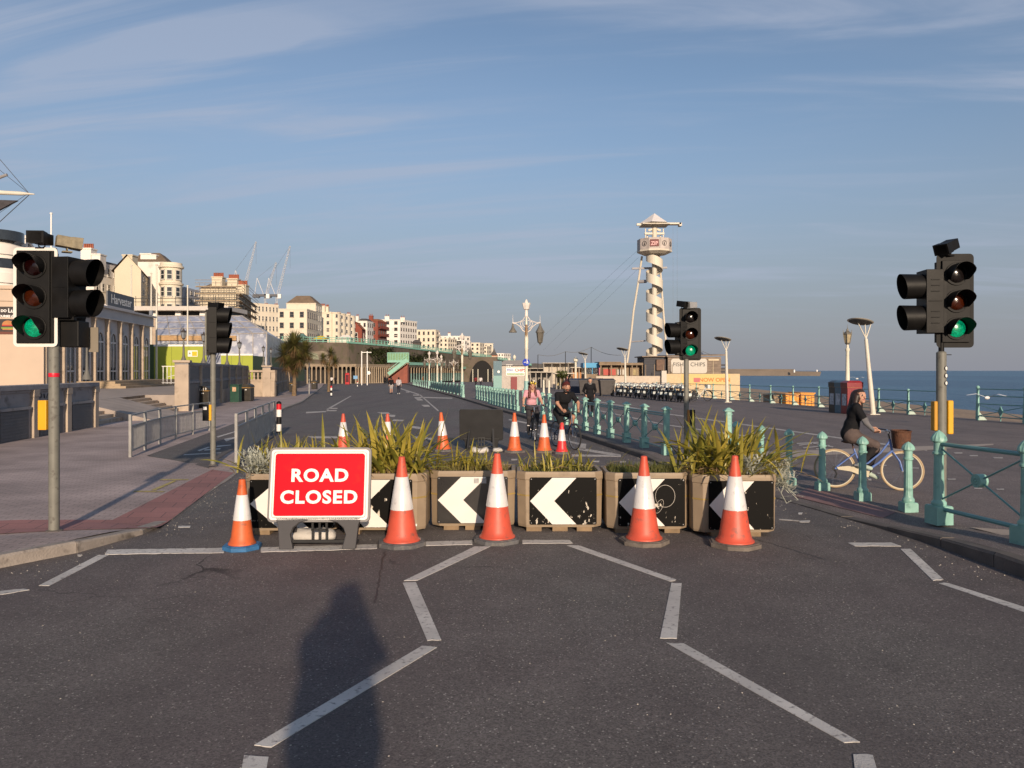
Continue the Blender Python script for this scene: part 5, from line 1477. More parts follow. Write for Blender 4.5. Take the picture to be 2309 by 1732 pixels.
def face(c, hd, fwd, s=1.0, hair=4, style='short', beard=False, glasses=False):
    """head with brow, nose, mouth, ears and hair; fwd = where the face looks"""
    f = Vector(fwd).normalized(); up = vv(0, 0, 1); up = (up - f * up.dot(f)).normalized(); l = up.cross(f)
    A = lambda p, q, r0, r1, m, k=.015: c.append((tuple(p), tuple(q), r0, r1, m, k))
    hd = Vector(hd)
    if style == 'long':
        for y in (-1, 1): A(hd - f * .018 * s + l * .056 * y * s + up * .04 * s, hd - f * .05 * s + l * .062 * y * s - up * .06 * s, .046 * s, .044 * s, hair, .01)
    A(hd - f * .02 * s + up * .02 * s, hd + f * .012 * s + up * .02 * s, .088 * s, .084 * s, 0)
    A(hd + f * .030 * s - up * .045 * s, hd + f * .034 * s - up * .05 * s, .056 * s, .05 * s, 0, .03)
    A(hd + f * .058 * s - up * .085 * s, hd + f * .06 * s - up * .085 * s, .026 * s, .026 * s, 4 if beard else 0, .02)
    A(hd + f * .092 * s + up * .012 * s, hd + f * .108 * s - up * .024 * s, .010 * s, .016 * s, 0, .012)
    for y in (-1, 1):
        A(hd + f * .086 * s + l * .034 * y * s + up * .012 * s, hd + f * .087 * s + l * .034 * y * s + up * .012 * s, .0115 * s, .0115 * s, 7, .0)
        A(hd + f * .084 * s + l * .022 * y * s + up * .034 * s, hd + f * .078 * s + l * .05 * y * s + up * .032 * s, .009 * s, .007 * s, 4, .004)
        if style != 'long': A(hd - f * .005 * s + l * .088 * y * s + up * .018 * s, hd - f * .008 * s + l * .090 * y * s - up * .018 * s, .014 * s, .012 * s, 0, .01)
    A(hd + f * .084 * s - up * .056 * s + l * .018 * s, hd + f * .084 * s - up * .056 * s - l * .018 * s, .0095 * s, .0095 * s, 8, .003)
    if beard:
        for y in (-1, 1): A(hd + f * .03 * s + l * .06 * y * s - up * .05 * s, hd + f * .05 * s + l * .035 * y * s - up * .085 * s, .03 * s, .03 * s, 4, .01)
        A(hd + f * .088 * s + l * .03 * s - up * .04 * s, hd + f * .088 * s - l * .03 * s - up * .04 * s, .013 * s, .013 * s, 4, .004)
    if style in ('short', 'long'):
        A(hd - f * .034 * s + up * .042 * s, hd + f * .010 * s + up * .058 * s, .094 * s, .076 * s, hair, .01)
        A(hd - f * .055 * s + up * .0 * s, hd - f * .045 * s - up * .04 * s, .075 * s, .055 * s, hair, .02)
    if style == 'long':
        for y in (-1, 1):
            A(hd - f * .045 * s + l * .055 * y * s + up * .02 * s, hd - f * .07 * s + l * .075 * y * s - up * .18 * s, .042 * s, .022 * s, hair, .02)
        A(hd - f * .06 * s, hd - f * .095 * s - up * .20 * s, .07 * s, .045 * s, hair, .03)
    return c
def hand(c, w, d, palm, m=0, grip=True, s=1.0):
    """palm and five fingers from wrist w along d; palm = palm normal; fingers curl round a bar when grip"""
    w, d, n = Vector(w), Vector(d).normalized(), Vector(palm).normalized()
    n = (n - d * n.dot(d)).normalized(); l = d.cross(n)
    A = lambda p, q, r0, r1, k: c.append((tuple(p), tuple(q), r0, r1, m, k))
    kn = w + d * .078 * s
    A(w + d * .012, kn + l * .022 * s, .024 * s, .017 * s, .015); A(w + d * .012, kn - l * .022 * s, .024 * s, .017 * s, .015)
    for i, (off, L_) in enumerate(((.030, .068), (.010, .078), (-.010, .073), (-.029, .058))):
        b = kn + l * off * s
        if grip:
            p1 = b + d * L_ * .40 * s + n * .012 * s; p2 = p1 + n * L_ * .45 * s - d * .004 * s; p3 = p2 - d * L_ * .35 * s + n * .004
        else:
            p1 = b + d * L_ * .45 * s + n * .004 * s; p2 = p1 + d * L_ * .32 * s + n * .012 * s; p3 = p2 + d * L_ * .22 * s + n * .014 * s
        A(b, p1, .0098 * s, .0092 * s, .004); A(p1, p2, .0092 * s, .0086 * s, .003); A(p2, p3, .0086 * s, .0075 * s, .003)
    t0 = w + d * .028 * s + l * .026 * s; t1 = t0 + l * .022 * s + d * .028 * s + n * .012 * s; t2 = t1 + d * .028 * s + n * .016 * s - l * .004 * s
    A(t0, t1, .014 * s, .0115 * s, .008); A(t1, t2, .0115 * s, .009 * s, .003)
    return c
skin = M('skin', (0.50, 0.27, 0.18), .55, var=.06, scale=8)
skin2 = M('skin_tan', (0.42, 0.215, 0.135), .55, var=.06, scale=8)
eye_m = M('eye_dark', (0.03, 0.02, 0.018), .3, var=0); lip = M('lip', (0.33, 0.10, 0.085), .5, var=0)
def cloth(n, c, v=.18): return M('cloth_' + n, c, .85, var=v, scale=7, bump=.9, bscale=13, spec=.2)
def person(label, loc, rz, J, st, mats, h=.014, hd_fwd=(1, 0, 0), style='short', hands=(), beard=False, scale=1.0, cat='person', group=None, extra=()):
    c = figure(J, st); face(c, J['head'], hd_fwd, st.get('hs', 1.0), style=style, beard=beard)
    for hnd in hands: hand(c, *hnd)
    c += list(extra)
    o = put(body_mesh(c, h, mats), 'person', None, loc, rz)
    o.scale = (scale,) * 3
    return tag(o, label, cat, group)

# ------------------------------------------------------------------ bicycles
tyre_b = M('tyre_black', (0.02, 0.02, 0.021), .75, var=.2); tyre_t = M('tyre_tan', (0.40, 0.29, 0.17), .7, var=.12)
rim_c = M('rim_cream', (0.60, 0.53, 0.38), .4, var=.08); chrome = M('chrome', (0.6, 0.6, 0.6), .18, metal=1.0, var=.08)
leather = M('leather_brown', (0.075, 0.03, 0.018), .5, var=.2)
wicker_m = M('wicker', (0.105, 0.042, 0.02), .7, var=.35, scale=22, bump=.8, bscale=55)
def wheel(t, x, r, tyre, rim, tr=.0165, name='wheel', spokes=26):
    w = MB(); w.tube([(0, -.03, 0), (0, .03, 0)], .02, 10); wo = w.build(name, steel, t, (x, 0, r))
    m = MB(); n = 48; m.tube([((r - tr) * math.cos(2 * math.pi * i / n), 0, (r - tr) * math.sin(2 * math.pi * i / n)) for i in range(n)], tr, 8, True); m.build('tyre', tyre, wo)
    m = MB(); m.ring((0, 0, 0), r - 2 * tr + .006, r - 2 * tr - .010, .022, 48, 'y'); m.build('rim', rim, wo)
    m = MB()
    for i in range(spokes):
        a = 2 * math.pi * i / spokes; b = a + (.35 if i % 4 < 2 else -.35); q = r - 2 * tr - .005
        m.cyl((.018 * math.cos(b), .025 * (1 if i % 2 else -1), .018 * math.sin(b)), (q * math.cos(a), 0, q * math.sin(a)), .0016, n=4, caps=False)
    m.build('spokes', chrome, wo)
    return wo
def bicycle(label, loc, rz, frame, tyre=tyre_b, rim=steel, r=.335, step=True, drop=False, basket=False, guard=None, fenders=None, scale=1.0, group=None, rack=False, cat='bicycle', crank=0.9, fw_=.026):
    t = thing('bicycle', label, cat, loc, rz, group); t.scale = (scale,) * 3
    wb = 1.04; xr_, xf = -.47, wb - .47; bb = vv(-.03, 0, .285); sd = vv(-.20, 0, .80); ht, hb = vv(.38, 0, .86), vv(.42, 0, .66)
    wheel(t, xr_, r, tyre, rim); wheel(t, xf, r, tyre, rim)
    f = MB(); f.tube([bb, sd - vv(-.03, 0, .12)], .0155, 10); f.tube([hb, ht], .02, 10)
    if step:
        f.tube([hb + vv(-.005, 0, .0), vv(.22, 0, .46), vv(.06, 0, .33), bb], .020, 10); f.tube([ht + vv(.0, 0, -.04), vv(.24, 0, .62), vv(.05, 0, .44), vv(-.075, 0, .42)], .016, 10)
    else:
        f.tube([hb, bb], .021, 10); f.tube([ht - vv(0, 0, .04), sd - vv(-.04, 0, .14)], .018, 10)
    for y in (-.055, .055):
        f.tube([(xr_, y, r), (bb.x, y * .6, bb.z)], .010, 8); f.tube([(xr_, y, r), (-.135, y * .4, .62)], .009, 8)
    f.build('frame', frame, t)
    k = MB()
    for y in (-.055, .055): k.tube([(xf, y, r), (xf - .04, y, r + .16), (.445, y * .7, .62), (.42, 0, .655)], .012, 8)
    k.build('fork', frame, t)
    h = MB(); h.tube([ht, ht + vv(-.02, 0, .09)], .014, 8)
    z = ht.z + .09
    if drop:
        h.tube([(.30, .21, z - .03), (.40, .21, z), (.43, .20, z - .02), (.37, .12, z), (.36, 0, z), (.37, -.12, z), (.43, -.20, z - .02), (.40, -.21, z), (.30, -.21, z - .03)], .013, 8)
    else:
        h.tube([(.12, .28, z + .04), (.24, .27, z + .06), (.36, .18, z + .05), (.37, 0, z), (.36, -.18, z + .05), (.24, -.27, z + .06), (.12, -.28, z + .04)], .0115, 8)
    h.build('handlebar', chrome if not drop else dark_metal, t)
    g = MB()
    for y in (-1, 1):
        if drop: g.tube([(.30, .21 * y, z - .03), (.43, .20 * y, z + .02)], .018, 8)
        else: g.tube([(.11, .28 * y, z + .04), (.22, .275 * y, z + .056)], .017, 8)
    g.build('grip', leather if not drop else dark_metal, t)
    s = MB(); s.sph(sd + vv(-.05, 0, .0), (.12, .085, .035), 14, 8); s.sph(sd + vv(.06, 0, .0), (.11, .035, .03), 12, 8); s.tube([sd, sd - vv(-.03, 0, .14)], .013, 8); s.build('saddle', leather if step else black_plastic, t)
    c = MB(); c.cyl(bb + vv(0, -.06, 0), bb + vv(0, -.05, 0), .085, n=24); ca, sa = math.cos(crank), math.sin(crank)
    for y, q in ((-.075, 1), (.075, -1)):
        p = bb + vv(q * .165 * ca, y, q * .165 * sa); c.tube([bb + vv(0, y, 0), p], .010, 6); c.cb((p.x, p.y + (.05 if y > 0 else -.05), p.z), (.09, .08, .022))
    c.build('crank', steel, t)
    d = MB(); d.cyl((xr_, -.05, r), (xr_, -.035, r), .045, n=16); d.tube([(xr_, -.05, r - .02), (xr_ + .03, -.05, r - .09), (xr_ + .0, -.05, r - .16)], .014, 6); d.build('rear_derailleur', dark_metal, t)
    if guard:
        q = MB(); pts = [(xr_ + .03, r + .03), (xr_ + .20, r + .055), (bb.x + .02, bb.z + .10), (bb.x + .10, bb.z + .03), (bb.x + .085, bb.z - .07), (bb.x + .0, bb.z - .06), (xr_ + .25, r - .035), (xr_ + .05, r - .01)]
        q.xprism(pts, -.078, -.068); q.build('chain_guard', guard, t)
    if fenders:
        for x, a0, a1 in ((xr_, 20, 200), (xf, 20, 150)):
            q = MB(); n = 16; vs = []
            for i in range(n + 1):
                a = R(lerp(a0, a1, i / n))
                for y, dr in ((-fw_, 0), (0, .012), (fw_, 0)): vs.append((x + (r + .012 + dr) * math.cos(a), y, r + (r + .012 + dr) * math.sin(a)))
            q.add(vs, [(i * 3 + j, i * 3 + j + 1, i * 3 + j + 4, i * 3 + j + 3) for i in range(n) for j in range(2)], True); q.build('mudguard', fenders, t)
    if basket:
        q = MB(); n = 24; z0, z1 = ht.z - .15, ht.z + .14; vs = []
        for z_, k_ in ((z0, .80), (z0 + .07, .87), (z0 + .15, .94), (z1, 1.0)):
            for i in range(n):
                a = 2 * math.pi * i / n; ex = 2.6
                cx_, sy_ = math.cos(a), math.sin(a)
                vs.append((.555 + .150 * k_ * abs(cx_) ** (2 / ex) * math.copysign(1, cx_), .195 * k_ * abs(sy_) ** (2 / ex) * math.copysign(1, sy_), z_))
        fs = [(j * n + i, j * n + (i + 1) % n, (j + 1) * n + (i + 1) % n, (j + 1) * n + i) for j in range(3) for i in range(n)]
        q.add(vs, fs, True); q.add(vs[:n], [tuple(range(n))])
        q.build('basket', wicker_m, t)
        e = MB(); e.tube(vs[-n:], .012, 6, True); e.build('basket_rim', wicker_m, t)
        e = MB(); e.tube([(.43, 0, .78), (.46, .0, .86)], .01, 6); e.tube([(xf, .05, r), (.62, .06, z0)], .004, 5); e.tube([(xf, -.05, r), (.62, -.06, z0)], .004, 5); e.build('basket_stay', chrome, t)
    if rack:
        e = MB(); e.bx(xr_ - .16, xr_ + .28, -.06, .06, .70, .715); e.tube([(xr_, .06, r), (xr_ - .05, .06, .70)], .006, 5); e.tube([(xr_, -.06, r), (xr_ - .05, -.06, .70)], .006, 5); e.build('rack', dark_metal, t)
    return t

# woman on the blue bicycle
blue_f = M('frame_blue', (0.12, 0.20, 0.48), .3, var=.06, coat=.4)
fw, rw = P(2029, 1106, DZ), P(1882, 1099.5, DZ)
dirv = fw - rw; rzb = math.atan2(dirv.y, dirv.x); SB = 0.925
org = rw + (dirv.normalized()) * .47 * SB
bicycle('light blue step-through bicycle with wicker basket and tan tyres', (org.x, org.y, org.z - .004), rzb, blue_f, tyre_t, rim_c, basket=True, guard=rim_c, fenders=None, scale=SB, crank=2.2)
J = dict(pelvis=(-.24, 0, .93), chest=(-.15, 0, 1.27), neck=(-.115, 0, 1.42), head=(-.075, 0, 1.555), fwd=(1, 0, -.1),
         hipL=(-.21, .085, .90), hipR=(-.21, -.085, .90), shL=(-.14, .165, 1.375), shR=(-.14, -.165, 1.375), elL=(.03, .24, 1.16), elR=(.0, -.25, 1.13), haL=(.115, .275, 1.012), haR=(.105, -.275, 1.012),
         knL=(.17, .12, .66), knR=(.15, -.13, .76), anL=(.06, .12, .27), anR=(-.06, -.125, .42), toL=(.20, .12, .185), toR=(.08, -.125, .365))
black_t = cloth('black', (0.010, 0.010, 0.012)); grey_s = cloth('grey_sleeve', (0.16, 0.155, 0.16)); brown_tr = cloth('taupe', (0.10, 0.075, 0.068)); hair_b = M('hair_brown', (0.028, 0.014, 0.010), .5, var=.3, scale=20); shoe_m = M('shoe_mint', (0.36, 0.44, 0.36), .6, var=.15)
hands = [((.115, .275, 1.012), (.9, .02, .10), (0, 0, -1), 0), ((.105, -.275, 1.012), (.9, -.02, .10), (0, 0, -1), 0)]
person('woman in black top and grey sleeves riding the light blue bicycle', (org.x, org.y, org.z), rzb, J, dict(arm=5, sleeve=.62, bust=True, shin=6, hs=1.04, hem=1, girth=1.16),
       [skin, black_t, brown_tr, shoe_m, hair_b, grey_s, cloth('dark_shin', (0.022, 0.02, 0.022)), eye_m, lip], h=.0105, hd_fwd=(.62, -.77, .14), style='long', hands=hands, scale=SB, extra=[((-.135, .02, 1.575), (-.225, .02, 1.33), .088, .055, 4, .02), ((-.13, -.06, 1.56), (-.17, -.10, 1.36), .055, .035, 4, .02), ((-.06, .085, 1.58), (-.10, .12, 1.38), .05, .035, 4, .02)])

# man in black riding towards the camera
dark_f = M('frame_navy', (0.012, 0.03, 0.075), .3, var=.1)
fw, rw = P(1300, 1015, 0), P(1254, 1006.5, 0); dirv = fw - rw; rzb = math.atan2(dirv.y, dirv.x); S2 = 1.0
org = rw + dirv.normalized() * .47
bicycle('dark racing bicycle ridden by the man in black', (org.x, org.y, org.z - .004), rzb, dark_f, step=False, drop=True, scale=S2)
J = dict(pelvis=(-.22, 0, .95), chest=(-.02, 0, 1.26), neck=(.05, 0, 1.42), head=(.115, 0, 1.555), fwd=(1, 0, -.2),
         hipL=(-.19, .09, .92), hipR=(-.19, -.09, .92), shL=(.02, .21, 1.37), shR=(.02, -.21, 1.37), elL=(.19, .30, 1.16), elR=(.19, -.30, 1.16), haL=(.33, .225, .99), haR=(.33, -.225, .99),
         knL=(.19, .15, .80), knR=(.13, -.14, .60), anL=(.06, .12, .44), anR=(-.06, -.12, .23), toL=(.20, .12, .41), toR=(.10, -.12, .16))
hands = [((.33, .225, .99), (.85, -.1, -.2), (0, -1, -.4), 0, True), ((.33, -.225, .99), (.85, .1, -.2), (0, 1, -.4), 0, True)]
cap_r = [((.09, 0, 1.61), (.12, 0, 1.625), .098, .094, 6, .01), ((.19, .05, 1.60), (.19, -.05, 1.60), .02, .02, 6, .01)]
person('bearded man in black shirt and shorts riding a racing bicycle', org, rzb, J, dict(arm=0, sleeve=.75, shorts=True, girth=1.13, hs=1.08),
       [skin2, black_t, cloth('charcoal', (0.018, 0.017, 0.018)), M('shoe_dark', (.02, .02, .022), .6), M('hair_dark', (.012, .009, .008), .6, var=.3), black_t, cloth('cap_red', (0.09, 0.02, 0.018), .6), eye_m, lip], h=.0125, hd_fwd=(.96, -.12, -.1), hands=hands, beard=True, extra=cap_r)

# woman with a helmet
fw = P(1198, 995, 0); rzb = R(-84); org = fw + Vector((0.05, .57, 0)); org.z = gz(org.y)
bicycle('black city bicycle ridden by the helmeted woman', (org.x, org.y, org.z - .004), rzb, M('frame_black', (.014, .014, .015), .35, var=.1), step=True, scale=1.02)
J = dict(pelvis=(-.26, 0, .94), chest=(-.17, 0, 1.28), neck=(-.12, 0, 1.43), head=(-.08, 0, 1.57), fwd=(1, 0, 0),
         hipL=(-.23, .09, .91), hipR=(-.23, -.09, .91), shL=(-.15, .17, 1.38), shR=(-.15, -.17, 1.38), elL=(-.02, .25, 1.16), elR=(-.02, -.26, 1.16), haL=(.10, .28, 1.01), haR=(.10, -.28, 1.01),
         knL=(.17, .12, .78), knR=(.14, -.12, .64), anL=(.05, .12, .40), anR=(-.05, -.12, .24), toL=(.19, .12, .36), toR=(.10, -.12, .17))
hands = [((.10, .28, 1.01), (.9, 0, .1), (0, 0, -1), 0), ((.10, -.28, 1.01), (.9, 0, .1), (0, 0, -1), 0)]
hel = []
for i, y in enumerate((-.075, -.045, -.015, .015, .045, .075)):
    q = math.cos(y * 11); hel.append(((-.17, y, 1.60 + .05 * q), (.015, y, 1.585 + .075 * q), .045, .04, 6 if i % 2 else 9, .002))
hr = [((-.14, .07, 1.54), (-.07, .10, 1.28), .045, .035, 4, .01), ((-.14, -.07, 1.54), (-.05, -.09, 1.24), .045, .035, 4, .01)]
person('woman with yellow helmet and pink top riding towards the barrier', org, rzb, J, dict(arm=0, sleeve=.6, bust=True),
       [skin, cloth('pink', (0.58, 0.30, 0.34), .08), cloth('dark_jean', (0.045, 0.042, 0.045)), M('shoe_dark', (.02, .02, .022), .6), M('hair_red', (0.10, 0.016, 0.010), .5, var=.3), skin, M('helmet_yellow', (.62, .44, .02), .35, var=.05), eye_m, lip, black_plastic], h=.0125, hd_fwd=(1, .05, 0), style='long', hands=hands, extra=hel + hr)

# people on foot
def walker(label, loc, rz, top, leg, hairm, sk=skin, h=.02, phase=.25, long=False, shorts=False, sleeve=1.9, girth=1.0, hood=False, scale=1.0, arms=None, group=None, twist=0.0, shoe=None, arm=0, dark_arm=None):
    s = phase
    J = dict(pelvis=(0, 0, .96), chest=(.02, 0, 1.30), neck=(.03, 0, 1.47), head=(.055, 0, 1.61), fwd=(1, 0, 0), hipL=(0, .085, .93), hipR=(0, -.085, .93), shL=(.015, .18, 1.42), shR=(.015, -.18, 1.42),
             elL=(-.03 - s * .3, .235, 1.15), elR=(-.03 + s * .3, -.235, 1.15), haL=(.04 - s * .5, .23, .91), haR=(.07 + s * .5, -.23, .91),
             knL=(.06 + s * .7, .09, .51), knR=(.05 - s * .45, -.09, .50), anL=(s * .9, .09, .085), anR=(-.03 - s * 1.2, -.09, .10 + s * .12), toL=(.15 + s * .9, .09, .04), toR=(.12 - s * 1.2, -.09, .04))
    if arms == 'pockets':
        J.update(elL=(-.12, .27, 1.16), elR=(-.12, -.27, 1.16), haL=(.05, .19, 1.0), haR=(.05, -.19, 1.0))
    hands = [((J['haL']), (.15, 0, -1), (0, -1, 0), 0, False), ((J['haR']), (.15, 0, -1), (0, 1, 0), 0, False)] if h < .017 else [((J['haL']), (.15, 0, -1), (0, -1, 0), 0, True, 1.6)[:6] for _ in ()]
    ex = []
    if h >= .017:
        for k in ('haL', 'haR'):
            p = Vector(J[k]); ex.append((tuple(p), tuple(p + Vector((.02, 0, -.10))), .034, .028, 0, .01))
    if hood:
        ex += [((-.02, 0, 1.63), (.01, 0, 1.66), .115, .112, 9, .01), ((-.04, 0, 1.52), (.0, 0, 1.48), .105, .10, 9, .03)]
    mats = [sk, top, leg, shoe or M('shoe_dark', (.02, .02, .022), .6), hairm, skin, top, eye_m, lip, cloth('hood_grey', (.17, .165, .16))]
    return person(label, loc, rz, J, dict(arm=arm, sleeve=sleeve, shorts=shorts, girth=girth), mats, h=h, style='long' if long else 'short', hands=hands, scale=scale, extra=ex, group=group)
hair_d = M('hair_dark', (.012, .009, .008), .6, var=.3)
q = P(1330, 940, DZ); walker('man in black jacket and grey hood walking behind the pointed railing', q, R(-88), black_t, black_t, hair_d, h=.0145, phase=.12, hood=True, girth=1.12, scale=.97, arms='pockets', shoe=M('shoe_pale', (.4, .4, .38), .6))
q = P(882, 888.5); walker('person in black top and pale shorts walking away along the road', q, R(96), black_t, cloth('pale_grey', (.40, .37, .36)), hair_d, h=.022, phase=.10, shorts=True, scale=1.0, group=None)
q = P(899, 889.5); walker('person in white-shouldered dark tracksuit walking away along the road', q, R(96), cloth('white_dark', (.42, .39, .40), .5), cloth('navy', (.03, .032, .045)), hair_d, h=.022, phase=.14, girth=1.1, shoe=white_paint)
far = [(1147, 876, 'person in bright blue top on the promenade before the small fish sign', cloth('royal', (.03, .05, .30)), cloth('charcoal', (0.018, 0.017, 0.018)), -90), (1168, 873, 'person in beige coat before the small fish and chips sign', cloth('beige', (.42, .33, .24)), cloth('charcoal', (0.018, 0.017, 0.018)), 90),
       (1180, 874, 'person in pale shirt beside the beige coat', cloth('pale', (.55, .48, .45)), cloth('red', (.4, .05, .04)), 60), (1073, 871, 'person in maroon coat by the arch mouth', cloth('maroon', (.16, .02, .025)), cloth('charcoal', (0.018, 0.017, 0.018)), 90),
       (1084, 872, 'person in white shirt by the arch mouth', cloth('white', (.6, .56, .54)), cloth('navy', (.03, .032, .045)), 80), (1113, 874, 'person in grey top leaning by the information totem', cloth('greyt', (.30, .30, .31)), cloth('navy', (.03, .032, .045)), -60),
       (1279, 882, 'person in dark coat by the dark communal bins', cloth('plum', (.04, .02, .03)), cloth('plum', (.04, .02, .03)), -80), (953, 868, 'person in orange sitting far along the drive', cloth('orange', (.55, .16, .03)), cloth('navy', (.03, .032, .045)), 0), (1022, 869, 'person in white far along the drive', cloth('white', (.6, .56, .54)), cloth('navy', (.03, .032, .045)), 20), (867, 866, 'person in black far off before the columns', black_t, black_t, 0), (756, 868, 'person in dark clothes by the colonnade', black_t, black_t, 90), (748, 869, 'person in white and black by the colonnade', cloth('white', (.6, .56, .54)), black_t, 90)]
for px, py, lb, tp, lg, a in far:
    q = P(px, py, DZ); walker(lb, q, R(a), tp, lg, hair_d, h=.034, phase=.12)
# the photographer: stands behind the lens, both hands on the phone
J = dict(pelvis=(-.44, 0, 1.03), chest=(-.43, 0, 1.42), neck=(-.40, 0, 1.61), head=(-.335, 0, 1.79), fwd=(1, 0, 0), hipL=(-.44, .09, .99), hipR=(-.44, -.09, .99), shL=(-.42, .20, 1.56), shR=(-.42, -.20, 1.56), elL=(-.30, .235, 1.47), elR=(-.30, -.235, 1.47), haL=(-.13, .10, 1.74), haR=(-.13, -.10, 1.74),
         knL=(-.42, .11, .53), knR=(-.42, -.11, .53), anL=(-.46, .12, .085), anR=(-.46, -.12, .085), toL=(-.32, .13, .04), toR=(-.32, -.13, .04))
hands = [((-.13, .10, 1.74), (.30, -.05, 1), (0, -1, 0), 0, True), ((-.13, -.10, 1.74), (.30, .05, 1), (0, 1, 0), 0, True)]
person('person taking the picture, known in it only by the long shadow on the road', (0, 0, 0), R(90), J, dict(sleeve=1.9, girth=1.18, hs=1.15), [skin, cloth('jacket', (.05, .055, .07)), cloth('navy', (.03, .032, .045)), M('shoe_dark', (.02, .02, .022), .6), hair_d, skin, black_t, eye_m, lip], h=.014, hd_fwd=(1, 0, 0), hands=hands, extra=[((-.42, .10, 1.66), (-.42, -.10, 1.66), .10, .10, 1, .05), ((-.46, .12, 1.20), (-.50, .10, 1.50), .13, .12, 1, .05), ((-.46, -.12, 1.20), (-.50, -.10, 1.50), .13, .12, 1, .05)])
mb = MB(); mb.bx(-.078, .078, -.058, -.049, HC - .035, HC + .035)
tag(mb.build('mobile_phone', black_plastic, None, bevel=.003), 'black phone held up by the person taking the picture', 'phone')
# ================================================================== left side: walls, steps, arcade, hoarding
stone_tan = M('stone_tan', (0.42, 0.335, 0.255), .8, var=.14, scale=1.2, col2=(.30, .235, .175), patch=(.55, .72), bump=.25, bscale=14)
stone_grey = M('stone_grey', (0.27, 0.255, 0.255), .85, var=.16, scale=1.5, col2=(.15, .14, .135), patch=(.55, .72), bump=.3, bscale=14)
stucco_tan = M('stucco_tan', (0.52, 0.405, 0.31), .85, var=.05, scale=.8, bump=.1, bscale=30)
facade_grey = M('facade_grey', (0.52, 0.49, 0.48), .75, var=.08, scale=1.0, bump=.1, bscale=20)
shutter_dark = M('shutter_dark', (0.10, 0.10, 0.105), .6, var=.15)
def wall_frame(name, label, cat, p0, p1, z, group=None):
    """empty at p0 whose local x runs to p1 and whose local -y faces the road"""
    d = Vector(p1) - Vector(p0)
    t = thing(name, label, cat, (p0[0], p0[1], z), math.atan2(d[1], d[0]), group)
    return t, math.hypot(d[0], d[1])
def xt(y): return -14.4 - .163 * (y - 26.7)
# low parapet wall with shuttered panels, near left
t, L_ = wall_frame('parapet_wall', 'grey parapet wall with dark shuttered panels and graffiti', 'wall', (xt(12), 12), (xt(26.9), 26.9), gz(20) + DZ)
mb = MB(); mb.bx(0, L_, .06, .42, -.15, 1.36); mb.build('wall', stone_grey, t)
mb = MB(); mb.bx(-.05, L_ + .06, -.04, .5, 1.36, 1.50); mb.bx(-.05, L_ + .03, .02, .44, 1.29, 1.36); mb.build('coping', stone_grey, t, bevel=.01)
xs_ = [L_ - .15 - i * 2.35 for i in range(7)]
for x in xs_:
    mb = MB(); mb.bx(x - .16, x + .16, -.03, .10, -.1, 1.36); mb.bx(x - .19, x + .19, -.05, .10, 1.16, 1.36); mb.build('pilaster', stone_tan, t, bevel=.008)
for a, b in zip(xs_[1:], xs_):
    mb = MB(); mb.bx(a + .35, b - .35, .03, .075, 0, .80); 
    for k in range(9): mb.bx(a + .36, b - .36, .022, .034, .03 + k * .085, .09 + k * .085)
    mb.build('shutter', shutter_dark, t)
    mb = MB(); mb.bx(a + .28, b - .28, -.01, .08, .82, .90); mb.build('ledge', stone_grey, t)
g = MB(); rg = random.Random(4); dk = dark_metal
for (cx_, cz) in ((.0, 1.16), (.22, 1.17), (.42, 1.16), (.62, 1.16), (.02, .99), (.26, .98), (.46, .99), (.66, .98), (.82, .97)):
    p = [(cx_ + rg.uniform(-.09, .09), .052, cz + rg.uniform(-.085, .085)) for _ in range(5)]; g.tube(p, .011, 4)
b_ = L_ - .15 - 2 * 2.35 + .45
gm = g.build('graffiti', dk, t, (b_ - .2, 0, .0))
# raised plaza behind it, with steps and ramp down to the pavement
ZP = .62
mb = MB(); pl = [(xt(10) - .4, 10), (xt(27) - .4, 27), (xt(27) - 2.2, 27), (xt(39.2) - 2.2, 39.2), (xt(39.2) - .4, 39.2), (xt(68) - 1.5, 68), (xt(120) - 4, 120), (-80, 120), (-80, 10)]
mb.prism(pl, -1.6, ZP)
o = structure(mb.build('plaza', plaza_mat, fix=True))
def steps(label, y0, y1, depth, n, topz, skew=0.0):
    t = thing('steps', label, 'steps', (xt(y0), y0, gz(y0) + DZ)); base = gz(y0) + DZ; rise = (topz - base) / n
    for i in range(n):
        mb = MB(); xa = -.4 - i * depth; xe = xa - depth + .002 if i < n - 1 else -2.7; yy = y1 - y0; s = skew * i
        z1 = (i + 1) * rise - (.012 if i == n - 1 else 0)
        dx = xt(y1) - xt(y0)
        mb.add([(xa, 0 + s, -.1), (xa + dx, yy - s, -.1), (xe + dx, yy - s, -.1), (xe, s, -.1), (xa, s, z1), (xa + dx, yy - s, z1), (xe + dx, yy - s, z1), (xe, s, z1)],
               [(4, 7, 6, 5), (0, 4, 5, 1), (1, 5, 6, 2), (0, 3, 7, 4), (3, 2, 6, 7)])
        mb.build('step', stone_tan, t, fix=True)
    return t
steps('stone steps beside the end pier of the shuttered wall', 27.1, 30.6, .36, 6, ZP)
steps('stone steps up to the pier with lantern', 35.4, 39.0, .36, 6, ZP)
mb = MB(); y0, y1 = 30.6, 35.4; zb = gz(33) + DZ
y0 += .004; y1 -= .004
mb.add([(xt(y0) + .9, y0, zb + .005), (xt(y1) + .9, y1, zb + .005), (xt(y1) - 2.25, y1, ZP + .006), (xt(y0) - 2.25, y0, ZP + .006), (xt(y0) + .9, y0, zb - .5), (xt(y1) + .9, y1, zb - .5), (xt(y1) - 2.25, y1, zb - .5), (xt(y0) - 2.25, y0, zb - .5)], [(0, 1, 2, 3), (0, 3, 7, 4), (1, 5, 6, 2), (0, 4, 5, 1)])
structure(mb.build('ramp', plaza_mat, fix=True))
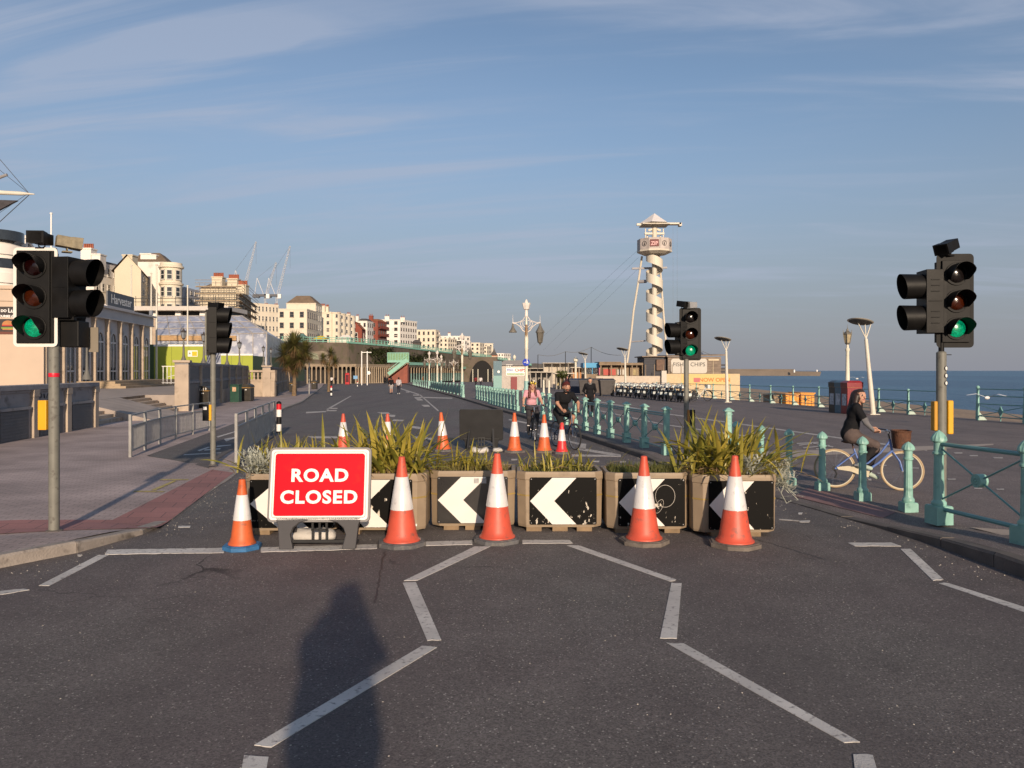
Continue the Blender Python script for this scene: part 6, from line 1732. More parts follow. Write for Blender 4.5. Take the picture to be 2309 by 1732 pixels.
# raised step block before the arcade
t = thing('steps', 'broad timber-coloured steps before the grey arcade', 'steps', (-27.2, 55, ZP), R(98))
for i in range(3):
    mb = MB(); mb.bx(-1.5 + i * .2, 15 - i * .3, -.2 + i * .42, 3.2, i * .16, (i + 1) * .16); mb.build('step', M('step_tan', (.36, .27, .175), .8, var=.15), t)
# pier wall beyond the steps
def panel_wall(label, p0, p1, z0, z1, n, first=True, lamps=()):
    t, L_ = wall_frame('pier_wall', label, 'wall', p0, p1, z0); h = z1 - z0
    mb = MB(); mb.bx(.2, L_, .08, .5, -.8, h - .12); mb.build('wall', stone_grey, t)
    mb = MB(); mb.bx(-.05, L_ + .05, -.05, .6, h - .12, h); mb.bx(0, L_, .0, .55, h - .2, h - .12); mb.build('coping', stone_grey, t)
    for i in range(n + 1):
        x = L_ * i / n; mb = MB(); w = .34 if i in (0, n) else .16
        mb.bx(x - w * .2, x + w, -.06, .6 if i in (0, n) else .1, -.8, h - .12); 
        if i in (0,): mb.bx(x - .18, x + .5, -.14, .68, h - .02, h + .1)
        mb.build('pier', stone_tan, t, bevel=.01)
    for i in range(n):
        a, b = L_ * i / n + .35, L_ * (i + 1) / n - .12; mb = MB(); mb.bx(a, b, .04, .09, -.5, h * .36); mb.bx(a, b, .05, .09, h * .5, h - .3); mb.build('dark_panel', shutter_dark, t)
        mb = MB(); mb.bx(a - .05, b + .05, .0, .09, h * .38, h * .44); mb.build('ledge', stone_grey, t)
    return t
panel_wall('stone pier and dark panelled wall with lanterns, beside the steps', (-16.4, 39), (-22.6, 66), .53, 2.28, 7)
# balustraded return, facing west
t = thing('balustrade', 'pale stone balustrade with baluster openings behind the litter bins', 'balustrade', (-23.4, 66.6, gz(66) + DZ))
mb = MB(); mb.bx(0, 2.9, 0, .5, 0, 1.35); mb.bx(-.05, 2.95, -.06, .55, 1.35, 1.47); mb.build('wall', stone_tan, t)
mb = MB(); mb.bx(-.05, 2.95, -.06, .55, 2.10, 2.28); mb.bx(-.05, .5, 0, .5, 1.47, 2.10); mb.bx(2.6, 2.95, 0, .5, 1.47, 2.10); mb.build('rail', stone_tan, t)
for i in range(6):
    mb = MB(); mb.lathe([(.10, 1.47), (.10, 1.54), (.06, 1.58), (.12, 1.72), (.07, 1.95), (.10, 2.02), (.10, 2.10)], 10, (.72 + i * .34, .25, 0)); mb.build('baluster', stone_tan, t)
panel_wall('farther panelled wall running behind the palms', (-20.9, 66.6), (-28, 96), gz(80) + DZ, 2.2, 9)
panel_wall('farthest panelled wall leading to the colonnade', (-28, 97), (-40, 150), gz(120) + DZ, 2.0, 14)

# grey arcade with arched windows and pilasters
pA, pB = (-29.4, 48.5), (-32.4, 69.6)
t, L_ = wall_frame('arcade_building', 'grey arcade building with tall arched windows and burger poster', 'building', pA, pB, ZP)
H_ = 6.12
mb = MB(); mb.bx(0, L_, .25, 9, -.1, H_ - .1); mb.build('wall', facade_grey, t)
mb = MB(); mb.bx(-.1, L_ + .1, -.10, .35, H_ - .95, H_ - .85); mb.bx(-.1, L_ + .1, -.04, .35, H_ - .85, H_ - .15); mb.bx(-.2, L_ + .2, -.28, .5, H_ - .15, H_); mb.build('entablature', facade_grey, t)
cols = [.3 + i * 2.63 for i in range(9)]
for x in cols:
    if x > L_: continue
    mb = MB(); mb.bx(x - .12, x + .12, -.06, .26, 0, H_ - .95); mb.bx(x - .17, x + .17, -.1, .26, 0, .25); mb.bx(x - .17, x + .17, -.1, .26, H_ - 1.2, H_ - .95); mb.build('pilaster', stone_tan, t)
white_fr = M('frame_white', (.62, .60, .60), .5, var=.05)
for a, b in zip(cols, cols[1:]):
    if b > L_ + .5: break
    c = (a + b) / 2; w = .62; zs = 3.4
    arc = [(c + w * math.cos(R(q)), zs + w * 1.15 * math.sin(R(q))) for q in range(0, 181, 15)]
    mb = MB(); mb.xprism([(c - w, .25), (c + w, .25)] + arc, .19, .255); wo = mb.build('arched_window', glass_dark, t)
    mb = MB()
    out = [(c + (w + .22) * math.cos(R(q)), zs + (w + .22) * 1.15 * math.sin(R(q))) for q in range(0, 181, 15)]
    n = len(arc); mb.add([(x, .12, z) for x, z in out] + [(x, .12, z) for x, z in arc] + [(x, .26, z) for x, z in arc], [(i, i + 1, n + i + 1, n + i) for i in range(n - 1)] + [(n + i, n + i + 1, 2 * n + i + 1, 2 * n + i) for i in range(n - 1)])
    mb.bx(c - w - .2, c - w, .12, .27, .2, zs); mb.bx(c + w, c + w + .2, .12, .27, .2, zs); mb.build('surround', facade_grey, wo)
    mb = MB(); mb.bx(c - w, c + w, .15, .2, zs - .06, zs + .06); mb.bx(c - .04, c + .04, .15, .2, .25, zs + .6); mb.bx(c - w, c + w, .15, .2, 1.15, 1.25); mb.bx(c - w, c + w, .15, .19, .25, .40); mb.build('frame', white_fr, wo)
# end wall facing west, with poster
mb = MB(); mb.bx(-.12, .0, -.02, 16, -.2, H_ + .25); mb.bx(-.2, .0, -.06, 16, H_ - .55, H_ - .42); mb.bx(-.25, .0, -.08, 16, H_ + .2, H_ + .42); mb.bx(-.16, 0, -.04, 16, 4.45, 4.55); mb.build('end_wall', stucco_tan, t)
po = MB(); po.bx(-.15, -.12, 1.6, 5.2, 3.5, 5.22); pob = po.build('poster', M('poster_dark', (.028, .02, .02), .5, var=.2), t)
for s, y, z, q in (('2 COURSES £9.', 2.22, 4.62, .185), ("LET'S DO", 2.55, 4.95, .215), ('Lu', 1.86, 4.97, .36)):
    o = TXT(s, 'lettering', white_paint, q, pob, bold=.008, ext=.004); o.matrix_local = Matrix.Translation((-.157, y, z)) @ Matrix.Rotation(R(-90), 4, 'Z') @ Matrix.Rotation(R(90), 4, 'X')
bun = M('bun', (.42, .17, .05), .5); mt = M('patty', (.08, .03, .02), .6); lt = M('lettuce', (.18, .30, .04), .6)
for nm, m_, z0, z1, w in (('burger_bun', bun, 3.22, 3.30, .42), ('burger_lettuce', lt, 3.30, 3.38, .52), ('burger_patty', mt, 3.38, 3.48, .50), ('burger_tomato', M('tomato', (.5, .03, .02), .5), 3.48, 3.54, .46)):
    mb = MB(); mb.bx(-.165, -.15, 2.03 - w * .75, 2.03 + w * .75, z0 + .55, z1 + .55); mb.build(nm, m_, pob)
mb = MB(); mb.xprism([(.34 * math.cos(R(a)), 3.54 + .27 * math.sin(R(a))) for a in range(0, 181, 15)], 0, .015); o = mb.build('burger_bun', bun, pob); o.matrix_local = Matrix.Translation((-.167, 2.03, .55)) @ Matrix.Rotation(R(-90), 4, 'Z')
mb = MB(); mb.bx(-.16, -.15, 1.6, 5.2, 3.5, 3.66); mb.build('poster_foot', M('poster_wood', (.13, .035, .02), .6), pob)
# roof sign
t2 = thing('roof_sign', 'dark slanted roof sign with white script lettering on the grey arcade', 'sign', Q(243, 688, 60.5), math.atan2(pB[1] - pA[1], pB[0] - pA[0]))
mb = MB(); mb.bx(0, 6.0, 0, .12, 0, 1.15); mb.build('board', M('sign_slate', (.075, .08, .09), .5, var=.1), t2)
mb = MB(); mb.bx(.3, .4, .12, 1.0, 0, .1); mb.bx(5.6, 5.7, .12, 1.0, 0, .1); mb.bx(-.1, 6.1, .0, 1.0, -.12, 0.0); mb.build('support', facade_grey, t2)
TXT('Harvester', 'lettering', white_paint, 1.05, t2, (3.0, -.02, .55), bold=.01, sx=1.1)
# hoardings
lime = M('hoarding_lime', (0.32, 0.36, 0.035), .55, var=.06, scale=1.0); lime_shade = M('hoarding_lime_shade', (0.06, 0.10, 0.035), .6, var=.12)  # second is the lime darkened: side panels carry their shade as colour
def hoarding(label, pa, pb, d, yt, zb, n, side=None):
    a, b = Q(pa, yt, d), Q(pb, yt, d); t = thing('site_hoarding', label, 'hoarding', (a.x, d, zb)); w = b.x - a.x; h = a.z - zb
    for i in range(n):
        mb = MB(); mb.bx(w * i / n + .012, w * (i + 1) / n - .012, 0, .06, 0, h - .18); mb.build('panel', lime, t)
    mb = MB(); mb.bx(-.02, w + .02, -.03, .09, h - .18, h); mb.build('capping', white_paint, t)
    if side:
        mb = MB(); k = Vector(side); mb.bar((w - .03, .06, (h - .2) / 2), (w - .03 + k.x, k.y, (h - .2) / 2), .06, h - .2); mb.build('side_panel', lime_shade, t)
    return t
t = hoarding('lime green site hoarding with a warning notice beside the arcade', 347, 466, 75, 777, .6, 3)
mb = MB(); mb.bx(3.3, 4.25, -.02, 0, 2.62, 3.22); so = mb.build('notice', white_paint, t); mb = MB(); mb.bx(3.72, 4.2, -.03, -.02, 2.68, 3.12); mb.build('notice_panel', M('notice_yellow', (.62, .45, .02), .5), so)
mb = MB(); mb.xprism([(3.38, 2.85), (3.62, 2.85), (3.5, 3.08)], -.03, -.02); mb.build('warning_triangle', M('notice_grey', (.25, .24, .2), .5), so)
mb = MB(); mb.bx(-.6, 0, .0, .08, 0, 3.8); mb.build('side_panel', lime_shade, t)
hoarding('second lime green hoarding behind the lantern piers', 498, 570, 84, 798, .3, 3, (-3.5, 34, 0))
# timber railing behind hoarding foot
t = thing('handrail', 'white painted handrail up the steps before the lime hoarding', 'handrail', Q(368, 866, 62))
for i in range(8):
    mb = MB(); x = i * .32; mb.bar((x, 0, 0), (x, 0, 1.45), .05); mb.build('baluster', white_paint, t)
mb = MB(); mb.bar((-.1, 0, 1.42), (2.35, 0, 1.42), .07, .06); mb.bar((.3, -.02, .55), (2.3, -.02, 1.05), .04); mb.bar((-.1, 0, .1), (2.35, 0, .1), .06); mb.build('rail', white_paint, t)
# pavilion canopy and shrouded building
def sheet_mat():
    m = M('shrink_wrap', (.30, .32, .40), .3, var=.25, scale=.5, col2=(.50, .51, .56), patch=(.5, .62), pscale=1.6, bump=.9, bscale=.9); return m
wrap = sheet_mat()
t = thing('shrouded_building', 'building wrapped in translucent plastic sheeting with hipped roof', 'building', (-41.5, 90, -.6))
def ql(px, py, d): return Q(px, py, d) - Vector((-41.5, 90, -.6))
e0, e1, e2 = ql(352, 757, 90), ql(602, 752, 90), ql(660, 779, 124)
r0, r1, r2 = ql(352, 713, 96), ql(545, 713, 96), ql(640, 770, 124)
dn = lambda v: Vector((v.x, v.y, 0))
mb = MB(); mb.add([e0, e1, r1, r0], [(0, 1, 2, 3)]); mb.add([e1, e2, r2, r1], [(0, 1, 2, 3)]); mb.build('roof_sheet', wrap, t, fix=False)
mb = MB(); w0, w1 = ql(352, 768, 90.3), ql(602, 752, 90.3)
mb.add([dn(w0), dn(e1), e1, e0], [(0, 1, 2, 3)]); mb.add([dn(e1), dn(e2), e2, e1], [(0, 1, 2, 3)]); mb.build('wall_sheet', wrap, t)
mb = MB()
for i in range(9):
    a = e0.lerp(e1, i / 8); b = r0.lerp(r1, i / 8); mb.cyl(a + Vector((0, -.05, .03)), b + Vector((0, -.05, .05)), .05, n=5); mb.cyl(dn(a) + Vector((0, -.1, 0)), a + Vector((0, -.1, 0)), .05, n=5)
for f in (.0, .33, .66, 1): mb.cyl(e0.lerp(r0, f) + Vector((0, -.06, .04)), e1.lerp(r1, f) + Vector((0, -.06, .04)), .045, n=5)
mb.cyl(e1 + Vector((0, 0, .06)), r1 + Vector((0, 0, .06)), .08, n=5)
mb.build('scaffold_tube', M('scaffold_pale', (.42, .38, .34), .5, var=.15), t)
mb = MB(); mb.bx(e0.x, e1.x - 3.5, -.25, -.12, ql(352, 768, 90).z, ql(352, 757, 90).z); mb.build('timber_fascia', M('timber_warm', (.40, .25, .12), .75, var=.2, scale=3), t)
a, b = ql(338, 781, 84), ql(470, 781, 84)
for i in range(24):
    mb = MB(); x = lerp(a.x, b.x, i / 24); mb.add([(x, a.y, a.z - .1), (x + .16, a.y, a.z - .1), (x + .16, a.y + 3.5, a.z + .55), (x, a.y + 3.5, a.z + .55)], [(0, 1, 2, 3)]); mb.build('awning_slat', M('awning_green', (.07, .10, .06), .5, var=.2) if i % 2 else M('awning_pale', (.45, .48, .46), .5), t)
t = thing('pavilion', 'long flat white pavilion roof on square columns above the wrapped building', 'building', Q(285, 712, 100))
a, b = Q(285, 692, 100) - t.location, Q(522, 700, 100) - t.location
mb = MB(); mb.bx(-.5, b.x, -1.2, 6, a.z - .55, a.z); mb.build('roof', M('pavilion_white', (.55, .50, .45), .6, var=.08), t)
mb = MB(); mb.bx(0, b.x - .5, .6, 6, -.6, a.z - .55); mb.build('recess_shade_block', dark_metal, t)  # solid dark block, shade under the roof given as its colour
mb = MB(); mb.bx(-.3, b.x, -.4, 6, -10.0, -.4); mb.build('base_wall', stone_tan, t)
for i in range(5):
    mb = MB(); x = .4 + i * (b.x - 1) / 4; mb.bx(x - .35, x + .35, -.1, .59, -.6, a.z - .55); mb.build('column', white_paint, t)
mb = MB()
for z in (.55, 1.0): mb.cyl((0, -1, a.z + z), (b.x - .5, -1, a.z + z), .035, n=5)
for i in range(8): mb.cyl((i * b.x / 8, -1, a.z), (i * b.x / 8, -1, a.z + 1.3), .035, n=5)
mb.build('roof_rail', dark_metal, t)
# flag poles
for px, yt, yb, d, lb in ((115.5, 483, 690, 62, 'white flagpole behind the signal with white-bordered board'), (353, 599, 790, 73, 'tall cream flagpole in front of the round-bay house'), (423, 646, 778, 80, 'cream flagpole in front of the scaffolding'), (341, 618, 740, 78, 'shorter cream flagpole carrying a floodlight'), (296, 600, 700, 78, 'thin cream flagpole before the tan gable')):
    b = Q(px, yb, d); h = (yb - yt) / F * d; t = thing('flagpole', lb, 'flagpole', (b.x, d, min(b.z, ZP)))
    mb = MB(); hh = h + (b.z - min(b.z, ZP)); mb.lathe([(.10, 0), (.085, hh * .5), (.06, hh), (.11, hh + .01), (.11, hh + .10), (.03, hh + .14)], 10); mb.build('pole', white_paint if px < 200 else lamp_cream, t)
    if px == 341:
        mb = MB(); mb.bx(-.15, .15, -.15, .1, hh * .62, hh * .62 + .5); mb.build('floodlight', steel, t)
# pier lamps
def pier_lamp(px, ybase, ytop, d, label):
    b = Q(px, ybase, d); h = (ybase - ytop) / F * d; t = thing('pier_lamp', label, 'lamp', b, 0, 'dark lanterns on the stone piers'); k = h / 3.1
    mb = MB(); mb.lathe([(.30 * k, 0), (.27 * k, .10 * k), (.16 * k, .35 * k), (.10 * k, .55 * k), (.085 * k, .9 * k), (.06 * k, 1.95 * k)], 10); mb.build('stem', M('lamp_verdigris', (.12, .115, .10), .6, var=.15), t)
    lantern(MB(), (0, 0, 1.95 * k), 1.35 * k).build('lantern', [M('lantern_frame_dark', (.055, .045, .04), .5), M('lantern_pane', (.22, .24, .26), .2, var=.15)], t)
pier_lamp(414, 818, 733, 39.3, 'dark lantern on the pier at the top of the steps')
pier_lamp(459.5, 821, 741, 46, 'dark lantern just left of the side-on traffic signal')
for px, yb, yt, d, lb in ((512, 824, 757, 55, 'dark lantern just right of the side-on traffic signal'), (540, 827, 762, 62, 'dark lantern in front of the second lime hoarding'), (594, 824, 775, 69, 'dark lantern above the balustrade'), (611, 826, 780, 74, 'dark lantern nearest the palm')):
    pier_lamp(px, yb, yt, d, lb)
pier_lamp(196, 856, 740, 25.5, 'dark lantern on the shuttered parapet wall')
# guard rails
def guard(label, p0, p1, npan, bars, h=1.0, bow=0.0):
    p0, p1 = Vector(p0), Vector(p1); t = thing('guard_rail', label, 'guard rail', p0); d = p1 - p0; n = Vector((-d.y, d.x, 0)).normalized()
    f = lambda s: d * s + n * bow * math.sin(math.pi * s)
    for i in range(npan + 1):
        a = f(i / npan); mb = MB(); mb.bar(a, a + Vector((0, 0, h)), .055, .05); mb.build('post', galv, t)
    for i in range(npan):
        a, b = f(i / npan), f((i + 1) / npan)
        for z in (h - .02, h * .72, .13):
            mb = MB(); mb.bar(a + Vector((0, 0, z)), b + Vector((0, 0, z)), .04, .032); mb.build('rail', galv, t)
        for k in range(1, bars):
            q = a.lerp(b, k / bars); mb = MB(); mb.bar(q + Vector((0, 0, .13)), q + Vector((0, 0, h * .72)), .016, .016); mb.build('bar', galv, t)
    return t
guard('galvanised pedestrian guard rail along the pavement edge by the steps', P(294, 1031, DZ), P(472, 971, DZ), 5, 13, .93, .25)
guard('galvanised pedestrian guard rail on the traffic island behind the silver plant', P(533, 1043, DZ), P(619, 976, DZ), 5, 16, 1.0)
# striped bollard
q = P(629, 976, DZ); t = thing('striped_bollard', 'black and white bollard with red reflector beside the guard rail', 'bollard', q)
for i, (z0, z1, m_) in enumerate(((0, .05, black_plastic), (.05, .27, white_paint), (.27, .50, black_plastic), (.50, .72, white_paint), (.72, .90, M('reflector_red', (.55, .01, .02), .3)), (.90, .99, black_plastic))):
    mb = MB(); r = .078; mb.lathe([(r, z0), (r, z1)] if i < 5 else [(r, z0), (r * .95, z0 + .04), (r * .6, z1 - .02), (.01, z1)], 16); mb.build('band', m_, t)
for px, py, lb in ((747, 893, 'far striped bollard on the left of the road'), (806, 872, 'tiny white topped bollard far along the left kerb')):
    q = P(px, py, DZ); o = dup(t, q, label=lb)
# litter bins and cabinet
bin_m = M('litter_bin_black', (.035, .03, .024), .45, var=.2)
def litter(px, py, label, w=.68, h=1.22, mat=None, graf=False, posters=False):
    q = P(px, py, DZ); t = thing('litter_bin', label, 'litter bin', q, R(-4)); m_ = mat or bin_m
    mb = MB(); mb.bx(-w / 2, w / 2, -w / 2, w / 2, .05, h * .78); mb.bx(-w / 2 + .05, w / 2 - .05, -w / 2 + .05, w / 2 - .05, 0, .05); mb.build('body', m_, t, bevel=.015)
    mb = MB(); n = 8; pts = [(-w / 2 - .02, h * .80), (w / 2 + .02, h * .80)] + [((w / 2 + .02) * math.cos(R(a)), h * .84 + h * .16 * math.sin(R(a))) for a in range(0, 181, 20)]
    mb.xprism(pts, -w / 2 - .02, w / 2 + .02); mb.build('hood', m_, t)
    mb = MB(); mb.bx(-w / 2 - .004, w / 2 + .004, -w / 2 - .006, w / 2 + .006, h * .77, h * .79); mb.build('trim', gold_band, t)
    mb = MB(); mb.bx(-.07, .07, -w / 2 - .008, -w / 2, h * .64, h * .69); mb.build('plate', white_paint, t)
    if graf:
        mb = MB(); rr = random.Random(2)
        for k in range(5): mb.tube([(-.25 + k * .11 + rr.uniform(-.05, .05), -w / 2 - .03, h * .85 + rr.uniform(-.09, .09)) for _ in range(4)], .016, 4)
        mb.build('graffiti', white_paint, t)
    return t
litter(463, 919.5, 'black litter bin with white graffiti on its hood', graf=True)
litter(558.5, 904.5, 'black litter bin beside the green cabinet')
litter(615, 893, 'black litter bin before the farther panelled wall')
litter(661, 884, 'black litter bin behind the tall palm trunk'); litter(709, 878, 'farthest black litter bin beside the smaller palm')
q = P(532, 906.5, DZ); t = thing('utility_cabinet', 'dark green utility cabinet with torn orange sticker', 'cabinet', q, R(-5))
mb = MB(); mb.bx(-.3, .3, -.25, .25, 0, 1.14); mb.bx(-.33, .33, -.28, .28, 1.14, 1.20); mb.build('body', M('cabinet_green', (.015, .06, .04), .5, var=.15), t, bevel=.012)
mb = MB(); mb.bx(-.14, .12, -.256, -.25, .72, 1.02); mb.build('sticker', M('sticker_orange', (.55, .36, .22), .6, var=.35, scale=12), t)
mb = MB(); mb.bx(-.005, .005, -.254, -.25, .05, 1.1); mb.build('door_seam', dark_metal, t)
# palms
trunk_m = M('palm_trunk', (.17, .115, .065), .9, var=.3, scale=6, bump=.8, bscale=12)
palm_leaf = leafmat('palm_leaf', (.035, .05, .014), (.13, .12, .035), .5); palm_dead = leafmat('palm_dead', (.12, .07, .03), (.22, .14, .065), .8)
def palm(label, loc, h, heads, seed, n=190, L0=.85):
    rnd = random.Random(seed); t = thing('palm_tree', label, 'palm tree', loc)
    mb = MB(); mb.tube([(0, 0, 0), (.03, 0, h * .25), (.0, 0, h * .5), (.0, 0, h * .62)], [.17, .13, .12, .13], 10)
    for hx, hy, hz, s in heads: mb.tube([(0, 0, h * .52), (hx * .55, hy * .5, h * .5 + (hz - h * .5) * .55), (hx, hy, hz)], [.11, .09, .08], 8)
    mb.build('trunk', trunk_m, t)
    cr = MB(); dd = MB()
    for hx, hy, hz, s in heads:
        for i in range(n):
            az = rnd.uniform(0, 6.283); le = R(rnd.uniform(4, 120)); L_ = L0 * s * rnd.uniform(.75, 1.1)
            blade(cr, L_, .045 * s, le, R(rnd.uniform(5, 45)), az, (hx, hy, hz + rnd.uniform(-.12, .1)), seg=3, fold=.3)
        for i in range(int(n * .5)):
            az = rnd.uniform(0, 6.283); L_ = L0 * s * rnd.uniform(.6, 1.05)
            blade(dd, L_, .04 * s, R(rnd.uniform(110, 160)), R(rnd.uniform(0, 40)), az, (hx, hy, hz + rnd.uniform(-.3, .0)), seg=3, fold=.3)
    a = cr.build('crown', palm_leaf, t); b = dd.build('dead_skirt', palm_dead, t)
    return t
q = P(663, 893, DZ); palm('bushy palm with shaggy brown skirt on the left pavement', q, 5.1, [(-.75, .1, 3.55, 1.0), (.1, -.2, 4.3, 1.15), (.8, .2, 3.75, 1.0), (-.25, .3, 3.9, 1.0), (.45, -.35, 3.1, .85), (-.35, -.3, 2.75, .8), (.05, 0, 2.35, .7)], 31, 270, 1.2).scale = (1.22, 1.22, 1.05)
q = P(741, 884, DZ); palm('smaller palm farther along the left pavement', q, 5.2, [(-.6, .0, 3.7, .95), (.25, .1, 4.3, 1.0), (.75, 0, 3.4, .9), (0, 0, 2.8, .8)], 32)
q = P(697, 890, DZ); t = thing('slender_post', 'thin pale post between the two palms', 'post', q); mb = MB(); mb.lathe([(.05, 0), (.045, 3.0), (.02, 3.05)], 8); mb.build('post', galv, t)
# ship-like mast at the far left edge
d = 32; t = thing('ship_mast', 'cream mast spar with dark furled sail and rigging above the left signal', 'mast', Vector((Q(-140, 0, d).x, d, ZP)))
o0 = t.location
mb = MB(); mb.lathe([(.18, 0), (.16, 6), (.09, 12.5)], 12); mb.build('mast', lamp_cream, t)
tip = Q(78, 438, d) - o0; root = Vector((.1, 0, (Q(-140, 428, d) - o0).z))
mb = MB(); mb.tube([root, root.lerp(tip, .85), tip], [.12, .085, .02], 10); mb.build('spar', lamp_cream, t)
mb = MB(); mb.cyl(tip - Vector((.2, 0, 0)), (Q(-60, 290, d) - o0), .012, n=5); mb.cyl(tip - Vector((.2, 0, 0)), (Q(-60, 555, d) - o0), .016, n=5); mb.cyl(tip - Vector((.2, 0, 0)), (Q(-30, 360, d) - o0), .009, n=5); mb.cyl(tip - Vector((.35, 0, .02)), (Q(-60, 520, d) - o0), .009, n=5); mb.build('rigging', dark_metal, t)
mb = MB(); A_, B_, C_ = Q(38, 452, d) - o0, Q(-90, 448, d) - o0, Q(-90, 520, d) - o0
mb.add([A_, B_, C_, A_ + Vector((0, .12, 0)), B_ + Vector((0, .12, 0)), C_ + Vector((0, .12, 0))], [(0, 1, 2), (5, 4, 3), (0, 3, 4, 1), (1, 4, 5, 2), (2, 5, 3, 0)]); mb.build('furled_sail', cloth('sail', (.06, .055, .06)), t)
mb = MB(); mb.tube([Q(-138, 404, d) - o0, Q(-60, 406, d) - o0, Q(-8, 403, d) - o0, Q(16, 394, d) - o0], [.06, .05, .07, .06], 8); mb.build('figure_arm', stone_grey, t)
# ================================================================== right background: tower, kiosks, hire bicycles
tower_w = M('tower_cream', (0.60, 0.54, 0.44), .55, var=.06, scale=.6)
tower_g = M('tower_panel', (0.46, 0.40, 0.36), .6, var=.2, scale=1.2)
maroon = M('maroon_sign', (.14, .03, .03), .5)
d = 126.0; c0 = Q(1475.6, 836, d); ZB = -2.4
t = thing('zip_tower', 'cream spiral-stair tower with a round ZIP platform and pointed canopy', 'tower', (c0.x, d, ZB))
def tz(py): return HC - (py - HY) / F * d - ZB
def tx(px): return (px - 1475.6) / F * d
mb = MB(); mb.lathe([(.42, 0), (.42, tz(505))], 16); mb.build('core_column', tower_w, t)
# helical balustrade and steps
r_ = 1.30; pit = 44.8 / F * d; zt = tz(580); turns = zt / pit; n = int(turns * 28); hb = pit * .36
mb = MB(); vs = []
for i in range(n + 1):
    a = -2 * math.pi * i / 28 + 2.6; z = zt * i / n
    for rr in (r_, r_ + .06):
        vs += [(rr * math.cos(a), rr * math.sin(a), max(0, z - .35)), (rr * math.cos(a), rr * math.sin(a), z + hb)]
fs = []
for i in range(n):
    o = i * 4; fs += [(o, o + 4, o + 5, o + 1), (o + 2, o + 3, o + 7, o + 6), (o + 1, o + 5, o + 7, o + 3), (o, o + 2, o + 6, o + 4)]
mb.add(vs, fs, False); mb.build('spiral_balustrade', tower_w, t)
stp = MB(); stp.add([(.40, -.02, -.03), (r_, -.15, -.03), (r_, .15, -.03), (.40, .02, -.03), (.40, -.02, .03), (r_, -.15, .03), (r_, .15, .03), (.40, .02, .03)], [(3, 2, 1, 0), (4, 5, 6, 7), (0, 1, 5, 4), (1, 2, 6, 5), (2, 3, 7, 6), (3, 0, 4, 7)])
sm_ = stp.mesh('stair_tread', tower_w)
for i in range(0, n, 2):
    a = -2 * math.pi * i / 28 + 2.6; put(sm_, 'stair_tread', t, (0, 0, zt * i / n), a)
# platform drum
zl, zh = tz(566), tz(541); R8 = 2.75
mb = MB(); mb.lathe([(R8 * .72, zl - .62), (R8 * 1.03, zl - .26), (R8 * 1.03, zl)], 10, sm=False, ang=R(25.6)); mb.build('platform_base', tower_w, t)
for i in range(10):
    a0, a1 = R(25.6) + 2 * math.pi * i / 10, R(25.6) + 2 * math.pi * (i + 1) / 10
    p, q = Vector((R8 * math.cos(a0), R8 * math.sin(a0), 0)), Vector((R8 * math.cos(a1), R8 * math.sin(a1), 0))
    mb = MB(); mb.bar(p.lerp(q, .01) + Vector((0, 0, (zl + zh) / 2)), p.lerp(q, .99) + Vector((0, 0, (zl + zh) / 2)), .08, zh - zl); po = mb.build('platform_panel', tower_g, t)
    m_ = (p + q) / 2
    if m_.y < -1.2:
        az = math.atan2(m_.y, m_.x) + R(90)
        if abs(m_.x) < .75:
            e = MB(); e.at((m_.x * 1.02, m_.y * 1.02, 0), az); e.xprism(rrect(1.45, 1.15, .12, cz=(zl + zh) / 2), -.06, .0); eo = e.build('sign_board', maroon, t)
            o = TXT('ZIP', 'lettering', M('pink_letter', (.72, .42, .40), .5), .80, t, bold=.02, ext=.01); o.matrix_local = Matrix.Translation((m_.x * 1.055, m_.y * 1.055, (zl + zh) / 2 - .1)) @ Matrix.Rotation(az, 4, 'Z') @ Matrix.Rotation(R(90), 4, 'X')
        else:
            e = MB(); e.at((m_.x * 1.02, m_.y * 1.02, (zl + zh) / 2), az); e.ring((0, -.03, 0), .42, .36, .04, 20, 'y'); e.xprism([(-.12, -.25), (.12, -.25), (.0, .25)], -.04, .0); e.build('round_emblem', dark_metal, t)
mb = MB(); mb.lathe([(R8 * .95, zl + .02), (R8 * .95, zl + .04)], 10, sm=False, ang=R(25.6)); mb.build('platform_floor', tower_g, t)
# frame above the platform
mb = MB()
for x in (-1.45, 1.45): mb.bar((x, 0, zl), (x, 0, tz(515)), .14); mb.bar((x * .75, .5, zl), (x * .75, .5, tz(530)), .22)
mb.bar((-1.6, 0, tz(527)), (1.6, 0, tz(527)), .4, .32); mb.bar((-1.0, 0, tz(520)), (-.2, 0, tz(516)), .3); mb.bar((1.0, 0, tz(520)), (.2, 0, tz(516)), .3); mb.build('winch_frame', tower_w, t)
zc = tz(505); mb = MB(); mb.bx(-2.95, -.4, -.5, -.1, zc - .35, zc); mb.bx(.4, 4.2, -.9, .3, zc - .2, zc + .05); mb.bx(3.9, 4.3, -.9, .3, zc - .45, zc + .05); mb.bx(-2.2, 2.2, -1.8, 1.8, zc - .3, zc - .15); mb.build('canopy_frame', tower_w, t)
mb = MB(); mb.lathe([(2.5, zc - .02), (2.45, zc + .06), (1.3, zc + .82), (.02, tz(481))], 6, sm=False, ang=R(10)); mb.build('canopy', M('canopy_fabric', (.66, .62, .60), .7, var=.04), t)
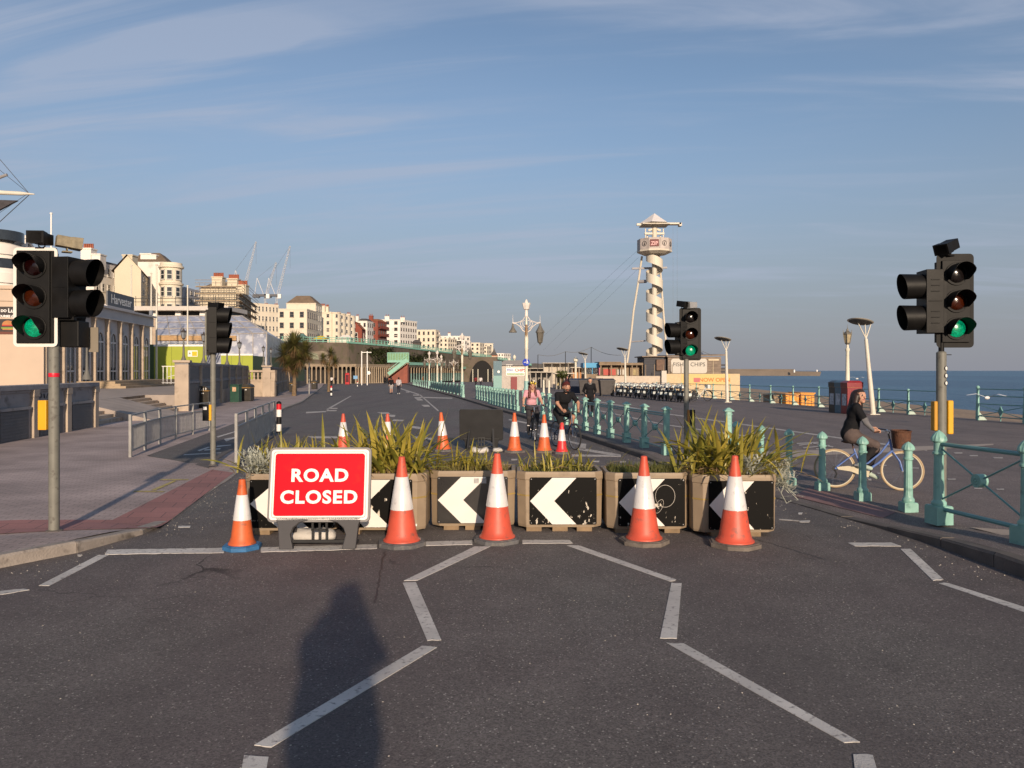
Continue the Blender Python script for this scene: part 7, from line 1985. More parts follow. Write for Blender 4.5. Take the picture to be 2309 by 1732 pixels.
# legs
leg_m = tower_w
for pts in ([(1451, 575, 1.5), (1443, 632, 1.5), (1432, 700, 1.6), (1426, 760, 1.7), (1416, 830, 1.8)], [(1490, 575, 1.5), (1495, 632, 1.5), (1500, 700, 1.6), (1506, 770, 1.7), (1512, 830, 1.8)]):
    mb = MB(); mb.tube([(tx(a), y, tz(b)) for a, b, y in pts], .17, 8); mb.build('leg', leg_m, t)
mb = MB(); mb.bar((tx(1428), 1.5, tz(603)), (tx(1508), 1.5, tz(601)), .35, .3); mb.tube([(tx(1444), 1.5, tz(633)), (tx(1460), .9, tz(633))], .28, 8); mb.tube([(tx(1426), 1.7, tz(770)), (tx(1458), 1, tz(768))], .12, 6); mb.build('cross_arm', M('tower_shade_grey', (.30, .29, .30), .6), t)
mb = MB()
for a, b in (((1437, 565), (1180, 800)), ((1440, 580), (1225, 790)), ((1445, 600), (1250, 790))):
    e = Q(b[0], b[1], 260) - t.location; mb.cyl((tx(a[0]), 0, tz(a[1])), e, .012, n=4)
for px in (1525, 1536): mb.cyl((tx(px) * .85, 0, tz(512)), (tx(px) * .85, 0, tz(720)), .012, n=4)
mb.build('cable', dark_metal, t)

# seafront bar with timber kiosks behind a cream and orange wall
wood_d = M('kiosk_timber', (.22, .17, .13), .8, var=.25, scale=1.5, bump=.3, bscale=8); wood_w = M('kiosk_wood', (.24, .175, .115), .8, var=.2, scale=2)
dark_k = M('kiosk_dark', (.045, .045, .055), .7, var=.2); board_w = M('menu_board', (.52, .48, .42), .6, var=.06)
d = 92.0
def kb(px): return (px - PW / 2) / F * d
def kz(py): return HC - (py - HY) / F * d
def clad(t, x0, x1, y0, y1, z0, z1, m_, n, name='plank', gap=.015):
    for i in range(n):
        mb = MB(); a = lerp(z0, z1, i / n); b = lerp(z0, z1, (i + 1) / n); mb.bx(x0, x1, y0, y1, a + gap, b - gap * .2); mb.build(name, m_, t)
t = thing('fish_kiosk', 'timber kiosk lettered fish and chips above the orange wall', 'kiosk', (kb(1506), d, -2.4))
w = kb(1626) - kb(1506); z0, z1 = kz(846) + 2.4, kz(803) + 2.4
mb = MB(); mb.bx(0, w, .1, 5, 0, z1 - .1); mb.build('wall', wood_d, t)
clad(t, 0, w, .0, .12, z0 - .4, z1 - .12, wood_d, 9)
mb = MB(); mb.add([(-.2, -.3, z1 - .1), (w + .45, -.3, z1 + .05), (w + .45, 5.3, z1 + .2), (-.2, 5.3, z1 + .05), (-.2, -.3, z1 + .05), (w + .45, -.3, z1 + .2), (w + .45, 5.3, z1 + .35), (-.2, 5.3, z1 + .2)], [(0, 1, 5, 4), (1, 2, 6, 5), (2, 3, 7, 6), (3, 0, 4, 7), (4, 5, 6, 7), (3, 2, 1, 0)]); mb.build('roof', wood_d, t)
mb = MB(); mb.xprism(rrect(kb(1594) - kb(1513), 1.75, .3, cx=(kb(1594) + kb(1513)) / 2 - kb(1506), cz=(z0 + z1) / 2 - .05), -.06, 0.0); so = mb.build('sign_board', board_w, t)
TXT('FISH & CHIPS', 'lettering', dark_metal, .66, t, ((kb(1594) + kb(1513)) / 2 - kb(1506), -.075, (z0 + z1) / 2 + .12), bold=.004, sx=1.02)
mb = MB(); mb.bx(kb(1597) - kb(1506), kb(1621) - kb(1506), -.08, -.01, z1 - .55, z1 - .35); mb.bx(kb(1607) - kb(1506), kb(1608) - kb(1506), -.08, -.01, z0, z1 - .6); mb.build('hatch_trim', M('hatch_cream', (.55, .45, .3), .6), t)
for k in range(3):
    mb = MB(); mb.bx(w, w + .55, .2, .35, z0 + .3 + k * .4, z0 + .5 + k * .4); mb.build('sign_plank', dark_k, t)
mb = MB(); mb.at((w * .62, 2.5, z1 + .2)); mb.lathe([(1.0, 0), (.8, .28), (.3, .42), (.02, .45)], 12); mb.build('dome_vent', steel, t)
mb = MB(); mb.cyl((w * .3, 2.5, z1 + .1), (w * .62, 2.5, z1 + .95), .03, n=4); mb.cyl((w * .95, 2.5, z1 + .1), (w * .62, 2.5, z1 + .95), .03, n=4); mb.build('stay', dark_metal, t)
t = thing('timber_bar', 'dark timber bar hut left of the fish kiosk', 'kiosk', (kb(1454), d + .5, -2.4)); w = kb(1503) - kb(1454)
zt_ = kz(805) + 2.4; zm = kz(843) + 2.4
mb = MB(); mb.bx(0, w, .12, 5, 0, zt_); mb.build('wall', dark_k, t); clad(t, 0, w, 0, .13, zm - .5, zt_ - .1, dark_k, 12)
mb = MB(); mb.bx(-.3, w + .2, -.4, 5.4, zt_, zt_ + .12); mb.build('roof', wood_d, t)
mb = MB(); mb.bx(w * .55, w * .92, -.35, -.1, zt_ - 1.6, zt_ - .3); mb.build('menu_panel', M('panel_brown', (.13, .075, .05), .7, var=.3), t)
t = thing('timber_bar', 'low timber bar with red shutter right of the blue kiosk', 'kiosk', (kb(1357), d + 1, -2.4)); w = kb(1452) - kb(1357)
zt_ = kz(818) + 2.4; mb = MB(); mb.bx(0, w, .9, 5, 0, zt_ - .3); mb.build('wall', wood_w, t)
mb = MB(); mb.bx(-.2, w + .1, -.2, 5.2, zt_ - .28, zt_); mb.bx(-.2, w * .48, -.3, 5.2, zt_, zt_ + .12); mb.build('roof', wood_w, t)
for i in range(5):
    mb = MB(); x = w * i / 4; mb.bx(x - .07, x + .07, -.08, .08, 0, zt_ - .28); mb.build('post', wood_w, t)
mb = MB(); mb.bx(.4, 1.9, .8, .89, zt_ - 1.5, zt_ - .75); mb.build('red_shutter', M('shutter_red', (.42, .06, .04), .6), t)
mb = MB(); mb.bx(2.1, 3.1, .8, .89, zt_ - 1.45, zt_ - .8); mb.build('menu_panel', board_w, t)
mb = MB(); mb.bx(3.9, 4.6, .8, .89, zt_ - 1.5, zt_ - .8); mb.build('crate_stack', M('crate_tan', (.34, .27, .14), .7, var=.3), t)
# cream wall and orange banner wall
t = thing('boundary_wall', 'cream and orange painted wall with now open lettering', 'wall', (kb(1338), d - 3, -2.4))
d -= 3
x1 = kb(1662) - kb(1338); xm = kb(1494) - kb(1338); ztop = kz(843) + 2.4
mb = MB(); mb.bx(0, xm, 0, .25, 0, kz(848) + 2.4); mb.build('cream_wall', M('wall_cream', (.52, .44, .35), .8, var=.1), t)
mb = MB(); mb.bx(xm, kb(1552) - kb(1338), -.03, .25, 0, ztop); mb.build('tan_panel', M('wall_tan', (.56, .43, .26), .75, var=.08), t)
mb = MB(); mb.bx(kb(1530) - kb(1338), kb(1640) - kb(1338), -.05, .0, kz(868) + 2.4, ztop - .03); mb.build('banner', M('banner_orange', (.62, .43, .16), .6, var=.1), t)
mb = MB(); mb.bx(kb(1552) - kb(1338), x1, -.03, .25, 0, ztop); mb.build('tan_panel', M('wall_tan', (.56, .43, .26), .75, var=.08), t)
TXT('NOW OPEN', 'lettering', M('letter_orange', (.46, .15, .02), .6), .62, t, (kb(1605) - kb(1338), -.06, kz(857) + 2.4), bold=.015, sx=1.05)
mb = MB(); mb.xprism(rrect(.75, .5, .1, cx=kb(1565) - kb(1338), cz=kz(857) + 2.4), -.07, -.05); mb.build('small_logo', M('logo_pink', (.45, .12, .12), .6), t)
for i in range(11):
    mb = MB(); x = kb(1350 + i * 13) - kb(1338); mb.bar((x, -.35, .6), (x + .5, -.35, kz(862) + 2.4), .05); mb.bar((x + .5, -.35, .6), (x, -.35, kz(862) + 2.4), .05); mb.build('deck_chair_frame', M('deck_wood', (.22, .14, .09), .7), t)
mb = MB(); mb.bx(kb(1484) - kb(1338), kb(1495) - kb(1338), -.5, -.1, 0, kz(836) + 2.4); mb.build('white_cabinet', board_w, t)
for i in range(6):
    mb = MB(); x = kb(1430 + 20 * i) - kb(1338); mb.bar((x, .1, kz(848) + 2.4), (x, .1, kz(822) + 2.4), .07); mb.build('timber_post', wood_w, t)
d += 3
# blue kiosk
t = thing('blue_kiosk', 'bright blue fronted kiosk with dark windows and pink end', 'kiosk', (kb(1321), d + 2, -2.4)); w = kb(1358) - kb(1321)
mb = MB(); mb.bx(0, w, 0, 4, 0, kz(844) + 2.4); mb.build('base', wood_w, t)
mb = MB(); mb.bx(0, w, .08, 4, kz(844) + 2.4, kz(829) + 2.4); mb.build('window_band', glass_dark, t)
mb = MB(); mb.bx(-.1, w - .1, -.12, 4, kz(829) + 2.4, kz(818) + 2.4); mb.build('fascia', M('kiosk_blue', (.03, .27, .50), .5, var=.08), t)
mb = MB(); mb.bx(w * .48, w * .52, 0, .1, kz(844) + 2.4, kz(829) + 2.4); mb.build('mullion', M('kiosk_blue', (.03, .27, .50), .5), t)
mb = MB(); mb.bx(w - .3, w + .25, -.1, 4, kz(846) + 2.4, kz(826) + 2.4); mb.build('pink_end', M('kiosk_pink', (.55, .16, .20), .6), t)
# orange container boards down on the beach
def box_on_beach(label, pa, pb, yt, yb, dd, m_, name='beach_hut'):
    a, b = Q(pa, yt, dd), Q(pb, yb, dd); t = thing(name, label, 'beach hut', (a.x, dd, -2.45)); w = b.x - a.x; h = a.z + 2.45
    mb = MB(); mb.bx(0, w, .05, 2.6, 0, h); mb.build('body', m_, t, bevel=.02)
    for i in range(4):
        mb = MB(); mb.bx(w * i / 4 + .03, w * (i + 1) / 4 - .03, 0, .06, .1, h - .12); mb.build('panel', m_, t)
    mb = MB(); mb.bx(-.05, w + .05, -.05, 2.65, h, h + .08); mb.build('roof', m_, t)
    return t
org = M('hut_orange', (.66, .27, .015), .5, var=.06)
box_on_beach('bright orange hut on the beach seen through the sea railing', 1772, 1802, 890, 925, 60, org)
box_on_beach('second bright orange hut on the beach behind the railing', 1806, 1837, 888, 925, 60, org)
box_on_beach('brown timber hut beside the orange huts on the beach', 1745, 1770, 893, 925, 61, wood_w)
# hire bicycles, tails towards the camera
white_f = M('hire_white', (.60, .64, .61), .4, var=.08); gear = M('hire_black', (.03, .03, .032), .4)
hb0 = bicycle('white hire bicycle with black mudguards parked in the promenade rack', (0, 0, 0), 0, white_f, fenders=gear, fw_=.065, rim=dark_metal, group='white hire bicycles in the rack', scale=1.15)
mb = MB(); mb.bx(-.86, -.80, -.075, .075, .40, .56); mb.build('rear_badge', white_f, hb0)
mb = MB(); mb.bx(.46, .70, -.16, .16, .78, 1.0); mb.build('front_carrier', white_f, hb0)
mb = MB(); mb.xprism([(-.75, .32), (-.45, .64), (-.18, .42), (-.3, .2), (-.55, .1)], -.06, .06); mb.build('wheel_cover', gear, hb0)
spots = []
for i in range(22):
    f = i / 21; px = lerp(1392, 1548, f); py = lerp(893.5, 908, f); spots.append((px + random.uniform(-2, 2), py, R(78 + random.uniform(-16, 16))))
spots += [(1578, 905, R(20)), (1510, 897, R(95)), (1535, 900, R(80)), (1402, 889, R(75)), (1425, 890, R(110)), (1452, 892, R(80)), (1482, 894, R(100))]
for i, (px, py, a) in enumerate(spots):
    q = P(px, py, DZ)
    if i == 0: hb0.location = q; hb0.rotation_euler = (0, 0, a)
    else: dup(hb0, q, a)
for o in COL.objects:
    if o.name.startswith('bicycle') and o.get('group') == 'white hire bicycles in the rack': o['label'] = 'white hire bicycle with black mudguards parked in the promenade rack'
t = thing('cycle_rack', 'low pale rack holding the white hire bicycles', 'cycle rack', P(1465, 888, DZ), R(-83))
for i in range(10): 
    mb = MB(); mb.tube([(i * .75 - 4, 0, 0), (i * .75 - 4, 0, .75), (i * .75 - 3.7, 0, .85), (i * .75 - 3.4, 0, .75), (i * .75 - 3.4, 0, 0)], .035, 6); mb.build('hoop', white_f, t)
# dark communal bins
cb_m = M('communal_bin', (.055, .048, .046), .55, var=.2)
def communal(px, py, label, w=1.35, h=1.35, rz=0.0, m_=None):
    q = P(px, py, DZ); t = thing('communal_bin', label, 'bin', q, rz, None); m_ = m_ or cb_m
    mb = MB(); mb.add([(-w * .42, -.42, .14), (w * .42, -.42, .14), (w * .42, .42, .14), (-w * .42, .42, .14), (-w / 2, -.55, h), (w / 2, -.55, h), (w / 2, .55, h), (-w / 2, .55, h)], [(3, 2, 1, 0), (0, 1, 5, 4), (1, 2, 6, 5), (2, 3, 7, 6), (3, 0, 4, 7), (4, 5, 6, 7)]); mb.build('body', m_, t, bevel=.02)
    mb = MB(); mb.bx(-w / 2 - .04, w / 2 + .04, -.6, .6, h, h + .06); mb.add([(-w / 2, -.5, h + .06), (w / 2, -.5, h + .06), (w / 2, .55, h + .06), (-w / 2, .55, h + .06), (-w / 2 + .05, .1, h + .2), (w / 2 - .05, .1, h + .2)], [(0, 1, 5, 4), (1, 2, 5), (2, 3, 4, 5), (3, 0, 4)]); mb.build('lid', m_, t)
    for x in (-w * .38, w * .38):
        for y in (-.35, .35):
            mb = MB(); mb.cyl((x, y - .03, .07), (x, y + .03, .07), .07, n=10); mb.build('wheel', black_plastic, t)
    return t
communal(1368, 893, 'dark communal bin beside the hire bicycles', rz=R(4)); communal(1322, 892, 'dark communal bin behind the hooded man', rz=R(-3)); communal(1300, 890, 'dark blue communal bin behind the hooded man', m_=M('communal_blue', (.02, .03, .06), .5, var=.2)); communal(1346, 889, 'brown communal bin in the middle of the row', m_=M('communal_brown', (.09, .07, .06), .6, var=.2))
# information totem and small fish sign, boxy stalls
q = P(1122, 888, DZ); t = thing('information_totem', 'tall teal information totem with white symbol beside the railing', 'totem', q, R(6)); h = (888 - 814) / F * q.y; w = .42
mb = MB(); mb.bx(-w, w, -.06, .06, h * .55, h); mb.build('upper_panel', M('totem_blue', (.035, .11, .15), .45, var=.06), t)
mb = MB(); mb.bx(-w, w, -.065, .065, 0, h * .55); mb.build('lower_panel', M('totem_teal', (.17, .33, .31), .5, var=.1), t)
mb = MB(); mb.cyl((.1, -.075, h * .67), (.1, -.06, h * .67), .13, n=14); mb.build('symbol', white_paint, t)
d = 96.0
t = thing('fish_stall', 'small white seafood stall board reading fish and chips in blue and red', 'stall', (kb(1128), d, gz(d)))
mb = MB(); w = kb(1188) - kb(1128); mb.bx(0, w, .3, 4, 0, kz(822) - gz(d)); mb.build('hut', M('stall_cream', (.45, .40, .35), .7, var=.12), t)
mb = MB(); mb.add([(-.3, 0, kz(824) - gz(d)), (w + .2, 0, kz(824) - gz(d)), (w + .2, 4.2, kz(824) - gz(d)), (-.3, 4.2, kz(824) - gz(d)), (.5, 2, kz(812) - gz(d)), (w - .5, 2, kz(812) - gz(d))], [(0, 1, 5, 4), (1, 2, 5), (2, 3, 4, 5), (3, 0, 4), (3, 2, 1, 0)]); mb.build('roof', M('stall_roof', (.36, .33, .30), .7, var=.1), t)
x0 = kb(1141) - kb(1128); mb = MB(); mb.bx(x0, kb(1184) - kb(1128), .2, .3, kz(847) - gz(d), kz(829) - gz(d)); mb.bx(x0, kb(1156) - kb(1128), .2, .3, kz(829) - gz(d), kz(822) - gz(d)); so = mb.build('sign_board', sign_white, t)
TXT('ZZA', 'lettering', dark_metal, .42, t, (kb(1149) - kb(1128), .18, kz(826) - gz(d)), bold=.01); TXT('FISH', 'lettering', M('letter_blue', (.08, .16, .45), .5), .42, t, (kb(1150) - kb(1128), .18, kz(835) - gz(d)), bold=.012); TXT('CHIPS', 'lettering', M('letter_red', (.55, .02, .03), .5), .50, t, (kb(1173) - kb(1128), .18, kz(835) - gz(d)), bold=.014)
mb = MB(); mb.bx(kb(1143) - kb(1128), kb(1182) - kb(1128), .18, .2, kz(845) - gz(d), kz(842) - gz(d)); mb.build('green_line', M('line_green', (.2, .36, .16), .6), t)
mb = MB(); mb.bx(kb(1152) - kb(1128), kb(1166) - kb(1128), .15, .3, 0, kz(850) - gz(d)); mb.build('red_door', M('door_red', (.20, .02, .025), .5), t)
# low promenade clutter: shelters, stalls, lamp columns far off
clut = M('stall_grey', (.30, .27, .235), .75, var=.2, scale=.8); clut2 = M('awning_cream', (.50, .44, .36), .7, var=.12)
for i, (pa, pb, yt, yb, dd, lb) in enumerate(((1196, 1245, 838, 868, 118, 'low grey shelter with open front beyond the fish stall'), (1226, 1300, 818, 845, 170, 'long low pale canopy far along the promenade'), (1255, 1290, 841, 872, 104, 'brown planter hut with green top behind the dark bins'), (1290, 1322, 828, 850, 140, 'small orange trimmed stall near the blue kiosk'), (1160, 1230, 830, 850, 190, 'far low stalls along the promenade'))):
    a, b = Q(pa, yt, dd), Q(pb, yb, dd); zb_ = gz(min(dd, 200)) + .1 if pa < 1250 else -2.3; t = thing('shelter', lb, 'shelter', (a.x, dd, zb_)); w = b.x - a.x; h = a.z - zb_
    mb = MB(); mb.bx(0, w, 2.5, 3.0, 0, h - .1); mb.build('back_wall', [clut, clut2, M('crate_tan', (.34, .27, .14), .7), M('stall_orange', (.45, .2, .07), .7), clut][i], t)
    mb = MB(); mb.bx(-.3, w + .3, -.4, 3.2, h - .14, h); mb.build('roof', clut2, t)
    for k in range(5):
        mb = MB(); x = w * k / 4; mb.bx(x - .08, x + .08, 0, .16, 0, h - .14); mb.build('post', clut, t)
    for k in range(3):
        mb = MB(); x = w * (k + .3) / 3.2; mb.bx(x, x + w * .16, 1.2, 1.8, 0, h * .55); mb.build('counter', dark_k if k % 2 else clut, t)
t = thing('low_shrub', 'round green shrub on the promenade planter', 'shrub', Q(1266, 852, 104))
mb = MB(); rr = random.Random(9)
for i in range(420):
    v = Vector((rr.gauss(0, 1), rr.gauss(0, 1), rr.gauss(0, 1))).normalized() * rr.uniform(.5, 1); blade(mb, .35, .12, R(rr.uniform(0, 90)), R(20), rr.uniform(0, 6.28), (v.x * .9, v.y * .9, .35 + v.z * .5), seg=2)
mb.build('foliage', leafmat('shrub_leaf', (.05, .07, .012), (.15, .17, .03)), t); mb = MB(); mb.cyl((0, 0, -.4), (0, 0, .4), .08, n=6); mb.build('stem', trunk_m, t)
# overhead wires and poles over the far promenade
t = thing('wire_line', 'thin poles carrying slack wires over the far promenade', 'wires', Q(1212, 836, 150)); o0 = t.location.copy()
pts = [Q(1213, 800, 150), Q(1275, 793, 150), Q(1333, 783, 150), Q(1400, 801, 150)]
for p in pts[:3]:
    mb = MB(); mb.cyl(Vector((p.x, p.y, -2.4)) - o0, p - o0, .07, n=5); mb.build('pole', dark_metal, t)
for a, b in zip(pts, pts[1:]):
    mb = MB(); n = 8; mb.tube([a.lerp(b, i / n) - o0 - Vector((0, 0, .5 * math.sin(math.pi * i / n))) for i in range(n + 1)], .05, 4); mb.build('wire', dark_metal, t)
for px, yt, yb, dd, lb in ((1298, 805, 860, 88, 'stubby cream lamp column left of the blue kiosk'), (1171, 818, 862, 100, 'stubby cream lamp column by the fish stall'), (1160, 800, 850, 130, 'thin cream pole beyond the fish stall'), (1148, 806, 850, 150, 'thinner cream pole beyond the totem')):
    b = Q(px, yb, dd); h = (yb - yt) / F * dd; t = thing('lamp_column', lb, 'lamp post', (b.x, dd, gz(dd) + DZ)); h += b.z - (gz(dd) + DZ)
    mb = MB(); mb.lathe([(.14, 0), (.12, h * .8), (.1, h * .85)], 8); mb.build('column', cream_metal, t); mb = MB(); mb.lathe([(.1, h * .85), (.26, h * .88), (.26, h * .95), (.06, h)], 8); mb.build('lamp_head', cream_metal, t)
for px, py in ((1226, 892), (1238, 897), (1204, 890)):
    q = P(px, py, DZ); t = thing('white_post', 'white marker post on the promenade behind the cyclists', 'post', q, 0, 'white marker posts on the promenade'); mb = MB(); mb.lathe([(.16, 0), (.13, .2), (.09, .5), (.08, 1.35), (.05, 1.42)], 10); mb.build('post', cream_metal, t); 
    o_ = MB(); o_.lathe([(.17, 0), (.17, .04)], 10); o_.build('foot', cream_metal, t)
# breakwater with two small lights
t = thing('breakwater', 'long stone harbour breakwater lying far out on the sea', 'breakwater', (0, 0, -2.9)); bw_m = M('breakwater_stone', (.20, .16, .125), .9, var=.25, scale=.05, bump=.3, bscale=.2)
A_ = [(1330, 834.5, 847, 900), (1560, 834.5, 848, 760), (1848, 838, 846.5, 700)]
vs = []
for px, yt, yb, dd in A_:
    a = Q(px, yt, dd); top = a.z + 2.9
    vs += [(a.x, dd, -1), (a.x + 2, dd + 1, top), (a.x + 2, dd + 16, top), (a.x, dd + 20, -1)]
mb = MB(); mb.add(vs, [(i * 4 + j, i * 4 + 4 + j, i * 4 + 5 + j, i * 4 + 1 + j) for i in range(2) for j in range(3)] + [(0, 1, 2, 3), (11, 10, 9, 8)]); mb.build('stone_mole', bw_m, t, fix=True)
a, b = Q(1560, 832, 765), Q(1792, 832.5, 716)
mb = MB(); mb.add([(a.x, 765, 3), (b.x, 716, 3), (b.x, 716, b.z + 2.9), (a.x, 765, a.z + 2.9), (a.x, 768, 3), (b.x, 719, 3), (b.x, 719, b.z + 2.9), (a.x, 768, a.z + 2.9)], [(0, 1, 2, 3), (7, 6, 5, 4), (3, 2, 6, 7), (1, 5, 6, 2), (0, 3, 7, 4)]); mb.build('parapet', bw_m, t)
for px in (1842, 1791):
    q = Q(px, 838, 706); mb = MB(); mb.lathe([(.8, 0), (.7, 1.6), (.9, 1.7), (.5, 2.4), (.1, 2.8)], 10, (q.x, 706, q.z + 2.9 - .8)); mb.build('harbour_light', white_paint, t)
gull = M('gull_white', (.7, .7, .7), .6)
for px, py, dd, lb in ((1933, 854, 60, 'white gull flying low over the sea beside the recycling bins'), (2226, 897, 26, 'white gull gliding behind the tall sea railing')):
    q = Q(px, py, dd); mb = MB(); mb.sph((0, 0, 0), (.20, .06, .06), 10, 6); mb.add([(-.06, .04, .02), (.08, .04, .02), (.02, .35, .14), (-.10, .62, .08), (-.12, .58, .07), (-.08, .3, .12)], [(0, 1, 2, 5), (5, 2, 3, 4)]); mb.add([(-.06, -.04, .02), (.08, -.04, .02), (.02, -.35, .14), (-.10, -.62, .08), (-.12, -.58, .07), (-.08, -.3, .12)], [(5, 2, 1, 0), (4, 3, 2, 5)])
    tag(mb.build('seagull', gull, None, q, R(40)), lb, 'gull')
# ================================================================== cliff-top houses, terrace, cranes
cream = M('house_cream', (.68, .60, .47), .8, var=.05, scale=.3, col2=(.58, .50, .39), patch=(.6, .78), pscale=.5); white_h = M('house_white', (.74, .69, .62), .8, var=.05, scale=.3, col2=(.52, .48, .42), patch=(.6, .75), pscale=.5); tan_h = M('house_tan', (.62, .54, .40), .8, var=.06, scale=.3)
brick_h = M('house_brick', (.22, .055, .035), .85, var=.15, scale=.6); tile_r = M('roof_tile_red', (.30, .11, .04), .85, var=.2, scale=.8); slate = M('roof_slate', (.085, .075, .07), .8, var=.2, scale=.8); roof_br = M('roof_brown', (.17, .12, .08), .85, var=.2, scale=.8); pot = M('chimney_pot', (.30, .09, .05), .8, var=.2); pale_b = M('house_pale_blue', (.50, .50, .53), .8, var=.05, scale=.3)
def win_mesh(fr, nm):
    mb = MB(); mb.mat(0).bx(-.5, .5, -.02, .03, -.5, .5); mb.mat(1)
    mb.bx(-.56, -.46, -.06, .02, -.52, .52); mb.bx(.46, .56, -.06, .02, -.52, .52); mb.bx(-.56, .56, -.06, .02, .46, .54); mb.bx(-.62, .62, -.12, .02, -.57, -.47); mb.bx(-.47, .47, -.045, .01, -.03, .03)
    return mb.mesh(nm, [glass_dark, fr])
WIN = win_mesh(M('sash_white', (.58, .55, .50), .6), 'window'); WIND = win_mesh(M('sash_dark', (.16, .13, .11), .6), 'window')
def house(label, pL, pR, pS, yt, yb, d, ds, mat, floors=3, nf=2, ns=4, roof=None, chim=(), win=WIN, zfoot=None, bay=False, cornice=True, gable=None, ww=.27, wh=.48, side_mat=None, balc=False):
    """block with a lit end wall (pL..pR at depth d) and a street front running away to pS at depth ds"""
    A = Q(pL, yt, d); B = Q(pR, yt, d); C = Vector(((pS - PW / 2) / F * ds, ds, 0)); zt = A.z; zb = Q(pL, yb, d).z; zf = zfoot if zfoot is not None else zb
    t = thing('house', label, 'house', (A.x, d, zf)); o = Vector((A.x, d)); z0, z1 = 0.0, zt - zf; zw = zb - zf
    b2 = Vector((B.x, d)) - o; s = Vector((C.x, C.y)) - Vector((B.x, d)); c2 = b2 + s; d2 = s
    poly = [(0, 0), tuple(b2), tuple(c2), tuple(d2)]
    mb = MB(); mb.prism(poly, z0, z1)
    if gable:
        m_ = b2 / 2; mb.add([(0, 0, z1), (b2.x, b2.y, z1), (m_.x, m_.y, z1 + gable), (d2.x, d2.y, z1), (c2.x, c2.y, z1), (m_.x + d2.x, m_.y + d2.y, z1 + gable)], [(0, 1, 2), (5, 4, 3)])
    mb.build('wall', mat, t)
    if gable:
        mb = MB(); m_ = b2 / 2; e = .35; k = gable + .15
        mb.add([(-e, -.3, z1 - .15), (m_.x, -.3, z1 + k), (m_.x + d2.x, d2.y, z1 + k), (d2.x - e, d2.y, z1 - .15), (b2.x + e, -.3, z1 - .15), (c2.x + e, c2.y, z1 - .15)], [(0, 1, 2, 3), (1, 4, 5, 2)]); mb.build('roof', roof, t)
    elif roof:
        g = lambda p, f: (lerp((b2.x + d2.x) / 2, p[0], f), lerp((b2.y + d2.y) / 2, p[1], f)); mb = MB(); rh = min(2.6, b2.length * .28)
        mb.add([g(p, 1.03) + (z1,) for p in poly] + [g(p, .45) + (z1 + rh,) for p in poly], [(i, (i + 1) % 4, 4 + (i + 1) % 4, 4 + i) for i in range(4)] + [(4, 5, 6, 7)]); mb.build('roof', roof, t)
    if cornice and not gable:
        for zz, th, f in ((z1 - .25, .35, 1.02), (lerp(zw, z1, .36), .22, 1.012)):
            g = lambda p, f: (lerp((b2.x + d2.x) / 2, p[0], f), lerp((b2.y + d2.y) / 2, p[1], f)); mb = MB(); mb.prism([g(p, f) for p in poly], zz, zz + th); mb.build('cornice', mat, t)
    fh = (z1 - zw) / floors
    def windows(p, v, n, nrm, skip=0):
        L_ = v.length; az = math.atan2(v.y, v.x)
        for r in range(floors):
            for i in range(n):
                q = p + v * ((i + .5) / n); w_ = min(1.5, L_ / n * ww * 1.35); h_ = fh * wh * (1.0 if r else 1.05)
                o_ = put(win, 'window', t, (q.x + nrm.x * .03, q.y + nrm.y * .03, zw + fh * (r + .5)), az); o_.scale = (w_, 1.0, h_)
    windows(Vector((0, 0)), b2, nf, Vector((0, -1))) if nf else None
    sn = Vector((s.y, -s.x)).normalized()
    windows(b2, s, ns, sn) if ns else None
    if balc:
        for r in range(1, floors):
            mb = MB(); p, q = b2 + s * .05, b2 + s * .95; mb.bar((p.x + sn.x * .5, p.y + sn.y * .5, zw + fh * r + .1), (q.x + sn.x * .5, q.y + sn.y * .5, zw + fh * r + .1), 1.0, .15); mb.bar((p.x + sn.x, p.y + sn.y, zw + fh * r + .7), (q.x + sn.x, q.y + sn.y, zw + fh * r + .7), .06, .9); mb.build('balcony', mat, t)
    if bay:
        n = 4; L_ = s.length
        for i in range(n):
            c = b2 + s * ((i + .5) / n); mb = MB(); r = min(2.2, L_ / n * .42); mb.at((c.x, c.y, 0)); mb.lathe([(r, z0), (r, z1 - .3), (r + .2, z1 - .25), (r + .2, z1 + .05)], 14); mb.build('round_bay', mat, t)
            for rr in range(floors):
                for a_ in (-.9, 0, .9):
                    az = math.atan2(sn.y, sn.x) + a_; o_ = put(win, 'window', t, (c.x + r * math.cos(az) * 1.0, c.y + r * math.sin(az) * 1.0, zw + fh * (rr + .5)), az + R(90)); o_.scale = (.75, 1.2, fh * wh)
    for px0, px1, cy, npots in chim:
        a, b = Q(px0, cy, d + 1), Q(px1, cy, d + 1); x0, x1, zc = a.x - o.x, b.x - o.x, a.z - zf
        mb = MB(); mb.bx(x0, x1, .5, 2.2, z1 - 1.0, zc); mb.bx(x0 - .1, x1 + .1, .4, 2.3, zc, zc + .2); co = mb.build('chimney', mat if mat is not brick_h else brick_h, t)
        for k in range(npots):
            mb = MB(); x = lerp(x0, x1, (k + .5) / npots); mb.lathe([(.17, zc + .2), (.14, zc + .9), (.17, zc + .95)], 8, (x, 1.3, 0)); mb.build('chimney_pot', pot, co)
    return t
ZC = 8.0
house('white art deco hotel with stepped top behind the burger poster wall', -120, 58, 84, 533, 690, 84, 96, white_h, 4, 6, 2, None, (), WIND, -.5)
t = thing('curved_balcony', 'rounded white hotel bay with curved balconies at the far left', 'house', Q(-4, 690, 80)); t.location.z = -.5
mb = MB(); h = Q(0, 540, 80).z + .5; mb.lathe([(2.3, 0), (2.3, h - 1.5), (1.8, h - .6), (.9, h)], 20); mb.build('bay', white_h, t)
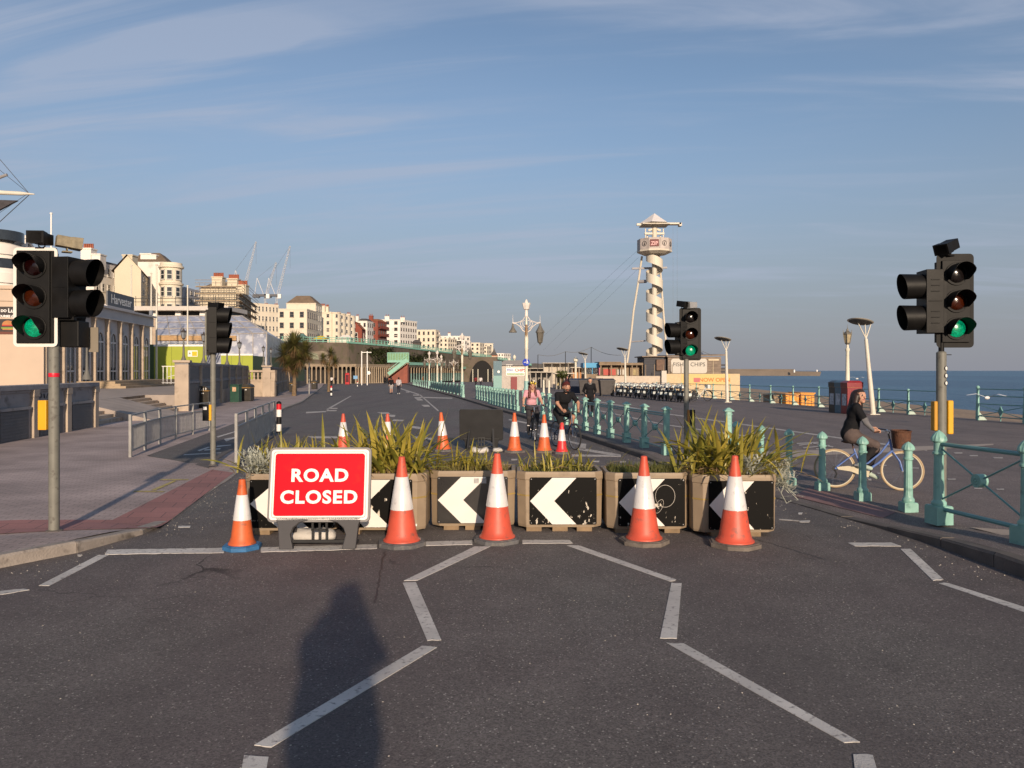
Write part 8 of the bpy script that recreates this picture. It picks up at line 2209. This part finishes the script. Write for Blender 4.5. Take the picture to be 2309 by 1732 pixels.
for k in range(4):
    mb = MB(); mb.lathe([(2.5, 5.5 + k * 2.9), (2.55, 6.5 + k * 2.9), (2.4, 6.5 + k * 2.9)], 20); mb.build('balcony', white_h, t); mb = MB(); mb.lathe([(2.32, 7.0 + k * 2.9), (2.32, 8.0 + k * 2.9)], 20); mb.build('window_band', glass_dark, t)
house('white house with mansard attic and chimney behind the arcade roof', 182, 212, 288, 590, 700, 118, 127, white_h, 3, 0, 6, slate, [(186, 209, 563, 5), (210, 230, 576, 0)], WIN, -.5)
house('tan gabled house with blank lit wall above the arcade', 258, 318, 346, 609, 700, 116, 136, tan_h, 3, 0, 3, roof_br, [(280, 302, 578, 0)], WIN, -.5, gable=2.2, cornice=False)
house('tall white house with two chimney stacks above the tan gable', 290, 376, 402, 590, 700, 126, 134, white_h, 3, 0, 0, roof_br, [(320, 343, 575, 0), (343, 355, 578, 0)], WIN, -.5, cornice=False)
# its round tower bay
b = Q(386, 700, 126); t = thing('round_bay_tower', 'round cream bay tower with tall sash windows on the white house', 'house', (b.x, 126, -.5)); h = Q(386, 594, 126).z + .5
mb = MB(); mb.lathe([(1.65, 0), (1.65, h - .9), (1.95, h - .8), (1.95, h - .5), (1.7, h - .4), (1.7, h)], 20); mb.lathe([(1.85, h - 3.6), (1.9, h - 3.3), (1.66, h - 3.2)], 20); mb.build('tower_wall', cream, t)
for k in range(3):
    for a in (-115, -75, -30):
        o_ = put(WIN, 'window', t, (1.66 * math.cos(R(a)), 1.66 * math.sin(R(a)), h - 2.0 - k * 2.75), R(a + 90)); o_.scale = (.75, 1.2, 1.5)
house('pale blue-white terrace between the round bay and the scaffolding', 402, 416, 462, 648, 700, 140, 150, pale_b, 3, 1, 5, None, (), WIN, -.5)
SF = house('cream end house wrapped in scaffolding below brick chimney pots', 452, 532, 566, 650, 706, 135, 155, tan_h, 3, 0, 4, roof_br, [(480, 503, 627, 6), (515, 537, 631, 9), (537, 556, 645, 8)], WIND, -.5, cornice=False)
t = thing('scaffolding', 'timber-decked tube scaffolding round the cream end house', 'scaffolding', Q(452, 706, 132)); o0 = t.location.copy()
sct = M('scaffold_tube', (.30, .25, .20), .5, var=.2); scb = M('scaffold_board', (.44, .34, .22), .8, var=.2)
for i in range(8):
    a = Q(lerp(450, 535, i / 7), 706, 132) - o0; mb = MB(); mb.cyl((a.x, 0, -3), (a.x, 0, (Q(0, 634 if 2 < i < 6 else 640, 132) - o0).z), .05, n=5); mb.build('standard', sct, t)
    a = Q(lerp(538, 575, i / 7), 706, lerp(132, 160, i / 7)) - o0; mb = MB(); mb.cyl((a.x, a.y, -3), (a.x, a.y, (Q(0, 655, 132) - o0).z), .05, n=5); mb.build('standard', sct, t)
for py in (646, 662, 678, 694):
    z = (Q(0, py, 132) - o0).z; a, b, c = Q(448, 0, 132) - o0, Q(538, 0, 132) - o0, Q(577, 0, 160) - o0
    mb = MB(); mb.bar((a.x - .4, 0, z), (b.x + .4, 0, z), .8, .09); mb.build('deck', scb, t)
    if py > 650: mb = MB(); mb.bar((b.x, 0, z - .05), (c.x, c.y, z - .05), .8, .09); mb.build('deck', scb, t)
    for dz in (.55, 1.05):
        mb = MB(); mb.cyl((a.x - .4, -.6, z + dz), (b.x + .4, -.6, z + dz), .045, n=5); mb.build('ledger', sct, t); mb = MB(); mb.cyl((b.x + .6, 0, z + dz), (c.x + .6, c.y, z + dz), .045, n=5); mb.build('ledger', sct, t)
house('grey-shaded terrace with dark balcony awnings behind the sheeting', 560, 572, 628, 684, 772, 170, 175, cream, 4, 1, 7, None, (), WIN, -.5)
house('cream terrace house with three emblem windows', 624, 692, 716, 697, 770, 214, 226, cream, 3, 3, 5, None, (), WIND, ZC - 9)
house('taller cream house with brown hipped roof behind the emblem house', 646, 712, 726, 684, 770, 242, 250, cream, 4, 0, 3, roof_br, (), WIN, ZC - 9, bay=False)
house('cream bow-fronted terrace with red chimney pots', 714, 748, 792, 704, 768, 262, 284, cream, 4, 2, 8, None, [(717, 733, 691, 7), (735, 741, 693, 3)], WIN, ZC - 9, bay=True)
house('single-storey red brick house with orange tiled roof on the cliff', 787, 816, 824, 742, 776, 284, 292, brick_h, 1, 1, 1, tile_r, (), WIN, ZC - 9, gable=2.6, cornice=False)
house('dark brick house with tall stack behind the orange roof', 805, 828, 842, 724, 776, 300, 308, white_h, 3, 2, 3, slate, [(803, 809, 714, 2)], WIND, ZC - 9)
house('tall red brick house with white balconies on the cliff', 832, 852, 872, 724, 776, 310, 320, brick_h, 3, 1, 4, tile_r, [(832, 841, 713, 2)], WIND, ZC - 9, balc=True)
house('white end house with small square windows beside the red brick one', 846, 902, 940, 721, 778, 334, 348, white_h, 4, 3, 7, None, [(868, 878, 714, 2), (903, 913, 717, 2)], WIND, ZC - 9)
house('broad cream block of flats with stacked balconies on the cliff', 940, 982, 990, 744, 788, 372, 378, cream, 3, 4, 1, None, (), WIND, ZC - 9, balc=True)
house('cream flats beyond the stacked balconies', 990, 1010, 1030, 763, 792, 420, 430, cream, 3, 2, 4, None, (), WIND, ZC - 9)
house('pale far terrace behind the lamp with two lanterns', 1028, 1048, 1062, 768, 796, 470, 480, white_h, 3, 2, 3, None, (), WIND, ZC - 9)
house('far white terrace ending the cliff row', 1060, 1082, 1092, 773, 800, 520, 530, cream, 3, 2, 2, None, (), WIND, ZC - 9)
house('farthest cream houses at the end of the row', 1090, 1098, 1108, 780, 806, 580, 592, cream, 3, 1, 3, None, (), WIND, ZC - 9)
house('distant white terrace right of the arch', 1116, 1136, 1152, 797, 812, 640, 652, white_h, 2, 3, 4, None, (), WIND, ZC - 9)
# second row, closing the skyline
house('pale terrace roofline between the scaffolding and the emblem house', 585, 632, 650, 700, 770, 250, 256, white_h, 3, 5, 2, None, [(596, 604, 690, 3), (618, 626, 691, 3)], WIN, -.5)
house('cream row seen over the bow-fronted terrace', 752, 800, 812, 716, 770, 330, 336, cream, 3, 5, 1, None, [(760, 768, 708, 3), (782, 790, 709, 3)], WIN, -.5)
house('white backs beyond the stacked balconies', 978, 1040, 1060, 758, 792, 470, 476, white_h, 3, 6, 2, None, [(986, 992, 751, 3), (1010, 1016, 752, 3)], WIN, -.5)
house('cream backs near the end of the cliff row', 1040, 1090, 1112, 774, 800, 600, 606, cream, 2, 5, 2, None, [(1052, 1057, 768, 2)], WIN, -.5)
t = thing('clock_pavilion', 'small square pavilion with pointed dark roof above the arch', 'pavilion', Q(1114, 822, 350)); mb = MB(); mb.bx(-1.6, 1.6, -1.6, 1.6, -6, 4.2); mb.build('wall', M('pavilion_brick', (.34, .15, .09), .8, var=.1), t); mb = MB(); mb.bx(-1.4, 1.4, -1.8, 1.4, 1.6, 3.6); mb.build('cream_panel', cream, t); mb = MB(); mb.lathe([(2.6, 4.2), (1.6, 5.0), (.4, 6.6), (.05, 7.6)], 4, sm=False, ang=R(45)); mb.build('roof', slate, t)
# cliff-top kiosks and awnings above the railing
for px, w, yb, yt, dd, m_, lb in ((670, 16, 768, 752, 205, M('kiosk_teal', (.12, .24, .22), .6), 'teal kiosk at the cliff edge above the first palm'), (710, 22, 770, 757, 215, M('awning_yellow', (.62, .45, .02), .6), 'yellow awning on the cliff top'), (765, 26, 770, 755, 225, white_h, 'low white cafe front on the cliff top'), (851, 20, 777, 764, 290, M('shelter_dark', (.09, .07, .06), .7), 'dark hipped seafront shelter on the cliff top'), (930, 18, 781, 766, 330, slate, 'dark porch before the white end house')):
    a, b = Q(px, yb, dd), Q(px + w, yt, dd); t = thing('cliff_kiosk', lb, 'kiosk', (a.x, dd, a.z - 2.5)); h = b.z - a.z + 2.5; w_ = b.x - a.x
    mb = MB(); mb.bx(0, w_, 0, 3, 0, h * .75); mb.build('wall', m_ if 'awning' not in lb else dark_k, t); mb = MB(); mb.add([(-.4, -.6, h * .75), (w_ + .4, -.6, h * .75), (w_ + .4, 3.4, h * .75), (-.4, 3.4, h * .75), (w_ * .25, 1.4, h), (w_ * .75, 1.4, h)], [(0, 1, 5, 4), (1, 2, 5), (2, 3, 4, 5), (3, 0, 4), (3, 2, 1, 0)]); mb.build('roof', m_, t)
# ------------------------------------------------------------------ sea-wall terrace below the houses
terr = M('terrace_wall', (.135, .105, .08), .9, var=.25, scale=.25, col2=(.085, .08, .045), patch=(.5, .66), pscale=.5, bump=.3, bscale=1.5); terr_d = M('terrace_recess_shade', (.03, .026, .022), .9, var=.2); colm = M('terrace_column', (.34, .265, .185), .8, var=.14, scale=.5); colt = M('terrace_column_teal', (.16, .26, .235), .7, var=.15, scale=.5); pale_teal = M('railing_green', (.22, .45, .35), .6, var=.1); ivy = leafmat('ivy', (.03, .045, .012), (.10, .11, .025), .8)
TP = [(-66, 172), (-51, 184), (-40.5, 193), (-33, 215), (-22, 268), (-9.3, 341), (2, 420), (14, 520)]
TT = [8.6, 8.7, 8.9, 8.7, 8.1, 7.5, 6.4, 5.2]
def seg_frame(name, label, i):
    p, q = TP[i], TP[i + 1]; t, L_ = wall_frame(name, label, 'terrace', p, q, -1.6); return t, L_
names = ['brown sea-wall terrace at its western end above the wrapped building', 'brown sea-wall terrace with stone colonnade behind the palms', 'brown sea-wall terrace beside the green staircase', 'sea-wall terrace with turquoise columned arcade', 'sea-wall terrace leading up to the dark arch', 'sea-wall terrace beyond the dark arch', 'farthest reach of the sea-wall terrace']
for i in range(7):
    t, L_ = seg_frame('sea_terrace', names[i], i); ha, hb = TT[i] + 1.6, TT[i + 1] + 1.6; zl = 4.9 if i < 4 else 3.9
    mb = MB(); mb.add([(0, .8, zl), (L_, .8, zl), (L_, .8, hb), (0, .8, ha), (0, 30, zl), (L_, 30, zl), (L_, 30, hb), (0, 30, ha)], [(0, 1, 2, 3), (3, 2, 6, 7), (1, 5, 6, 2), (0, 3, 7, 4)]); mb.build('upper_wall', terr, t)
    mb = MB(); mb.bx(0, L_, .9, 3, 0, zl); mb.build('recess', terr_d if i != 5 else terr, t)  # solid block, near-black colour stands for the shade behind the columns
    mb = MB(); mb.bx(0, L_, -1.6, .85, zl - .45, zl); mb.bx(0, L_, -1.75, .85, zl, zl + .2); mb.build('entablature', colm if i < 3 else terr, t)
    n = int(L_ / (1.15 if i < 3 else 2.4)); n = min(n, 30); cm = MB(); cm.lathe([(.30, 0), (.30, .3), (.2, .4), (.17, zl - .9), (.28, zl - .6), (.28, zl - .45)], 8)
    me = cm.mesh('column', colm)
    if 2 < i < 5:
        cm = MB(); cm.mat(1).lathe([(.22, 0), (.16, 2.7)], 8); cm.mat(0).lathe([(.16, 2.7), (.16, zl - .8), (.3, zl - .45)], 8); me = cm.mesh('column', [colm, colt])
    if i < 6:
        for k in range(n): put(me, 'column', t, (L_ * (k + .5) / n, -1.3, 0))
    mb = MB()
    nb = max(6, int(L_ / 1.7))
    for k in range(nb + 1): mb.bar((L_ * k / nb, .9, lerp(ha, hb, k / nb)), (L_ * k / nb, .9, lerp(ha, hb, k / nb) + 1.35), .16, .16)
    for z in (1.2, .7, .2): mb.bar((0, .9, ha + z), (L_, .9, hb + z), .1, .14)
    if i >= 2: mb.bar((0, .75, ha + .1), (L_, .75, hb + .1), .3, .5)
    mb.build('railing', pale_teal, t)
    if i >= 2:
        rr = random.Random(i); lv = MB()
        for c in range(5 if i < 5 else 3):
            cx_ = rr.uniform(.1, .9) * L_; cz = lerp(zl + .6, min(ha, hb) - 1.0, rr.random())
            for k in range(130): blade(lv, .8, .35, R(rr.uniform(60, 150)), R(30), rr.uniform(3.5, 5.9), (cx_ + rr.gauss(0, 2.6), .75, cz + rr.gauss(0, .55)), seg=2)
        o_ = lv.build('climbing_ivy', ivy, t); o_['kind'] = 'stuff'
        if i in (3, 4):
            mb = MB(); mb.bx(L_ * .15, L_ * .8, -1.9, -1.7, zl + .2, zl + 1.0); mb.build('green_panel', pale_teal, t)
# broken render patch and windows on the frontal wall
t = [o for o in COL.objects if o.name.startswith('sea_terrace')][1]
mb = MB(); mb.xprism([(1.5, 6.2), (8.5, 6.0), (8.0, 8.0), (6.5, 8.3), (2.5, 8.0)], .66, .79); mb.build('concrete_patch', M('concrete_patch', (.24, .20, .15), .9, var=.2, scale=.6), t)
mb = MB(); mb.xprism([(2.2, 6.3), (5.8, 6.2), (5.2, 7.6), (3.2, 7.9)], .60, .66); mb.build('pale_patch', M('pale_patch', (.30, .31, .22), .9, var=.2, scale=1.2), t)
# green staircase with brick side
t = thing('staircase', 'pale green iron staircase climbing the terrace with red brick side', 'staircase', Q(876, 864, 186)); o0 = t.location.copy()
f = lambda px, py, dd=186: Q(px, py, dd) - o0
a, b = f(876, 848), f(919, 815); lo, hi = f(876, 864), f(919, 864)
mb = MB(); mb.add([lo, hi, b + Vector((0, 0, -.4)), a + Vector((0, 0, -.2)), lo + Vector((0, 3, 0)), hi + Vector((0, 3, 0)), b + Vector((0, 3, -.4)), a + Vector((0, 3, -.2))], [(0, 1, 2, 3), (7, 6, 5, 4), (3, 2, 6, 7), (1, 5, 6, 2), (0, 3, 7, 4)]); mb.build('brick_side', M('stair_brick', (.24, .075, .05), .85, var=.2, scale=1), t)
mb = MB(); mb.bar(a + Vector((0, -.2, .45)), b + Vector((0, -.2, .45)), .15, .9); mb.bar(a + Vector((0, -.2, 1.5)), b + Vector((0, -.2, 1.5)), .12, .14); mb.build('stair_parapet', pale_teal, t)
for k in range(14):
    q = a.lerp(b, k / 14); mb = MB(); mb.bx(q.x, q.x + .5, q.y, q.y + 2.6, q.z - .5, q.z - .1); mb.build('tread', colm, t)
c0_, c1_ = f(874, 797), f(922, 812)
mb = MB(); mb.bar((c0_.x, 0, (c0_.z + c1_.z) / 2), (c1_.x, 0, (c0_.z + c1_.z) / 2), .1, c0_.z - c1_.z); mb.build('glazed_landing', M('landing_green', (.16, .30, .16), .35, var=.2), t)
for k in range(9):
    x = lerp(c0_.x, c1_.x, k / 8); mb = MB(); mb.bar((x, -.1, c1_.z - .6), (x, -.1, c0_.z + .15), .12); mb.build('landing_post', pale_teal, t)
mb = MB(); mb.bar((c0_.x, -.12, c0_.z + .1), (c1_.x, -.12, c0_.z + .1), .14, .2); mb.bar((c0_.x, -.12, c1_.z - .3), (c1_.x, -.12, c1_.z - .3), .3, .55); mb.build('landing_beam', pale_teal, t)
# dark arch over the road
t = thing('road_arch', 'dark arched tunnel mouth in the terrace with a pale stone rim', 'arch', Q(1087, 864, 285)); o0 = t.location.copy(); rx, rz_ = (Q(1116, 0, 285).x - Q(1058, 0, 285).x) / 2, (Q(0, 813, 285).z - Q(0, 864, 285).z)
arc = [(rx * math.cos(R(a)), rz_ * math.sin(R(a))) for a in range(0, 181, 12)]
mb = MB(); mb.xprism(arc, .3, 9); mb.build('tunnel', M('tunnel_shade', (.012, .011, .011), .9, var=.2), t)  # closed block, the shade inside the arch is its black colour
out = [(x * 1.05, z * 1.04) for x, z in arc]; n = len(arc); mb = MB(); mb.add([(x, .1, z) for x, z in out] + [(x, .1, z) for x, z in arc] + [(x, 1.2, z) for x, z in out], [(i, i + 1, n + i + 1, n + i) for i in range(n - 1)] + [(2 * n + i, 2 * n + i + 1, i + 1, i) for i in range(n - 1)]); mb.build('stone_rim', terr, t)
mb = MB(); mb.bx(-rx * 1.6, rx * 1.15, .4, 12, -.2, rz_ * 1.16); mb.build('abutment', terr, t)
for x in (-3.4, -1.5, 2.2, 4.0):
    mb = MB(); mb.cyl((x, -.5, 0), (x, -.5, rz_ * .62), .16, n=6); mb.build('pillar', cream_metal, t)
# phone box, gantry posts and signs on the far left of the road
q = P(784, 864.5, DZ); q = Vector(((784 - PW / 2) / F * 165, 165, gz(165) + DZ)); t = thing('phone_box', 'red telephone box far along the left pavement', 'phone box', q)
mb = MB(); mb.bx(-.45, .45, -.45, .45, 0, 2.2); mb.build('body', M('phone_red', (.42, .015, .02), .45), t, bevel=.02); mb = MB(); mb.lathe([(.62, 2.2), (.5, 2.4), (.1, 2.5)], 4, sm=False, ang=R(45)); mb.build('roof', M('phone_red', (.42, .015, .02), .45), t)
for k in range(6): mb = MB(); mb.bx(-.32, .32, -.46, -.445, .5 + k * .26, .70 + k * .26); mb.build('pane', glass_dark, t)
for px, yt, yb, lb in ((815.5, 792, 862, 'white gantry post with small blue sign before the colonnade'), (828, 792, 864, 'white gantry post with round signs before the colonnade')):
    dd = 150; b = Vector(((px - PW / 2) / F * dd, dd, gz(dd) + DZ)); h = Q(0, yt, dd).z - b.z; t = thing('sign_post', lb, 'sign post', b)
    mb = MB(); mb.cyl((0, 0, 0), (0, 0, h), .11, n=8); mb.build('post', white_paint, t); mb = MB(); s = -1 if px < 820 else 1
    if s < 0: mb.bx(-1.6, -.8, -.05, .05, 1.2, 1.85)
    else: mb.cyl((.3, -.06, 2.4), (.3, .0, 2.4), .35, n=14)
    mb.build('sign_plate', M('sign_pale_blue', (.16, .34, .55), .5) if s < 0 else white_paint, t)
    mb = MB(); mb.bx(0, 1.05 if s < 0 else .8, -.04, .04, h - .3, h - .15); mb.build('arm', white_paint, t)
# ------------------------------------------------------------------ tower cranes
crane_m = M('crane_white', (.50, .50, .52), .6, var=.1); crane_d = M('crane_dark', (.10, .10, .11), .6)
def crane(label, px, ycab, tip, dd, tail):
    b = Q(px, ycab, dd); t = thing('tower_crane', label, 'crane', (b.x, dd, -2.0), 0, 'white luffing cranes behind the terraces'); h = b.z + 2.0; w = .9
    def lattice(mb, p, q, w, n, r):
        p, q = Vector(p), Vector(q); dv = (q - p).normalized(); a = dv.cross(Vector((0, 1, 0))).normalized() * w / 2; c = Vector((0, w / 2, 0)); co = [a + c, a - c, -a - c, -a + c]
        for k in co: mb.bar(p + k, q + k * .5, r)
        for i in range(n):
            u, v = p.lerp(q, i / n), p.lerp(q, (i + 1) / n); s0, s1 = 1 - .5 * i / n, 1 - .5 * (i + 1) / n
            for j in range(4): mb.bar(u + co[j] * s0, v + co[(j + 1) % 4] * s1, r * .7)
    mb = MB(); lattice(mb, (0, 0, 0), (0, 0, h), 1.7, 16, .13); mb.build('mast', crane_m, t)
    tp = Q(tip[0], tip[1], dd) - Vector((b.x, dd, -2.0))
    mb = MB(); lattice(mb, (.8, 0, h + 1.0), tp, 1.3, 18, .11); mb.build('jib', crane_m, t)
    mb = MB(); mb.bx(-7.5, 2.0, -1.2, 1.2, h - .5, h + .9); mb.bx(-7.5, -3.5, -1.3, 1.3, h - 1.2, h + .2); mb.build('counter_deck', crane_d, t)
    mb = MB(); mb.bx(1.2, 3.2, -2.2, -.6, h - 1.8, h + .9); mb.build('cab', white_paint, t)
    ap = Vector((-5.0, 0, h + 11)); mb = MB(); mb.bar((-1, 0, h + .8), ap, .35); mb.bar((-6.5, 0, h + .8), ap, .3); mb.build('a_frame', crane_m, t)
    mb = MB(); mb.cyl(ap, tp, .06, n=4); mb.cyl(tp, tp + Vector((0, 0, -14)), .06, n=4); mb.build('rope', crane_d, t)
    return t
crane('white luffing crane whose mast is hidden by the scaffolding house', 549, 650, (577.5, 545), 480, -1)
crane('white luffing crane with the shorter jib right of the scaffolding house', 598, 667, (623, 592), 480, -1)
crane('white luffing crane with the longer jib right of the scaffolding house', 624, 667, (654, 555), 480, -1)
# distant downs beyond the promenade
mb = MB(); rr = random.Random(12); top = []
for i in range(26):
    px = lerp(1080, 1345, i / 25); y = 836 - 16 * math.sin(math.pi * min(1, i / 25 * .9 + .1)) * (1 - .5 * i / 25) - 4 + rr.uniform(-1.2, 1.2); top.append(Q(px, y, 950 + 4 * i))
vs = []
for p in top: vs += [(p.x, p.y - 60, -3), (p.x, p.y, p.z), (p.x, p.y + 300, p.z - 3)]
mb.add(vs, [(i * 3 + j, i * 3 + 3 + j, i * 3 + 4 + j, i * 3 + 1 + j) for i in range(25) for j in range(2)], True)
structure(mb.build('hills', M('far_hill', (.115, .105, .075), .95, var=.25, scale=.02, col2=(.19, .15, .11), patch=(.5, .6), pscale=.06), fix=True))
